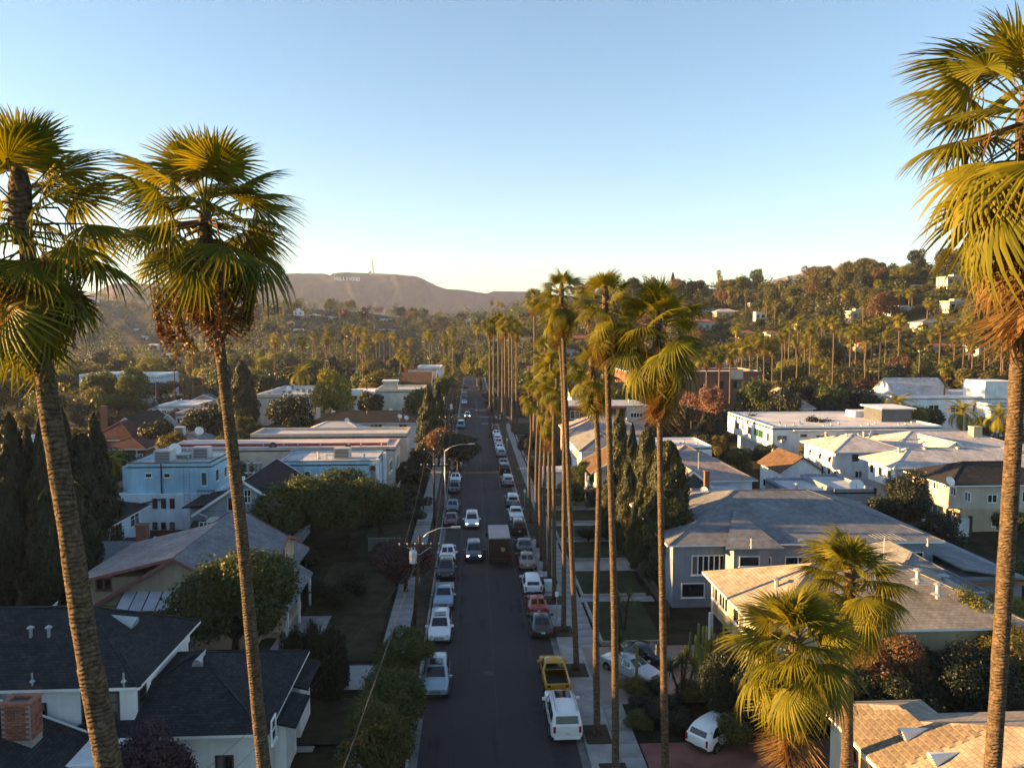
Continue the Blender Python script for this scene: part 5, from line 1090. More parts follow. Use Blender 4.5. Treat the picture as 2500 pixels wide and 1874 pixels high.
mb = MB(); mb.tube([(0, 0, 0), (.15, .05, .35), (.1, 0, .7), (0, 0, 1)], [.34, .24, .2, .18], 7); o = mb.build('trunk', PBK, smooth=True); FTR = o.data; bpy.data.objects.remove(o)
def far_palm(label, px, row, y, sc=1.0, det=1, group=None, x=None):
    H = on(px, row, y); z0 = terrain(H.x, y); h_ = max(3.0, H.z - z0); r = thing('fan_palm', label, 'palm tree', (H.x, y, z0), rng.uniform(0, 6.3), group)
    child('trunk', FTR, r, (0, 0, 0), (0, 0, 0)).scale = (1, 1, h_); hd = rng.choice(HEADS_M if det == 0 else HEADS_F)
    child('crown', hd[0], r, (0, 0, h_), (0, 0, 0), sc); child('dead_skirt', hd[1], r, (0, 0, h_), (0, 0, 0), sc); return r
for i in range(8): far_palm('tall slender fan palm in the tight kerb row before the crossing', (1232, 1196, 1250, 1206, 1262, 1216, 1226, 1243)[i], (786, 792, 790, 784, 800, 776, 800, 780)[i], 176 + i * 6, .95, 0, 'tight row of kerb palms before the crossing')
far_palm('fan palm rising alone between the tight palm row and the kerb palms', 1304, 722, 160, 1.05, 0)
for px, row, y in ((1725, 862, 196), (1756, 858, 194), (1783, 852, 200)): far_palm('fan palm in front of the brown brick block', px, row, y, 1.1, 0, 'palms before the brick block')
for px, row, y in ((1812, 838, 232), (1832, 832, 236), (1850, 826, 230), (1866, 834, 240), (1886, 838, 238), (1705, 868, 215)): far_palm('stout fan palm in the clump beyond the brick block', px, row, y, 1.15, 0, 'palm clump beyond the brick block')
for px, row, y in ((1980, 796, 250), (2036, 782, 245), (2078, 806, 255), (2092, 800, 262), (2116, 793, 240), (2130, 816, 262), (2152, 783, 240), (2164, 806, 268), (2196, 776, 236), (2248, 826, 240), (2298, 784, 232), (2332, 812, 250), (2356, 800, 228), (2408, 796, 230), (2418, 786, 246), (2448, 800, 224), (2484, 806, 236), (2007, 778, 300), (2014, 782, 304), (1966, 826, 290), (2208, 846, 262), (2232, 850, 268), (2262, 848, 276), (2310, 890, 190), (1945, 825, 300)):
    far_palm('tall fan palm with bare trunk at the foot of the wooded hillside', px, row, y, 1.05, 1, 'palms at the foot of the hillside')
for px, row, y in ((1755, 664, 560), (1990, 672, 470), (1998, 690, 480), (1951, 676, 480), (1958, 684, 490), (1896, 700, 480), (1916, 692, 490), (1780, 704, 430), (1795, 702, 430), (1802, 708, 436), (2220, 712, 330), (2330, 704, 330), (1800, 800, 300), (1660, 705, 540), (1668, 702, 545)):
    far_palm('fan palm standing among trees high on the wooded hillside', px, row, y, 1.0, 1, 'palms high on the hillside')
for i in range(22):
    px = rng.uniform(1880, 2490); far_palm('tall fan palm with bare trunk at the foot of the wooded hillside', px, rng.uniform(778, 850), rng.uniform(225, 320), 1.0, 1, 'palms at the foot of the hillside')
for i in range(16):
    px = rng.uniform(1560, 2400); q = onhill(px, rng.uniform(715, 800))
    if q: far_palm('fan palm standing among trees high on the wooded hillside', px, proj((q.x, q.y, q.z + rng.uniform(9, 15)))[1], q.y, 1.0, 1, 'palms high on the hillside')
for i in range(32):
    px = rng.uniform(650, 1130); far_palm('fan palm in the distant belt of palms across the valley', px, 800 + rng.uniform(0, 38), rng.uniform(360, 520), 1.0, 1, 'distant palm belt')
for px, row, y in ((797, 820, 330), (886, 845, 310), (977, 858, 275), (992, 876, 265), (918, 822, 350), (737, 830, 330), (1048, 812, 320), (1106, 806, 330), (1112, 840, 330), (1085, 830, 345), (1165, 800, 340), (470, 845, 300), (430, 850, 320), (670, 820, 330)):
    far_palm('lone fan palm rising above the valley trees', px, row, y, 1.05, 1, 'lone palms above the valley trees')
for px, row, y in ((1200, 736, 620), (1216, 738, 640), (1225, 742, 600), (1262, 737, 640)): far_palm('tiny fan palm on the low ridge below the mountain', px, row, y, 1.0, 1, 'tiny ridge palms')
# feather palms
def feather_head(seed, nl=26, n=26, ln=2.6):
    g = random.Random(seed); mb = MB()
    for i in range(nl):
        t = i / nl; el = R(80 - 105 * t); az = i * 2.4; prev = None; d = Vector((math.cos(az), math.sin(az), 0)); sd_ = Vector((-d.y, d.x, 0)); p = Vector((0, 0, 0)); e = el
        for k in range(n):
            q = p + (d * math.cos(e) + Vector((0, 0, math.sin(e)))) * ln / n; e -= .055 + .03 * t
            w_ = .5 * math.sin(math.pi * (k + 1) / (n + 1)) ** .6
            for s in (-1, 1):
                tip = q + sd_ * s * w_ + Vector((0, 0, -.35 * w_)) + (q - p).normalized() * .25; b0 = len(mb.v); mb.v += [tuple(p), tuple(q), tuple(tip)]; mb.f.append((b0, b0 + 1, b0 + 2))
            p = q
    o = mb.build('crown', PG); d = o.data; bpy.data.objects.remove(o); return d
FEA = [feather_head(1), feather_head(2, 22)]
def feather(label, px, row, y, sc, group=None, name='feather_palm'):
    H = on(px, row, y); z0 = terrain(H.x, y); h_ = max(1.5, H.z - z0); r = thing(name, label, 'palm tree', (H.x, y, z0), rng.uniform(0, 6), group); child('trunk', FTR, r, (0, 0, 0), (0, 0, 0)).scale = (1, 1, h_); child('crown', rng.choice(FEA), r, (0, 0, h_), (0, 0, 0), sc)
feather('drooping feather palm in front of the white tower building', 2350, 1005, 150, 1.7); feather('feather palm beside the bright trunk, over the pale roofs', 2440, 1015, 146, 1.6)
feather('big spiky feather palm behind the lift house roof', 2190, 985, 168, 1.7); feather('round date palm on the hillside above the tile roofs', 1797, 800, 330, 1.5)
feather('small date palm in the dark hollow below the white villa', 1990, 872, 270, 1.4); feather('small date palm beside the white villa', 2018, 886, 262, 1.4)
feather('feather palm by the street end beside the yellow tree', 1090, 890, 300, 2.2); feather('shaded feather palm in the dark grove beyond the cream block', 735, 912, 250, 2.2)
feather('small palm in the shaded gap behind the blue house', 268, 1125, 100, 1.0)
# ---- named trees on the left
tree('broad dark-green street-side tree in front of the second blue house', 700, 87, 1172, 4.6, LG, 0, v=0); tree('big round dark tree overhanging the shaded garden', 845, 90, 1158, 5.0, LG, 0, v=2); tree('rounded tree joining the dark pair beside the iron fence', 925, 94, 1185, 3.6, LG, 0, v=1)
tree('yellow-green dense tree beside the craftsman house', 560, 57.5, 1352, 4.2, LG, 0, v=0)
tree('shaded leafy street tree leaning over the silver-blue car', 985, 54, 1545, 2.1, LG, 0, v=2); tree('bushy street tree at the foot of the wires', 955, 45.5, 1640, 2.4, LG, 0, v=0); tree('low leafy street bush over the sidewalk', 905, 41, 1720, 2.0, LO, 0, v=2)
tree('dark maroon-leaved tree around the transformer pole', 985, 74, 1325, 2.9, LM, 0, v=0); tree('maroon shrub tree beside the iron fence', 940, 82, 1330, 2.3, LM, 0, v=1)
tree('dark tree hanging low over the roadway', 1118, 136, 1058, 4.3, LD, 0, v=1); tree('small russet tree behind the dark overhanging tree', 1070, 142, 1050, 3.2, LR, 1, v=0)
tree('purple-blossomed bush below the brick-chimney house', 335, 38.0, 1790, 1.9, LV, 0, v=0)
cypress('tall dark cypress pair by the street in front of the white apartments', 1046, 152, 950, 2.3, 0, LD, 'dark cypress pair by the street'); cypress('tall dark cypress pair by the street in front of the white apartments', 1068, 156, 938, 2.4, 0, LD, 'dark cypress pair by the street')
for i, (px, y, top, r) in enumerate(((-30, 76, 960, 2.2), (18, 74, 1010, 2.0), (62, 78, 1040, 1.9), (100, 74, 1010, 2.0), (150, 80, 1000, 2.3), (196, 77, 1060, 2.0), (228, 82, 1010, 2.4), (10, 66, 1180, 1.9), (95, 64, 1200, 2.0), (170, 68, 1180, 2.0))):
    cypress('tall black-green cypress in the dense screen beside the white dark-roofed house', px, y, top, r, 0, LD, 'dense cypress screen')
for a in (('dark dense tree masking the cream three-storey block', 712, 160, 968, 5.0, LD, 1), ('sun-topped yellow-green tree between the cream blocks', 812, 178, 912, 4.6, LY, 1), ('dark round tree in front of the white canopy block', 902, 186, 945, 3.6, LD, 1), ('dark tree beside the cream stair tower', 1020, 180, 955, 3.4, LG, 1), ('pale leafy tree beside the stair tower block', 1030, 196, 962, 2.6, LG, 1),
          ('big golden tree closing the end of the street', 1172, 320, 856, 8.2, LY, 1), ('golden lobe of foliage beside the big golden tree', 1210, 330, 862, 5.5, LY, 1), ('round green tree over the parked cars past the crossing', 1200, 262, 950, 4.4, LG, 1), ('green tree by the right kerb past the crossing', 1208, 236, 968, 3.6, LG, 1), ('dark shrubby tree at the crossing corner', 1212, 228, 985, 2.8, LD, 1),
          ('dark round tree beside the pale pink house', 490, 158, 1000, 4.2, LD, 1), ('dark round tree between maroon roof and small white gable', 380, 150, 1015, 3.4, LD, 1), ('olive bush behind the rooftop machines', 420, 132, 1060, 2.8, LO, 1), ('dark street tree beside the white hall', 300, 258, 925, 5.2, LD, 1), ('dark round tree before the battlemented hall', 390, 262, 925, 5.8, LD, 1), ('low green mass beside the car park', 285, 230, 962, 8, LG, 1),
          ('rounded green tree catching sun behind the white hall', 275 + 100, 330, 878, 7, LY, 1), ('dark tree at the edge of the car park', 545, 240, 920, 5, LD, 1), ('round tree at the street side of the dark apartments', 640, 210, 900, 5, LD, 1)): tree(a[0], a[1], a[2], a[3], a[4], a[5], a[6])
cypress('very tall dark cypress beside the curved palm trunk', 592, 176, 880, 3.4, 0); cypress('dark cypress behind the cream three-storey block', 560, 200, 890, 3.0, 0)
for i in range(9): tree('dark trimmed shrub in the hedge above the pale drive', 690 + i * 16, 52.9 + rng.uniform(-.3, .3), 1545 + rng.uniform(-14, 8), .75, LD, 1, 'hedge_shrub', 'shrub', group='hedge above the pale drive')
for px, y, top, r in ((640, 75, 1390, 1.5), (690, 78, 1400, 1.8), (735, 82, 1400, 1.6), (760, 72, 1450, 1.3), (810, 70, 1455, 1.2), (850, 74, 1430, 1.5)): tree('dark garden shrub in the shaded yard before the porch', px, y, top, r, LD, 1, 'garden_shrub', 'shrub', group='shaded yard shrubs')
for px, y, top, r in ((960, 104, 1210, 2.2), (985, 112, 1190, 2.2), (1000, 120, 1130, 2.4), (1020, 130, 1100, 2.2), (945, 120, 1150, 2.0), (1010, 100, 1260, 1.6), (1030, 108, 1230, 1.5), (905, 100, 1260, 1.8)): tree('dark front-garden tree between flats and power poles', px, y, top, r, LD, 1, group='garden trees by the power poles')
# ---- named trees on the right
for px, y, top, r in ((1512, 108, 1000, 1.3), (1545, 100, 1035, 1.5), (1580, 94, 1045, 1.6), (1602, 88, 1100, 1.6), (1495, 92, 1150, 1.6), (1535, 86, 1130, 1.5), (1572, 80, 1160, 1.7)): cypress('tall Italian cypress in the thick clump beside the kerb palms', px, y, top, r, 0, LC, 'thick cypress clump')
cypress('broadest cypress, sunlit along its edge, beside the blue-grey house', 1632, 74, 1078, 2.3, 0, LC, v=1)
cypress('slender cypress beyond the pinkish hip roof', 1592, 150, 975, 1.6, 0, LD); cypress('dark cypress beside the pink-flowering tree', 1722, 160, 1005, 1.7, 0, LD); cypress('dark cypress close to the large white block', 1757, 150, 1020, 1.8, 0, LD)
for px, y, top, r, m in ((2195, 47.5, 1560, 2.6, LR), (2270, 48, 1600, 2.6, LD), (2345, 47, 1620, 2.6, LD), (2140, 46, 1640, 2.3, LD), (2230, 45.5, 1650, 2.3, LD), (2420, 46, 1590, 2.6, LD), (2490, 48, 1540, 2.6, LO), (2040, 46, 1660, 2.2, LD), (1860, 46, 1640, 2.0, LD), (1800, 47, 1600, 1.8, LD)): tree(HUE[m.name] + ' bushy tree in the thicket behind the shingle roof', px, y, top, r, m, 0, 'thicket_tree', group=HUE[m.name] + ' trees of the thicket behind the shingle roof')
tree('sunlit golden-green round tree beside the bright palm trunk', 2395, 52, 1448, 2.3, LY, 0, v=0); tree('golden-green tree behind the bright palm trunk', 2500, 56, 1455, 2.4, LY, 0)
def pine(label, px, y, top, r, m=LD): x = xat(px, y); h_ = zrow(top, x, y) - terrain(x, y); return plant('conifer_tree', label, 'tree', PINE, CTR, (x, y, terrain(x, y)), (r / .26, r / .26, h_), m=m)
tree('dark open-branched pine before the sand-coloured house', 2225, 90, 1158, 3.0, LD, 0, 'pine_tree', v=0)
pine('dark tiered conifer before the large white block', 1976, 186, 925, 3.2); pine('small spired conifer on the hill skyline', 1638, 540, 665, 4)
tree('pink-flowering tree before the brick block', 1742, 178, 948, 4.2, LP, 1); tree('pink-flowering tree beside the dark cypress', 1690, 184, 962, 3, LP, 1)
tree('courtyard tree poking above the large white roof', 2000, 150, 1012, 3.4, LD, 1, z0=2)
for px, y, top, r, m in ((1425, 116, 1130, 2.6, LG), (1395, 108, 1180, 2.2, LG), (1462, 104, 1190, 2.4, LD), (1395, 136, 1105, 2.6, LD), (1290, 150, 1060, 2.2, LD), (1315, 132, 1140, 1.9, LD), (1440, 90, 1300, 1.7, LD)): tree(HUE[m.name] + ' yard tree among the kerb palm trunks', px, y, top, r, m, 0, group=HUE[m.name] + ' yard trees behind the kerb palms')
for px, y, top, r, m in ((1505, 190, 935, 4.2, LG), (1450, 206, 940, 4.2, LG), (1850, 176, 930, 4.4, LG), (1885, 190, 915, 4.6, LO), (1912, 170, 952, 4.2, LD), (1950, 196, 905, 5.2, LO), (2030, 182, 945, 4.2, LG), (1800, 170, 985, 3.4, LD), (1830, 162, 1000, 3.2, LD), (2065, 190, 940, 4.4, LD), (2100, 196, 950, 4.4, LG), (2130, 184, 968, 4.0, LD), (2270, 172, 985, 3.6, LG), (2050, 176, 985, 3.4, LD), (2400, 160, 1020, 3, LG), (2480, 158, 1030, 3, LG), (1660, 170, 990, 3.6, LD), (1630, 158, 1020, 3.0, LD), (2240, 168, 1000, 2.6, LY), (1690, 150, 1050, 2.6, LD)):
    tree(HUE[m.name] + ' tree in the grove between brick block and white apartments', px, y, top, r, m, 1, group=HUE[m.name] + ' trees of the grove beyond the white apartments')
# low planting on the right
for i, (px, py, r, h_) in enumerate(((1545, 1700, 1.0, 1.3), (1570, 1740, 1.1, 1.4), (1600, 1770, 1.1, 1.3), (1560, 1780, .9, 1.1), (1640, 1740, 1.0, 1.3), (1660, 1790, 1.1, 1.4), (1690, 1720, 1.2, 1.6), (1600, 1700, .9, 1.2), (1790, 1700, 1.2, 2.0), (1790, 1830, 1.2, 2.2), (1800, 1760, 1.2, 2.6))):
    p = G(px, py); me, td = MIDT[i % 3]; plant('garden_shrub', ('dark' if i % 3 else 'olive') + ' shrub in the planted bed between driveways', 'shrub', me, None, (p.x, p.y, .1 - h_ * .36), (r, r, h_ * .62), m=LD if i % 3 else LO, group=('dark' if i % 3 else 'olive') + ' planted bed shrubs')
CACT = mat('cactus_green', (.10, .14, .035), .7, .25, 3)
def cactus(label, px, py, n, h_, sp):
    p = G(px, py); r = thing('column_cactus', label, 'cactus', (p.x, p.y, .1))
    for i in range(n):
        a = rng.uniform(0, 6.3); d = rng.uniform(.1, sp); hh = h_ * rng.uniform(.55, 1); x, y = math.cos(a) * d, math.sin(a) * d * .6
        mb = MB(); mb.tube([(x * .4, y * .4, 0), (x * .9, y * .9, hh * .35), (x, y, hh * .6), (x, y, hh - .12), (x, y, hh)], [.085, .09, .095, .085, .03], 7); mb.build('stem', CACT, r, smooth=False)
cactus('sunlit cluster of tall column cacti beside the driveway', 1718, 1652, 22, 4.0, 1.7); cactus('single thin column cactus beside the silver sedan', 1553, 1685, 2, 3.4, .25)
def rosette(seed, n=60, ln=.75):
    g = random.Random(seed); mb = MB()
    for i in range(n):
        el = R(85 - 115 * (i / n)); az = i * 2.4; d = Vector((math.cos(az) * math.cos(el), math.sin(az) * math.cos(el), math.sin(el))); s = Vector((-math.sin(az), math.cos(az), 0)) * .035; L_ = ln * g.uniform(.8, 1.1); tip = d * L_ + Vector((0, 0, -.25 * L_ * (1 - math.sin(el))))
        b0 = len(mb.v); mb.v += [tuple(-s * .6), tuple(d * L_ * .5 - s), tuple(tip), tuple(d * L_ * .5 + s), tuple(s * .6)]; mb.f.append(tuple(range(b0, b0 + 5)))
    o = mb.build('leaf_rosette', LG); d = o.data; bpy.data.objects.remove(o); return d
ROS = [rosette(1), rosette(2, 46, .9)]
def yucca(label, px, py, heads, group=None):
    p = G(px, py); r = thing('yucca_tree', label, 'yucca', (p.x, p.y, .1), 0, group)
    for dx, dy, hh in heads: MB().tube([(dx * .15, dy * .15, 0), (dx * .5, dy * .5, hh * .55), (dx, dy, hh)], [.13, .09, .06], 6).build('stem', BK, r); child('leaf_rosette', rng.choice(ROS), r, (dx, dy, hh), (0, 0, rng.uniform(0, 6)), 1.15)
yucca('spiky yucca with forked pale stem on the front lawn', 1522, 1545, ((-.5, 0, 2.6), (.5, .2, 2.9)));yucca('shaggy yucca pressed against a kerb palm trunk', 1508, 1640, ((0, 0, 2.3), (.2, .3, 2.0)))
yucca('many-headed yucca before the column cacti', 1665, 1725, ((-.8, 0, 2.6), (0, .2, 3.0), (.8, -.1, 2.7), (.4, .5, 3.2))); yucca('many-headed yucca beside the white hatchback', 1740, 1745, ((-.7, .2, 2.6), (.1, 0, 2.9), (.9, .2, 2.5)))
# ---- scattered valley and hillside trees (each one an object), and the woodland mass behind them
def free(x, y, pad=2.5):
    if KL - 3 < x < KR + 3.5 and y < 345: return False
    if XS0 - 2 < y < XS1 + 3 and -110 < x < 130: return False
    if -115 < x < -88 and 246 < y < 290: return False
    return not any(a - pad < x < b + pad and c - pad < y < d + pad for a, b, c, d in WALLS)
def hides(x, y):
    """would a tree here stand in front of a house the photograph shows?"""
    z = terrain(x, y); a, b = proj((x, y, z)), proj((x, y, z + 9)); r = 4.5 * FPX / y
    return any(q[0] - r * .6 < a[0] < q[1] + r * .6 and b[1] < q[2] * .48 + q[3] * .52 and a[1] > q[2] and min(q[4] - 90, q[4] * .72) < y < q[4] + 3 for q in HOUSEPX)
SPOTS = []
def scatter(label, group, n, region, rr, hh, mats, det=2, sep=6.0, name='leafy_tree', tries=40, seed=1):
    g = random.Random(seed); k = 0; t = 0
    while k < n and t < n * tries:
        t += 1; x, y = region(g)
        if not free(x, y) or hides(x, y) or any((x - a) ** 2 + (y - b) ** 2 < sep * sep for a, b in SPOTS): continue
        SPOTS.append((x, y)); r = g.uniform(*rr); me, td = (MIDT if det == 1 else FART)[g.randrange(3)]
        sc_ = (r, r * g.uniform(.85, 1.15), g.uniform(*hh) / 2.05); m_ = g.choice(mats); hue = HUE[m_.name]
        plant(name, label.replace('COLOUR', hue), 'tree', me, td, (x, y, terrain(x, y)), sc_, m=m_, group=hue + ' ' + group); k += 1
def wedge(c0, c1, d0, d1):
    def f(g):
        c = g.uniform(c0, c1); a = math.atan((c - CX) / FPX) + YAW; d = math.sqrt(g.uniform(d0 * d0, d1 * d1)); return math.sin(a) * d, math.cos(a) * d
    return f
scatter('COLOUR tree in the shaded valley between rooftops and palm belt', 'valley trees', 95, wedge(-60, 1120, 215, 470), (3.6, 6.5), (8, 14), [LG, LG, LD, LO, LY], 1, 7.5, seed=2)
scatter('COLOUR tree among the white houses of the low shaded hill', 'low hill trees', 45, wedge(560, 1500, 480, 860), (5, 8.5), (10, 17), [LD, LG, LD, LO, LR], 2, 12, seed=3)
scatter('COLOUR tree on the sunlit wooded hillside', 'hillside trees', 150, wedge(1280, 2560, 260, 530), (4.0, 7.5), (8, 15), [LG, LO, LO, LY, LD, LO, LR], 1, 8.5, seed=4)
scatter('small COLOUR tree between the middle-distance roofs', 'trees between the roofs', 20, wedge(20, 640, 110, 215), (2.2, 3.8), (5, 8), [LD, LG, LO], 1, 7, seed=5)
scatter('small COLOUR garden tree among the pale roofs', 'trees among the pale roofs', 14, wedge(1640, 2560, 78, 165), (1.8, 3.0), (4, 6.5), [LD, LG, LO], 1, 6, seed=6)
def woodland(n, regs, seed, low=False):
    g = random.Random(seed); Ps, Ns = [], []
    base = [blob_points(9, 70 if low else 150, spread=.7) for _ in range(5)]
    for c0, c1, d0, d1, rr, cnt in regs:
        f = wedge(c0, c1, d0, d1)
        for _ in range(cnt):
            x, y = f(g)
            if not free(x, y, 2 if low else 4) or (not low and hides(x, y)): continue
            P, Nn, B = base[g.randrange(5)]; r = g.uniform(*rr); h_ = r * g.uniform(.85, 1.3); Ps.append(P * np.array([r, r, h_]) + np.array([x, y, terrain(x, y) - h_ * .35])); Ns.append(Nn)
    return np.concatenate(Ps), np.concatenate(Ns)
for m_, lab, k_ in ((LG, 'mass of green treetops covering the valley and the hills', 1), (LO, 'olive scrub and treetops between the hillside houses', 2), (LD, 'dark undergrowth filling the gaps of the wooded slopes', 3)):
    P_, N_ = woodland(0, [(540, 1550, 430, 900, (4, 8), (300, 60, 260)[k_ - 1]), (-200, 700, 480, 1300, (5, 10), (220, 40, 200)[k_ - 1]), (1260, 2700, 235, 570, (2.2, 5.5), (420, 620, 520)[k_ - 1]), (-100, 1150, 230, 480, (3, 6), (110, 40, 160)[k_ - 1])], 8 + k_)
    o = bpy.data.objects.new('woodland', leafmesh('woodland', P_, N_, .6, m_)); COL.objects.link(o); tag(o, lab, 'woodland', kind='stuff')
for m_, lab, k_ in ((LO, 'low olive scrub carpeting the hillside between houses', 77), (LG, 'low green shrubs tucked round the hillside houses', 78)):
    P_, N_ = woodland(0, [(1260, 2700, 235, 560, (1.2, 2.8), 1500), (560, 1550, 430, 800, (1.5, 3), 350)], k_, True)
    g = random.Random(k_); b_ = [blob_points(9, 90, spread=.7) for _ in range(4)]; A_, B_ = [P_], [N_]
    for a, b, c, d, dd in HOUSEPX:
        for _ in range(4):
            x = xat(g.uniform(a, b), dd, (c + d) / 2); y = dd - g.uniform(2, 5); r = g.uniform(1.4, 2.6); P, Nn, B = g.choice(b_); A_.append(P * np.array([r, r, r * .8]) + np.array([x, y, terrain(x, y) - r * .3])); B_.append(Nn)
    o = bpy.data.objects.new('scrub', leafmesh('scrub', np.concatenate(A_), np.concatenate(B_), .42, m_)); COL.objects.link(o); tag(o, lab, 'scrub', kind='stuff')
for x, y, h_ in ((-43, 38, 14), (-42, 46, 14.5), (-44, 54, 14), (-52, 30, 15), (-36, 30, 13)): me, td = MIDT[1]; plant('unseen_shade_tree', 'unseen evergreen added to shade the brick-chimney house', 'tree', me, td, (x, y, 0), (4.6, 4.6, h_ / 2.05), m=LD, group='unseen evergreens added to shade the brick-chimney house')  # out-of-view trees added to keep the dark hip roof in shade
# unseen tree rows, added west of the view to throw shade over the street
for i in range(15):
    y = -28 + i * 10.5; x = -84 - (i % 3) * 5; me, td = MIDT[i % 3]; plant('unseen_shade_tree', 'unseen tall evergreen added in rows to shade the street', 'tree', me, td, (x, y, 0), (7.5, 7.5, (17.4 + rng.uniform(-1.0, 1.2)) / 2.05), m=LD, group='unseen evergreens added to shade the street')
    plant('unseen_shade_tree', 'unseen tall evergreen added in rows to shade the street', 'tree', me, td, (x - 17, y + 5, 0), (7.5, 7.5, (19.6 + rng.uniform(-1.0, 1.0)) / 2.05), m=LD, group='unseen evergreens added to shade the street')
# ------------------------------------------------------------------ vehicles
def paint(name, c, metal=.0, rough=.28): return mat('paint_' + name, c, rough, .06, .8, metal=metal, spec=.5, coat=.6)
PAINT = {k: paint(k, c, m) for k, (c, m) in dict(white=((.72, .73, .74), 0), silver=((.42, .44, .46), .5), bluesilver=((.30, .38, .45), .4), grey=((.09, .10, .12), .3), black=((.012, .012, .014), 0), red=((.28, .012, .016), 0), yellow=((.52, .27, .015), 0), tan=((.26, .21, .16), .3), navy=((.03, .045, .075), .2), blue=((.10, .30, .42), .2), maroon=((.10, .012, .016), .1), brown=((.045, .024, .012), 0)).items()}
CGLASS = mat('car_glass', (.008, .01, .012), .04, 0, 1, spec=.7)
RUB = mat('tyre_rubber', (.012, .012, .012), .85, .2, 4)
RIM = mat('wheel_rim', (.35, .35, .36), .35, .1, 3, metal=.7)
TAIL = mat('tail_lamp', (.25, .008, .008), .25, .1, 2, spec=.6); LAMP = mat('head_lamp', (.5, .52, .55), .12, .1, 2, spec=.7); LIT = glow('lit_head_lamp', (1.0, .93, .85), 6.0)
PLATE = mat('licence_plate', (.55, .58, .62), .5, .2, 8); BUMP = mat('black_plastic', (.02, .02, .022), .6, .1, 2)
# station: s (0 rear .. 1 front), half width factor, bottom, belt, roof, roof half width factor   (heights in metres)
BODY = {
 'sedan': (4.7, 1.82, [(0, .80, .42, .72, .74, .70), (.02, .92, .30, .86, .90, .78), (.08, .98, .24, .93, .98, .84), (.17, 1, .22, .95, 1.02, .82), (.31, 1, .20, .95, 1.40, .68), (.46, 1, .20, .94, 1.45, .68), (.58, 1, .20, .93, 1.40, .68), (.735, 1, .22, .92, .98, .82), (.85, .99, .24, .84, .90, .82), (.95, .95, .26, .70, .78, .76), (1, .80, .40, .58, .62, .66)], (.17, .31), (.58, .735)),
 'coupe': (4.4, 1.78, [(0, .80, .40, .74, .76, .7), (.02, .92, .30, .88, .92, .8), (.08, .98, .24, .92, .97, .84), (.16, 1, .22, .93, 1.0, .82), (.34, 1, .2, .92, 1.28, .66), (.46, 1, .2, .91, 1.32, .66), (.56, 1, .2, .9, 1.27, .66), (.73, 1, .22, .88, .93, .82), (.86, .98, .24, .78, .84, .82), (.95, .94, .26, .66, .72, .76), (1, .8, .38, .55, .58, .66)], (.16, .34), (.56, .73)),
 'suv': (4.7, 1.88, [(0, .86, .48, 1.0, 1.04, .78), (.015, .94, .36, 1.05, 1.12, .78), (.06, .99, .30, 1.08, 1.58, .74), (.12, 1, .28, 1.08, 1.70, .74), (.3, 1, .27, 1.07, 1.74, .75), (.5, 1, .27, 1.06, 1.73, .75), (.6, 1, .27, 1.05, 1.66, .73), (.735, 1, .27, 1.03, 1.10, .84), (.86, .99, .28, .98, 1.04, .84), (.96, .95, .32, .86, .94, .78), (1, .84, .45, .72, .78, .7)], (.015, .06), (.6, .735)),
 'big': (5.2, 2.0, [(0, .90, .5, 1.1, 1.16, .84), (.012, .96, .40, 1.14, 1.22, .84), (.045, .99, .34, 1.16, 1.76, .80), (.09, 1, .32, 1.16, 1.86, .80), (.3, 1, .32, 1.15, 1.90, .80), (.52, 1, .32, 1.14, 1.88, .80), (.62, 1, .32, 1.13, 1.80, .78), (.73, 1, .32, 1.12, 1.19, .88), (.87, 1, .34, 1.08, 1.14, .88), (.97, .97, .38, .98, 1.04, .84), (1, .9, .5, .84, .9, .78)], (.012, .045), (.62, .73)),
 'hatch': (4.4, 1.82, [(0, .86, .46, .92, .96, .76), (.015, .94, .34, .98, 1.05, .76), (.07, .99, .27, 1.0, 1.40, .72), (.16, 1, .25, 1.0, 1.60, .72), (.32, 1, .24, .99, 1.66, .73), (.5, 1, .24, .98, 1.64, .73), (.6, 1, .24, .97, 1.57, .71), (.75, 1, .25, .95, 1.01, .84), (.87, .99, .26, .88, .95, .82), (.96, .95, .3, .76, .84, .76), (1, .82, .42, .64, .68, .68)], (.015, .07), (.6, .75)),
 'van': (5.0, 1.95, [(0, .92, .45, 1.05, 1.1, .86), (.012, .97, .36, 1.1, 1.75, .84), (.04, 1, .3, 1.12, 1.92, .84), (.3, 1, .28, 1.12, 1.97, .85), (.6, 1, .28, 1.1, 1.95, .85), (.72, 1, .28, 1.08, 1.85, .82), (.86, 1, .28, 1.04, 1.1, .86), (.95, .97, .3, .92, .98, .84), (1, .88, .42, .74, .8, .76)], (0, .012), (.72, .86)),
 'pickup': (5.2, 1.85, [(0, .94, .5, .98, 1.0, .93), (.01, .97, .42, 1.02, 1.04, .95), (.42, 1, .36, 1.04, 1.06, .95), (.44, 1, .34, 1.04, 1.55, .76), (.47, 1, .34, 1.04, 1.66, .74), (.58, 1, .34, 1.03, 1.68, .74), (.64, 1, .34, 1.02, 1.62, .72), (.745, 1, .34, 1.02, 1.08, .86), (.87, 1, .34, .98, 1.04, .86), (.97, .97, .38, .86, .92, .8), (1, .9, .5, .72, .78, .74)], (.42, .44), (.64, .745)),
}
def section(st, hw, L_):
    s, wf, zb, zt, zr, rf = st; x = (s - .5) * L_; w_ = hw * wf; wr = hw * rf; zm = zb + (zt - zb) * .55
    return [(x, 0, zb), (x, w_ * .84, zb), (x, w_ * .97, zb + .10), (x, w_, zm), (x, w_ * .965, zt), (x, wr + (w_ * .965 - wr) * .12, zr - (zr - zt) * .16), (x, wr * .86, zr), (x, 0, zr + .025)]
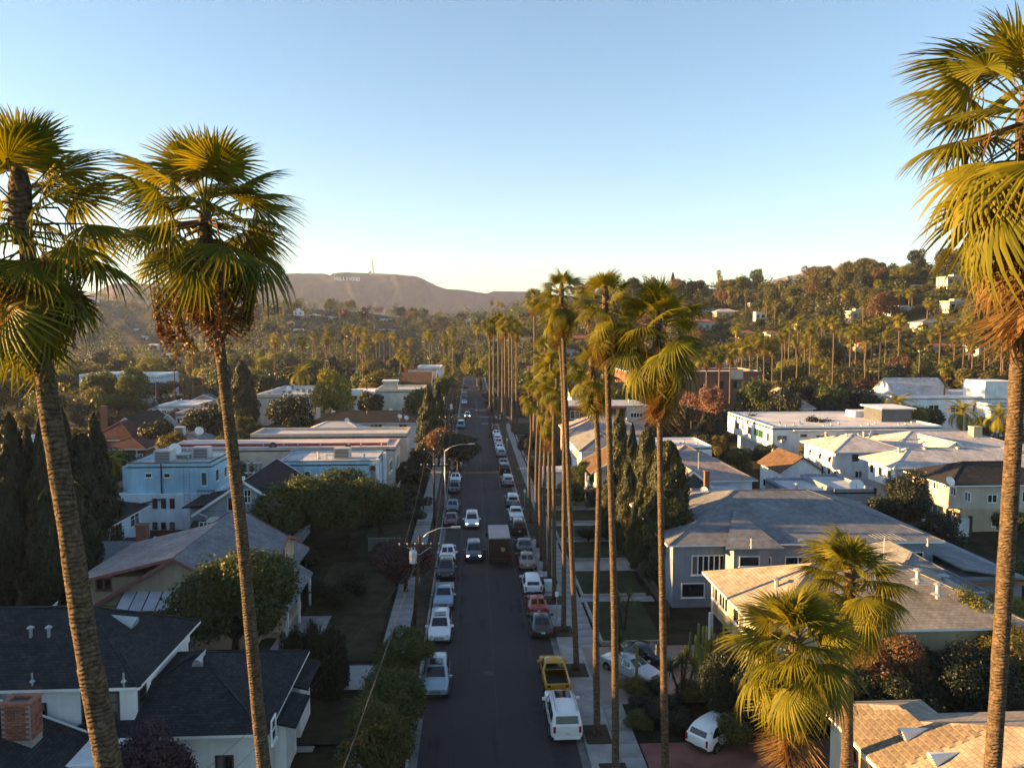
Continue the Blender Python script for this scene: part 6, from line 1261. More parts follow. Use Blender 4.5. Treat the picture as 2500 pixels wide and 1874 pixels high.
def wheel_mesh(rad, wd):
    t = MB().lathe((0, 0, 0), [(rad * .62, -wd / 2), (rad * .93, -wd / 2), (rad, -wd * .3), (rad, wd * .3), (rad * .93, wd / 2), (rad * .62, wd / 2)], 18, 'y').build('tyre', RUB, smooth=True)
    r = MB(); r.lathe((0, 0, 0), [(rad * .62, -wd * .42), (rad * .62, wd * .42)], 18, 'y')
    for k in range(5):
        a = k * 1.2566; r.bar((0, wd * .45, 0), (math.cos(a) * rad * .58, wd * .45, math.sin(a) * rad * .58), .05, .05); r.bar((0, -wd * .45, 0), (math.cos(a) * rad * .58, -wd * .45, math.sin(a) * rad * .58), .05, .05)
    ro = r.build('rim', RIM); d = (t.data, ro.data); bpy.data.objects.remove(t); bpy.data.objects.remove(ro); return d
WHEELS = {k: wheel_mesh(*v) for k, v in dict(sedan=(.33, .22), coupe=(.33, .22), suv=(.36, .24), big=(.40, .27), hatch=(.34, .23), van=(.36, .23), pickup=(.37, .25)).items()}
PROTO = {}
def car_proto(kind, pk, lit=False, rails=False, sunroof=False, cap=False):
    key = (kind, pk, lit, rails, sunroof, cap)
    if key in PROTO: return PROTO[key]
    L_, W_, sts, rw, fw = BODY[kind]; hw = W_ / 2; pm = PAINT[pk]; r = thing('car', 'car', 'car')
    secs = [section(s, hw, L_) for s in sts]; mb = MB(); np_ = 8
    full = [[(x, -y, z) for x, y, z in reversed(sc[1:-1])][::-1] for sc in secs]
    rings = []
    for sc in secs: rings.append(sc + [(x, -y, z) for x, y, z in reversed(sc[1:-1])])
    n = len(rings[0])
    bed = kind == 'pickup'
    for rg in rings: mb.v += rg
    for i in range(len(rings) - 1):
        for k in range(n):
            if bed and not cap and i == 1 and k in (6, 7): continue     # open load bed
            a, b = i * n, (i + 1) * n; mb.f.append((a + k, a + (k + 1) % n, b + (k + 1) % n, b + k)[::-1])
    mb.f.append(tuple(range(n))); e = (len(rings) - 1) * n; mb.f.append(tuple(range(e, e + n))[::-1])
    body = mb.build('body', pm, r, smooth=True);
    body.data.set_sharp_from_angle(angle=R(38))
    if bed and not cap:
        b_ = MB().box((.03 - .5) * L_, (.42 - .5) * L_, -hw * .84, hw * .84, .55, .6); b_.build('load_bed', BUMP, r)
        b_ = MB(); b_.box((.012 - .5) * L_, (.42 - .5) * L_, hw * .83, hw * .93, .6, 1.05); b_.build('bed_side', pm, r); MB().box((.012 - .5) * L_, (.42 - .5) * L_, -hw * .93, -hw * .83, .6, 1.05).build('bed_side', pm, r)
    def at(s):
        for a, b in zip(sts, sts[1:]):
            if a[0] <= s <= b[0]: t = (s - a[0]) / (b[0] - a[0] + 1e-9); return section(tuple(p + (q - p) * t for p, q in zip(a, b)), hw, L_)
    def panel(name, c, off, m=CGLASS):
        c = [Vector(q) for q in c]; nn = (c[1] - c[0]).cross(c[3] - c[0]).normalized(); ctr = sum(c, Vector()) / 4
        if nn.dot(ctr - Vector((ctr.x * .7, 0, .7))) < 0: nn = -nn
        k = MB(); k.hexa([q - nn * .02 for q in c], [q + nn * off for q in c]); return k.build(name, m, r)
    def cross(s, f): sc = at(s); a, b = Vector(sc[5]), Vector(sc[6]); return a, b
    for nm, (s0, s1), ins in (('rear_window', rw, .12), ('windscreen', fw, .06)):
        d = s1 - s0; a, b = at(s0 + d * (.1 if nm == 'rear_window' else .06)), at(s1 - d * (.1 if nm == 'rear_window' else .04))
        y0, y1 = a[6][1] * .98, b[6][1] * .98; panel(nm, [(a[6][0], -y0, a[6][2]), (a[6][0], y0, a[6][2]), (b[6][0], y1, b[6][2]), (b[6][0], -y1, b[6][2])], .02)
    sw0 = rw[1] + .02 if kind not in ('suv', 'big', 'hatch', 'van') else rw[1] + .03; sw1 = fw[0] + (fw[1] - fw[0]) * .35
    cuts = [sw0, (sw0 + sw1) / 2, sw1] if kind in ('sedan', 'coupe', 'pickup') else [sw0, sw0 + (sw1 - sw0) * .34, sw0 + (sw1 - sw0) * .66, sw1]
    for sg in (1, -1):
        for a_, b_ in zip(cuts, cuts[1:]):
            A, B_ = at(a_ + .008), at(b_ - .008); lo, hi = 4, 5
            f = lambda sc, t: (sc[4][0], sg * (sc[4][1] + (sc[5][1] - sc[4][1]) * t), sc[4][2] + (sc[5][2] - sc[4][2]) * t)
            panel('side_window', [f(A, .1), f(B_, .1), f(B_, .95), f(A, .95)], .012)
    for sg in (1, -1):
        for a_, b_ in list(zip(cuts, cuts[1:]))[-2:]:
            A, B_ = at(a_ + .006), at(b_ - .006); f = lambda sc, t: (sc[3][0], sg * (sc[2][1] + (sc[3][1] - sc[2][1]) * min(1, t * 2)) if t < .5 else sg * (sc[3][1] + (sc[4][1] - sc[3][1]) * (t - .5) * 2), sc[2][2] + (sc[4][2] - sc[2][2]) * t)
            dr_ = panel('door', [f(A, .5), f(B_, .5), f(B_, .97), f(A, .97)], .006, pm); h0 = Vector(f(A, .86)); MB().box(h0.x + .06, h0.x + .24, min(h0.y, h0.y + sg * .035), max(h0.y, h0.y + sg * .035), h0.z - .02, h0.z + .02).build('handle', BUMP if pk != 'black' else METAL, dr_)
    x0, x1 = -L_ / 2, L_ / 2; zt0 = sts[1][3]; zf = sts[-2][3]
    for sg in (1, -1):
        y = sg * hw * .70
        if kind in ('suv', 'big', 'van', 'hatch'): MB().box(x0 - .01, x0 + .1, min(y * 1.02, y * 1.24), max(y * 1.02, y * 1.24), zt0 - .38, zt0 + .02).build('tail_light', TAIL, r)
        else: MB().box(x0 - .01, x0 + .1, min(y * .8, y * 1.16), max(y * .8, y * 1.16), zt0 - .22, zt0 - .06).build('tail_light', TAIL, r)
        MB().box(x1 - .16, x1 - .005, min(y * .82, y * 1.12), max(y * .82, y * 1.12), zf - .14, zf + .0).build('headlight', LIT if lit else LAMP, r)
        ym = sg * (hw + .12); mr = MB(); mr.box((fw[1] - .5) * L_ - .25, (fw[1] - .5) * L_ - .1, min(ym - .12, ym + .1), max(ym - .12, ym + .1), sts[7 if kind != 'van' else 6][3] - .02, sts[7 if kind != 'van' else 6][3] + .13); mr.build('wing_mirror', pm, r)
        if rails and kind != 'pickup':
            xr0, xr1 = (rw[1] - .47) * L_, (fw[0] - .53) * L_; MB().box(xr0, xr1, sg * hw * .66 - .025, sg * hw * .66 + .025, max(s[4] for s in sts) + .03, max(s[4] for s in sts) + .08).build('roof_rail', METAL, r)
        for sx in (.18, .81):
            xw = (sx - .5) * L_; w_ = thing_child('wheel', r); td, rd = WHEELS[kind]; rad = {'big': .4, 'pickup': .37, 'suv': .36, 'van': .36, 'hatch': .34}.get(kind, .33)
            MB().lathe((xw, sg * (hw - .055), rad), [(rad * 1.16, -.07), (rad * 1.16, .065)], 18, 'y').build('wheel_arch', BUMP, r)
            w_.location = (xw, sg * (hw - .09), rad); 
            for nm, d in (('tyre', td), ('rim', rd)): o = bpy.data.objects.new(nm, d); COL.objects.link(o); o.parent = w_
    if sunroof: s_ = MB(); zz = max(s[4] for s in sts) + .02; xs = (fw[0] - .5) * L_; s_.box(xs - 1.0, xs - .1, -hw * .5, hw * .5, zz - .04, zz + .02); s_.build('sunroof', CGLASS, r)
    MB().box(x0 - .025, x0 + .05, -.16, .16, zt0 - .5 if kind not in ('sedan', 'coupe') else zt0 - .28, zt0 - .36 if kind not in ('sedan', 'coupe') else zt0 - .14).build('number_plate', PLATE, r)
    MB().box(x0 - .02, x0 + .12, -hw * .82, hw * .82, .34, .5).build('rear_bumper', BUMP if kind in ('suv', 'hatch', 'pickup') else pm, r)
    MB().box(x1 - .12, x1 + .015, -hw * .78, hw * .78, .32, .47).build('front_bumper', BUMP, r)
    g_ = MB()
    for i in range(3): g_.box(x1 - .12, x1 + .006, -hw * .42, hw * .42, .52 + i * .07, .555 + i * .07)
    tag(g_.build('grille', BUMP if pk != 'black' else METAL, r), kind='stuff')
    PROTO[key] = r; r['_used'] = 0; return r
def thing_child(name, parent): o = bpy.data.objects.new(name, None); COL.objects.link(o); o.parent = parent; return o
def car(label, kind, pk, px, py, face, rz=None, name=None, group=None, x=None, cat='car', **k):
    """px,py: middle of the near bumper on the road; face 'to' looks at the viewer, 'away' shows its tail"""
    pr = car_proto(kind, pk, **k); L_ = BODY[kind][0]; r = pr if not pr['_used'] else dup(pr); pr['_used'] = 1
    p = G(px, py, .15); ang = R(-90) if face == 'to' else R(90)
    if rz is not None: ang = rz
    d = Vector((math.cos(ang), math.sin(ang), 0)); c = p - d * L_ / 2 if face == 'to' else p + d * L_ / 2
    r.name = name or {'suv': 'parked_suv', 'big': 'parked_suv', 'hatch': 'parked_hatchback', 'sedan': 'parked_sedan', 'coupe': 'parked_coupe', 'pickup': 'pickup_truck', 'van': 'parked_van'}[kind]
    r.location = (c.x if x is None else x, c.y, .022); r.rotation_euler = (0, 0, ang); tag(r, label, cat, group); return r
XL, XR = KL + 1.08, KR - 1.05
# parked facing the viewer, left kerb
car('silver-blue car half hidden under the street tree', 'suv', 'bluesilver', 1066, 1706, 'to', x=XL + .1, sunroof=True)
car('white boxy SUV with black sunroof parked behind the silver-blue car', 'suv', 'white', 1072, 1572, 'to', x=XL, sunroof=True, rails=True)
car('grey-blue pickup parked behind the boxy white SUV', 'pickup', 'bluesilver', 1078, 1490, 'to', x=XL + .05, cat='pickup', cap=True)
car('black car partly under the maroon tree', 'hatch', 'black', 1092, 1415, 'to', x=XL); car('white sedan parked beside the transformer pole', 'sedan', 'white', 1096, 1375, 'to', x=XL)
car('dark maroon sedan parked near the lamp arm', 'sedan', 'maroon', 1100, 1287, 'to', x=XL); car('dark grey sedan parked behind the maroon sedan', 'sedan', 'grey', 1102, 1252, 'to', x=XL)
car('black hatchback parked opposite the silver SUV', 'hatch', 'black', 1106, 1205, 'to', x=XL); car('white sedan parked behind the black hatchback', 'sedan', 'white', 1108, 1180, 'to', x=XL)
for i, (py, k_, c_, lab) in enumerate(((1150, 'hatch', 'navy', 'navy hatchback below the crossarm pole'), (1134, 'sedan', 'silver', 'silver sedan below the crossarm pole'), (1112, 'suv', 'grey', 'grey SUV at the edge of the overhanging tree'), (1098, 'van', 'bluesilver', 'pale blue van at the edge of the overhanging tree'))): car(lab, k_, c_, 1112 + i * 2, py, 'to', x=XL)
car('bright blue van parked just before the crossing', 'van', 'blue', 1122, 1046, 'to', x=XL, cat='van')
car('white sedan parked past the crossing under a lamp arm', 'sedan', 'white', 1131, 987, 'to', x=XL + .3); car('dark sedan parked past the crossing on the lamp side', 'sedan', 'black', 1133, 968, 'to', x=XL); car('pale blue sedan parked far up the lamp side', 'sedan', 'bluesilver', 1134, 962, 'to', x=XL); car('dark SUV parked far up the lamp side', 'suv', 'navy', 1135, 948, 'to', x=XL)
# moving
car('white SUV driving with lit headlights toward the viewer', 'suv', 'white', 1152, 1291, 'to', name='moving_suv', lit=True, sunroof=True)
car('dark grey SUV with lit headlights passing the delivery truck', 'suv', 'grey', 1157, 1372, 'to', name='moving_suv', lit=True)
car('small silver car with lit headlights coming through the crossing', 'hatch', 'silver', 1141, 1020, 'to', name='moving_car', lit=True)
car('silver sedan turning out of the side street', 'sedan', 'silver', 1203, 1024, 'to', rz=R(172), name='moving_car')
# parked showing their tails, right kerb
car('large white SUV with roof rails parked behind the yellow pickup', 'big', 'white', 1386, 1812, 'away', x=XR - .05, rails=True, sunroof=True)
car('yellow pickup with open empty bed', 'pickup', 'yellow', 1366, 1700, 'away', x=XR + .05, cat='pickup')
car('black sedan parked behind the red coupe', 'sedan', 'black', 1327, 1560, 'away', x=XR - .05); car('red sports coupe parked ahead of the black sedan', 'coupe', 'red', 1318, 1506, 'away', x=XR)
car('white hatchback parked beside the pale wheeled bin', 'hatch', 'white', 1299, 1453, 'away', x=XR - .02); car('tan sedan parked behind the delivery truck', 'sedan', 'tan', 1284, 1392, 'away', x=XR)
car('dark blue sedan squeezed beside the delivery truck', 'sedan', 'navy', 1279, 1355, 'away', x=XR + .05); car('black SUV with roof rails ahead of the delivery truck', 'suv', 'black', 1258, 1306, 'away', x=XR, rails=True)
car('white pickup with closed bed beside a kerb palm', 'pickup', 'white', 1258, 1276, 'away', x=XR, cat='pickup', cap=True); car('silver SUV parked with a gap ahead of the white pickup', 'suv', 'silver', 1249, 1238, 'away', x=XR)
car('silver SUV parked by the small green kerb bush', 'suv', 'silver', 1237, 1187, 'away', x=XR, rails=True)
for i, (py, k_, c_, lab) in enumerate(((1156, 'suv', 'black', 'black SUV under the kerb-side foliage'), (1141, 'sedan', 'grey', 'grey sedan under the kerb-side foliage'), (1116, 'suv', 'silver', 'silver SUV at the head of the pale parked row'), (1101, 'sedan', 'white', 'white sedan second in the pale parked row'), (1088, 'sedan', 'silver', 'silver sedan third in the pale parked row'), (1078, 'hatch', 'white', 'white hatchback fourth in the pale parked row'), (1066, 'sedan', 'white', 'white sedan ending the pale parked row'), (1053, 'sedan', 'maroon', 'maroon sedan parked nearest the crossing'))): car(lab, k_, c_, 1230 - i * 4, py, 'away', x=XR)
for i, (py, k_, c_, lab) in enumerate(((1012, 'suv', 'black', 'black SUV first past the crossing'), (1003, 'sedan', 'grey', 'grey sedan second past the crossing'), (985, 'sedan', 'white', 'white sedan under the green tree past the crossing'), (972, 'hatch', 'bluesilver', 'pale hatchback under the green tree past the crossing'))): car(lab, k_, c_, 1192 - i * 3, py, 'away', x=XR)
# driveways
car('silver sedan parked askew on the worn driveway', 'sedan', 'silver', 1600, 1668, 'to', rz=R(-52)); car('dark car parked beyond the silver sedan on the driveway', 'sedan', 'black', 1650, 1632, 'to', rz=R(-40))
car('white hatchback on the reddish driveway, half behind palm fronds', 'hatch', 'white', 1700, 1832, 'away', rz=R(38))
# car park by the white hall
PL = thing('car_park', 'asphalt car park before the white hall', None, (-101, 268, 0), world=True); PL['kind'] = 'structure'; MB().box(-114, -90, 247, 289, -.05, .03).build('surface', ASPH, PL)
for i in range(10): MB().box(-112 + i * 2.35, -111.9 + i * 2.35, 262, 267.5, .031, .036).build('bay_line', WHITE, PL)
for i, c_ in enumerate(('white', 'black', 'grey', 'bluesilver', 'black', 'silver', 'white', 'navy')):
    r = car('parked car in the car park beside the white hall', ('suv', 'sedan', 'sedan', 'hatch', 'suv', 'sedan', 'van', 'sedan')[i], c_, 400, 985, 'to', group='cars in the car park'); r.location = (-110.8 + i * 2.5, 264.6, .04); r.rotation_euler = (0, 0, R(80))
r = car('white car on the lane below the car park', 'sedan', 'white', 363, 1003, 'to', rz=R(185))
# delivery truck
t = thing('delivery_truck', 'brown box delivery truck with pale translucent roof driving away', 'truck'); BR = PAINT['brown']
MB().box(-3.6, 1.9, -1.15, 1.15, .75, 3.0).build('cargo_box', BR, t); MB().box(-3.6, 1.9, -1.13, 1.13, 3.0, 3.14).build('roof', mat('translucent_roof', (.36, .29, .28), .5, .12, 1), t)
cb = MB(); cb.hexa([(1.9, -1.1, .6), (3.7, -1.0, .6), (3.7, 1.0, .6), (1.9, 1.1, .6)], [(1.9, -1.1, 2.9), (2.5, -1.0, 2.85), (2.5, 1.0, 2.85), (1.9, 1.1, 2.9)]); cb.build('cab', BR, t)
MB().hexa([(3.1, -.9, 1.75), (3.16, -.9, 1.75), (3.16, .9, 1.75), (3.1, .9, 1.75)], [(2.56, -.85, 2.75), (2.62, -.85, 2.75), (2.62, .85, 2.75), (2.56, .85, 2.75)]).build('windscreen', CGLASS, t)
MB().box(-3.66, -3.61, -.95, .95, .95, 2.7).build('roller_door', mat('brown_door', (.03, .016, .009), .5, .2, 2), t)
EMB = mat('gold_emblem', (.45, .28, .05), .5, .1, 1)
sh = MB(); shp = [(-.22, .12), (-.22, -.1), (-.14, -.24), (0, -.32), (.14, -.24), (.22, -.1), (.22, .12), (0, .16)]; b0 = 0; sh.v += [(-3.70, -.35 + a, 1.95 + b) for a, b in shp] + [(-3.665, -.35 + a, 1.95 + b) for a, b in shp]; k = len(shp); sh.f += [tuple(range(k)), tuple(range(k, 2 * k))[::-1]] + [(i, k + i, k + (i + 1) % k, (i + 1) % k) for i in range(k)]; sh.build('shield_emblem', EMB, t)
MB().box(-3.72, -3.5, -1.0, 1.0, .5, .7).build('rear_bumper', BUMP, t)
for sg in (1, -1):
    MB().box(-3.67, -3.6, sg * 1.0 - .09, sg * 1.0 + .09, 1.0, 1.2).build('tail_light', TAIL, t); MB().box(2.3, 2.4, sg * 1.3 - .1, sg * 1.3 + .1, 1.6, 2.1).build('wing_mirror', BUMP, t)
    for xw in (-2.1, 2.6):
        w_ = thing_child('wheel', t); w_.location = (xw, sg * .95, .4)
        for nm, d in zip(('tyre', 'rim'), WHEELS['big']): o = bpy.data.objects.new(nm, d); COL.objects.link(o); o.parent = w_
p = G(1220, 1383); t.location = (p.x, p.y + 3.6, .022); t.rotation_euler = (0, 0, R(90))
for pr in PROTO.values():
    if '_used' in pr.keys() and not pr['_used']: wipe(pr)
# ------------------------------------------------------------------ poles, wires, lamps, signs, bins
WOOD = bark('pole_wood', (.035, .022, .015), (.10, .06, .04), .4)
PORC = mat('porcelain', (.5, .52, .55), .3, .1, 1)
def wire(a, b, sag, label, group, r=.022):
    a, b = Vector(a), Vector(b); pts = []
    for i in range(13): t = i / 12; p = a.lerp(b, t); p.z -= sag * 4 * t * (1 - t); pts.append(p)
    tag(MB().tube(pts, r, 4).build('overhead_wire', DARKMETAL), label, 'wire', group)
def pole(label, x, y, h_, arms, trans=False, lean=0, r0=.17):
    r = thing('utility_pole', label, 'utility pole', (x, y, 0))
    MB().tube([(0, 0, 0), (lean * h_ * .5, 0, h_ * .5), (lean * h_, 0, h_)], [r0, r0 * .85, r0 * .65], 9).build('post', WOOD, r, smooth=True)
    for z, half, n in arms:
        ar = MB().box(lean * z - half, lean * z + half, -.17, -.05, z - .07, z + .07).build('crossarm', WOOD, r)
        for i in range(n):
            u = lean * z - half + .12 + (2 * half - .24) * i / max(1, n - 1); MB().lathe((u, -.11, z + .07), [(.03, 0), (.03, .06), (.07, .08), (.06, .16), (.02, .2)], 7).build('insulator', PORC, ar)
        for s in (-1, 1): MB().bar((lean * z + s * half * .6, -.11, z - .05), (lean * z, -.11, z - .75), .05).build('brace', METAL, ar)
    if trans:
        tr = MB().lathe((.05, -.48, h_ - 2.15), [(.1, 0), (.30, .03), (.31, 1.0), (.28, 1.05), (.05, 1.12)], 14).build('transformer', mat('transformer_grey', (.5, .52, .54), .5, .2, 2), r)
        for s in (-.12, .12): MB().lathe((.05 + s, -.48, h_ - 1.05), [(.04, 0), (.06, .1), (.03, .25)], 7).build('bushing', PORC, tr)
    return r
def lamp_arm(r, z, reach, rise, dx0=0):
    a = MB().tube([(dx0, 0, z), (dx0 + reach * .25, 0, z + rise * .6), (dx0 + reach * .6, 0, z + rise * .95), (dx0 + reach, 0, z + rise)], [.05, .045, .04, .035], 7).build('lamp_arm', METAL, r, smooth=True)
    MB().box(dx0 + reach - .1, dx0 + reach + .65, -.14, .14, z + rise - .06, z + rise + .08).build('lamp_head', METAL, a)
p1 = G(1010, 1545); pole_y1 = p1.y
u1 = pole('transformer pole with curved street lamp over the maroon tree', p1.x, p1.y, zrow(1308, p1.x + .5, p1.y), [(zrow(1331, p1.x, p1.y), 1.75, 6)], True, .07); lamp_arm(u1, zrow(1320, p1.x + .5, p1.y), 2.75, zrow(1288, p1.x, p1.y) - zrow(1320, p1.x, p1.y), .55)
p2 = G(1062, 1300); p2.x = min(p2.x, KL - .9)
u2 = pole('tall reddish power pole with two crossarms beside a separate lamp post', p2.x, p2.y, zrow(1090, p2.x, p2.y), [(zrow(1099, p2.x, p2.y), 1.3, 3), (zrow(1136, p2.x, p2.y), 1.7, 5)])
lp = thing('street_lamp', 'grey lamp post with curved arm beside the reddish power pole', 'street lamp', (p2.x + 1.2, p2.y + 4, 0)); hz = zrow(1100, p2.x + 1, p2.y + 4)
MB().tube([(0, 0, 0), (0, 0, hz)], [.12, .08], 8).build('post', METAL, lp, smooth=True); lamp_arm(lp, hz - .05, 3.2, .9)
p3 = (KL - .9, 140, 0); u3 = pole('power pole with one crossarm rising behind the overhanging tree', *p3[:2], zrow(1012, p3[0], 140), [(zrow(1020, p3[0], 140), 1.2, 3), (zrow(1054, p3[0], 140), 1.5, 4)])
p4 = (KL - .9, 178, 0); u4 = pole('power pole with transformer and lamp arm near the crossing', *p4[:2], zrow(975, p4[0], 178), [(zrow(996, p4[0], 178), 1.2, 3)], True); lamp_arm(u4, zrow(1016, p4[0], 178), 3, .5)
p5 = (KL - 1.2, 232, 0); u5 = pole('far power pole at the street end', *p5[:2], zrow(925, p5[0], 232), [(zrow(933, p5[0], 232), 1.4, 3)]); lamp_arm(u5, zrow(972, p5[0], 232), 3, .6)
for px, row, y in ((428, 892, 225), (497, 905, 240)): x = xat(px, y); pole('thin power pole beside the car park' if px < 450 else 'thin power pole rising behind the low white gable', x, y, zrow(row, x, y), [(zrow(row + 10, x, y), 1.4, 3)])
g_ = 'wires along the poles'
tops = [(u1, .07, zrow(1331, p1.x, p1.y)), (u2, 0, zrow(1136, p2.x, p2.y)), (u3, 0, zrow(1054, p3[0], 140)), (u4, 0, zrow(996, p4[0], 178)), (u5, 0, zrow(933, p5[0], 232))]
for (a, la, za), (b, lb, zb) in zip(tops, tops[1:]):
    for s in (-1.2, .0, 1.2): wire((a.location.x + la * za + s, a.location.y - .1, za + .2), (b.location.x + lb * zb + s, b.location.y - .1, zb + .2), .5, 'dark overhead wire strung between the street poles', g_, .016)
wire((p1.x + .4, p1.y, 6.6), (-5.5, 22, 8.0), .3, 'thick black cable running down the street from the transformer pole', None, .03); wire((p1.x + .1, p1.y, 5.6), (-13.5, 34, 4.5), .5, 'thin wire dropping across the dark yard', 'yard drop wires', .014); wire((p1.x + .2, p1.y, 6.0), (-12.2, 35, 4.0), .5, 'thin wire dropping across the dark yard', 'yard drop wires', .014)
wire((p2.x, p2.y, zrow(1136, p2.x, p2.y)), (18, 92, 6.5), 1.0, 'pale service wire crossing the street', 'service wires', .02); wire((p2.x, p2.y, zrow(1136, p2.x, p2.y)), (-18, 95, 6.0), .6, 'pale service wire crossing to the shaded garden', None, .02)
def street_sign(label, px, py, h_, m, w_=.3, hh=.45, shape='rect'):
    p = G(px, py); r = thing('street_sign', label, 'sign', (p.x, p.y, .1)); MB().tube([(0, 0, 0), (0, 0, h_)], .03, 6).build('post', METAL, r)
    if shape == 'oct': MB().lathe((0, -.05, h_ - .3), [(.38, 0), (.38, .02)], 8, 'y').build('plate', m, r)
    elif shape == 'dia': MB().hexa([(0, -.06, h_ - .95), (.55, -.06, h_ - .4), (.55, -.03, h_ - .4), (0, -.03, h_ - .95)], [(-.55, -.06, h_ - .4), (0, -.06, h_ + .15), (0, -.03, h_ + .15), (-.55, -.03, h_ - .4)]).build('plate', m, r)
    else: MB().box(-w_ / 2, w_ / 2, -.06, -.035, h_ - hh, h_).build('plate', m, r)
street_sign('white parking sign on a thin post between kerb palms', 1359, 1520, 2.7, WHITE); street_sign('small white sign at the kerb by the silver SUV', 1281, 1240, 2.6, WHITE); street_sign('small white post sign at the foot of the tight palm row', 1238, 1096, 2.2, WHITE)
street_sign('red octagonal stop sign at the crossing', 1213, 1027, 2.6, mat('sign_red', (.4, .02, .02), .5, .1, 1), shape='oct'); street_sign('yellow diamond warning sign by the car park', 449, 1000, 4.5, mat('sign_yellow', (.6, .32, .01), .5, .1, 1), shape='dia')
lp = thing('banner_lamp', 'lamp post with red banner beside the car park', 'street lamp', (xat(382, 240), 240, 0)); MB().tube([(0, 0, 0), (0, 0, 10.5), (.9, 0, 10.9)], .09, 6).build('post', METAL, lp); MB().box(-.1, .6, -.03, .03, 4.2, 7.4).build('banner', mat('banner_red', (.4, .03, .03), .8, .2, 1), lp)
# wheeled bin by the white hatchback
p = G(1338, 1446); b = thing('wheeled_bin', 'pale blue-white wheeled bin beside the white hatchback', 'bin', (p.x, p.y, .14)); BIN = mat('bin_plastic', (.55, .6, .64), .5, .1, 1)
MB().hexa([(-.28, -.3, .08), (.28, -.3, .08), (.28, .3, .08), (-.28, .3, .08)], [(-.36, -.4, 1.0), (.36, -.4, 1.0), (.36, .4, 1.0), (-.36, .4, 1.0)]).build('body', BIN, b); MB().box(-.38, .38, -.43, .42, 1.005, 1.09).build('lid', BIN, b)
for s in (-.3, .3): MB().lathe((s, .3, .13), [(.13, -.04), (.13, .04)], 10, 'x').build('wheel', RUB, b)
# iron fence by the shaded garden, pale garden gate
f_ = thing('iron_fence', 'thin black iron fence behind the maroon shrub', 'fence', (-9.5, 90, 0), world=True); a, c = xat(895, 88), xat(975, 88); n = 34; me0 = None
for i in range(n):
    x = a + (c - a) * i / (n - 1)
    if me0 is None: o = MB().box(x - .015, x + .015, 87.98, 88.01, 0, 1.7).build('picket', METAL, f_); me0 = o.data
    else: o = bpy.data.objects.new('picket', me0); COL.objects.link(o); o.parent = f_; o.location = (x - a, 0, 0)
for z in (.25, 1.55): MB().box(a, c, 87.97, 88.02, z, z + .05).build('rail', METAL, f_)
f_ = thing('picket_fence', 'weathered picket fence running along the lawns by the cypress', 'fence', (17.3, 77, 0), world=True); me0 = None
for i in range(46):
    y = 66 + i * .42; hh = 1.15
    if me0 is None: o = MB().box(17.28, 17.32, y, y + .12, .05, hh + .25).build('picket', mat('grey_wood', (.12, .095, .08), .9, .3, 2), f_); me0 = o.data
    else: o = bpy.data.objects.new('picket', me0); COL.objects.link(o); o.parent = f_; o.location = (0, i * .42, rng.uniform(-.05, .05)); o.rotation_euler = (0, 0, 0)
for z in (.35, 1.0): MB().box(17.33, 17.38, 66, 85.3, z, z + .08).build('rail', MATS['grey_wood'], f_)
gt = thing('garden_gate', 'pale metal gate between two front lawns', 'gate', (15.8, 107, 0), world=True)
for i in range(9): MB().box(15 + i * .18, 15.05 + i * .18, 106.98, 107.02, .2, 2.0).build('bar', METAL, gt)
MB().box(14.95, 16.6, 106.96, 107.04, 2.0, 2.08).build('rail', METAL, gt); MB().box(14.95, 16.6, 106.96, 107.04, .25, .33).build('rail', METAL, gt)
p = G(707, 1742); b = thing('garden_globe', 'pale blue ornament standing on the dark lawn', 'ornament', (p.x, p.y, .1)); MB().tube([(0, 0, 0), (0, 0, .7)], .03, 6).build('stake', METAL, b); MB().lathe((0, 0, .68), [(.05, 0), (.2, .12), (.24, .3), (.16, .48), (.04, .54)], 10).build('globe', mat('pale_blue_glaze', (.35, .6, .7), .3, .1, 1), b, smooth=True)
# gutters, tar seams, covers and patches
GUT = mat('gutter_concrete', (.17, .16, .15), .9, .4, .7, .2, 9)
for x0, x1 in ((KL + .004, KL + .5), (KR - .5, KR - .004)):
    for y0, y1 in ((20, XS0 - 2), (XS1 + 2, 400)): sheet('gutter', x0, x1, y0, y1, .024, GUT, 'stained concrete gutter at the kerb')
TAR = mat('tar_seam', (.008, .008, .008), .5, .2, 3); PAT = mat('asphalt_patch', (.016, .015, .016), .9, .3, 1.5, .2, 20); PAT2 = mat('old_asphalt_patch', (.03, .027, .027), .9, .3, 1.5, .2, 20)
g = random.Random(3)
for k, (x, y0, y1) in enumerate(((1.6, 22, 205), (4.6, 28, 150), (-1.2, 40, 190))):
    mb = MB(); y = y0; xx = x
    while y < y1:
        x2 = x + g.uniform(-.12, .12); mb.quad((xx - .025, y, .025), (xx + .025, y, .025), (x2 + .025, y + 2.2, .025), (x2 - .025, y + 2.2, .025)); xx = x2; y += 2.2
    tag(mb.build('tar_seam', TAR), 'wavering tar seam along the asphalt', kind='structure')
for k in range(9):
    y = g.uniform(30, 200); mb = MB(); x = KL + .6; yy = y
    while x < KR - .8:
        y2 = y + g.uniform(-.35, .35); mb.quad((x, yy - .02, .0252), (x + .7, y2 - .02, .0252), (x + .7, y2 + .02, .0252), (x, yy + .02, .0252)); yy = y2; x += .7
    tag(mb.build('tar_crack', TAR), 'thin tar-filled crack across the asphalt', kind='structure')
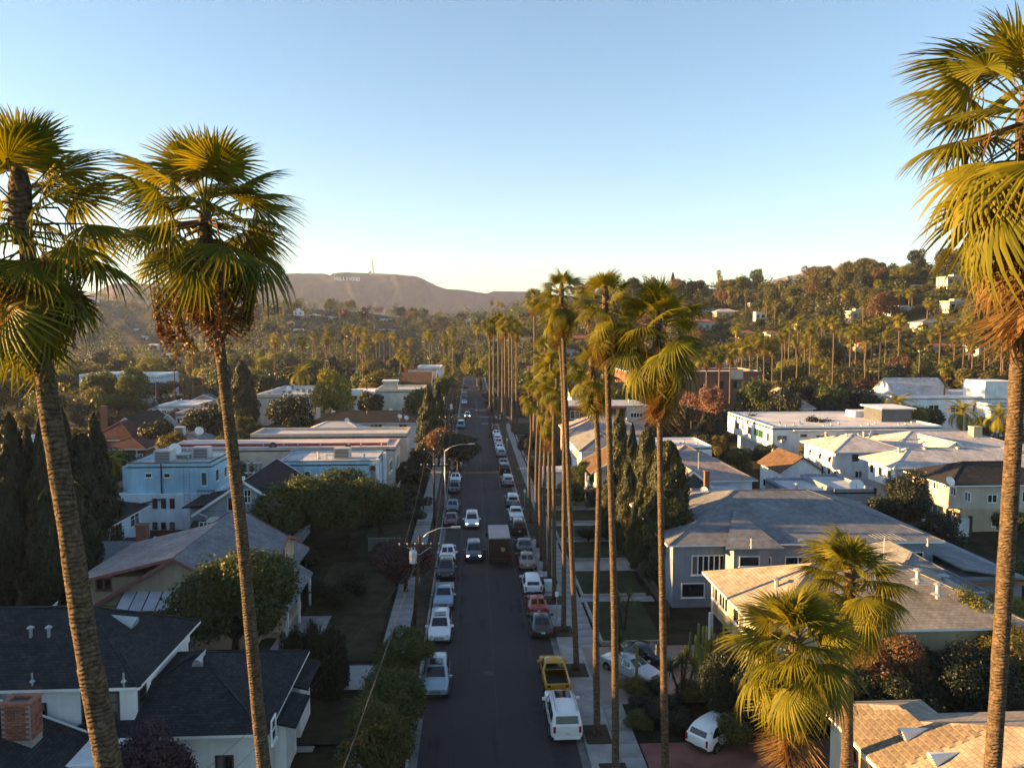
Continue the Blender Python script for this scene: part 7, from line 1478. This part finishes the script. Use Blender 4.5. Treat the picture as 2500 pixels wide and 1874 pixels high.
for x, y, w_, l_, m_ in ((4.9, 50, 1.2, 2.6, PAT2), (3.2, 84, 1.1, 4.0, PAT), (-.8, 112, 1.5, 3.0, PAT2), (2.6, 140, 1.6, 5, PAT), (5.2, 61, .9, 5.5, PAT2), (5.3, 46, .7, 4.0, PAT2)):
    mb = MB(); n = 10; mb.quad(*[(x + w_ * math.copysign(abs(math.cos(2 * math.pi * i / n + .3)) ** .5, math.cos(2 * math.pi * i / n + .3)) * g.uniform(.85, 1.05) / 1.2, y + l_ * math.copysign(abs(math.sin(2 * math.pi * i / n + .3)) ** .5, math.sin(2 * math.pi * i / n + .3)) * g.uniform(.85, 1.05) / 1.2, .0236) for i in range(n)]); tag(mb.build('road_patch', m_), 'worn patch in the asphalt', kind='structure')
for x, y in ((1.2, 56), (2.0, 92), (1.4, 150)): tag(MB().lathe((x, y, .02), [(.42, 0), (.42, .008)], 16).build('manhole_cover', mat('cast_iron', (.03, .028, .027), .6, .3, 8)), 'round iron manhole cover in mid street', kind='structure')
# road markings at the crossing
sheet('stop_line', 2.6, 6.4, 206.2, 206.7, .026, WHITE, 'worn white stop line at the crossing'); sheet('stop_line', 2.4, 6.0, 221.4, 221.8, .026, WHITE, 'worn white line past the crossing')
for i in range(6): sheet('lane_mark', 1.55, 1.65, 230 + i * 9, 232.5 + i * 9, .026, WHITE, 'faint white dash in mid street')
# ------------------------------------------------------------------ the letters and the mast on the mountain
LET = {'H': [(0, 0, .28, 1), (.72, 0, 1, 1), (.28, .38, .72, .62)], 'O': [(0, .12, .28, .88), (.72, .12, 1, .88), (.1, 0, .9, .22), (.1, .78, .9, 1)], 'L': [(0, 0, .28, 1), (.28, 0, .9, .24)], 'D': [(0, 0, .28, 1), (.72, .14, 1, .86), (.28, 0, .85, .22), (.28, .78, .85, 1)]}
dr = ray(848, 686); dr = dr / math.hypot(dr.x, dr.y); dd_ = 1900.0
while dd_ < 3300 and hill_z('mountain', 848, dd_) < (CAM + dr * dd_).z: dd_ += 4
SY = (CAM + dr * dd_).y - 6
word = 'HOLLYWOOD'; hgt = 8.6 / FPX * SY
sgn = thing('hill_sign', 'huge white block letters HOLLYWOOD standing on the mountainside', 'sign', on(847, 685, SY), world=True)
pa, pb = on(816, 684.8, SY), on(879.5, 685.8, SY); step = (pb - pa) / 9; lw = step.x * .80; SGW = mat('letter_white', (.85, .85, .85), .6, .05, .1); jig = [.6, -.4, -.2, .8, 0, -.7, .1, .5, -.3]
for i, chh in enumerate(word):
    o_ = pa + step * i; z0 = o_.z + jig[i]; mb = MB()
    if chh in LET:
        for a, b, c, d in LET[chh]: mb.box(o_.x + a * lw, o_.x + c * lw, SY - .5, SY + .5, z0 + b * hgt, z0 + d * hgt)
    elif chh == 'Y':
        mb.bar((o_.x + lw * .5, SY, z0), (o_.x + lw * .5, SY, z0 + hgt * .5), lw * .3, 1.0)
        for s in (.1, .9): mb.bar((o_.x + lw * .5, SY, z0 + hgt * .42), (o_.x + lw * s, SY, z0 + hgt), lw * .3, 1.0)
    else:
        lw2 = lw * 1.22
        for a, b in ((.08, .3), (.5, .3), (.5, .72), (.92, .72)): mb.bar((o_.x + lw2 * b, SY + .02 * a, z0), (o_.x + lw2 * a, SY + .02 * a, z0 + hgt), lw2 * .16, 1.0)
    lt = mb.build('letter', SGW, sgn)
    for f in (.2, .8): MB().bar((o_.x + lw * f, SY + .8, z0 - 16), (o_.x + lw * f, SY + .8, z0 + hgt * .6), .5).build('strut', DARKMETAL, lt)
ms = thing('radio_mast', 'lattice radio mast on the mountain crest', 'mast', on(910, 668, 3230), world=True); bz = on(910, 670, 3230); tz = on(910, 629, 3230).z; MM = mat('mast_red_white', (.45, .3, .28), .6, .2, .05)
hgt_ = tz - bz.z; sec = 9
for i in range(sec):
    f0, f1 = i / sec, (i + 1) / sec; w0, w1 = 5.5 * (1 - f0) ** 1.4 + .6, 5.5 * (1 - f1) ** 1.4 + .6; lat = MB()
    for sx in (-1, 1):
        for sy in (-1, 1): lat.bar((bz.x + sx * w0, 3230 + sy * w0, bz.z + hgt_ * f0), (bz.x + sx * w1, 3230 + sy * w1, bz.z + hgt_ * f1), .8)
    for sy in (-1, 1): lat.bar((bz.x - w0, 3230 + sy * w0, bz.z + hgt_ * f0), (bz.x + w1, 3230 + sy * w1, bz.z + hgt_ * f1), .5); lat.bar((bz.x + w0, 3230 + sy * w0, bz.z + hgt_ * f0), (bz.x - w1, 3230 + sy * w1, bz.z + hgt_ * f1), .5)
    tag(lat.build('lattice_section', MM, ms), kind='stuff')
for dx, hh in ((-12, 16), (-8, 14), (8, 8), (-16, 9)): MB().box(bz.x + dx - 1.5, bz.x + dx + 1.5, 3228, 3232, bz.z - 12, bz.z + hh).build('relay_hut', MM, ms)
# ------------------------------------------------------------------ air
hm, t, N, L, b = nodes('haze_air'); N.remove(b)
pv = N.new('ShaderNodeVolumePrincipled'); pv.inputs['Color'].default_value = (.58, .68, 1.0, 1); pv.inputs['Density'].default_value = .00009; pv.inputs['Anisotropy'].default_value = .12
L.new(pv.outputs[0], N['Material Output'].inputs['Volume'])
tag(MB().box(-5500, 5500, -300, 6000, -40, 400).build('haze', hm), 'thin pale evening haze filling the valley air', 'haze', kind='stuff')
# settle the nearest houses on the spots their eaves mark
for lab, dx, dy in (('white two-storey house under dark', .3, -.6), ('tan craftsman', .35, -1.2), ('large blue-grey', -.35, -.9), ('yellowish two-storey', -.4, -1.2), ('cream stucco house under', -.6, -1.3)):
    for o in list(COL.objects):
        if o.parent is None and str(o.get('label', '')).startswith(lab): o.location.x += dx; o.location.y += dy; o.location.z -= .4 if lab.startswith('cream') else 0
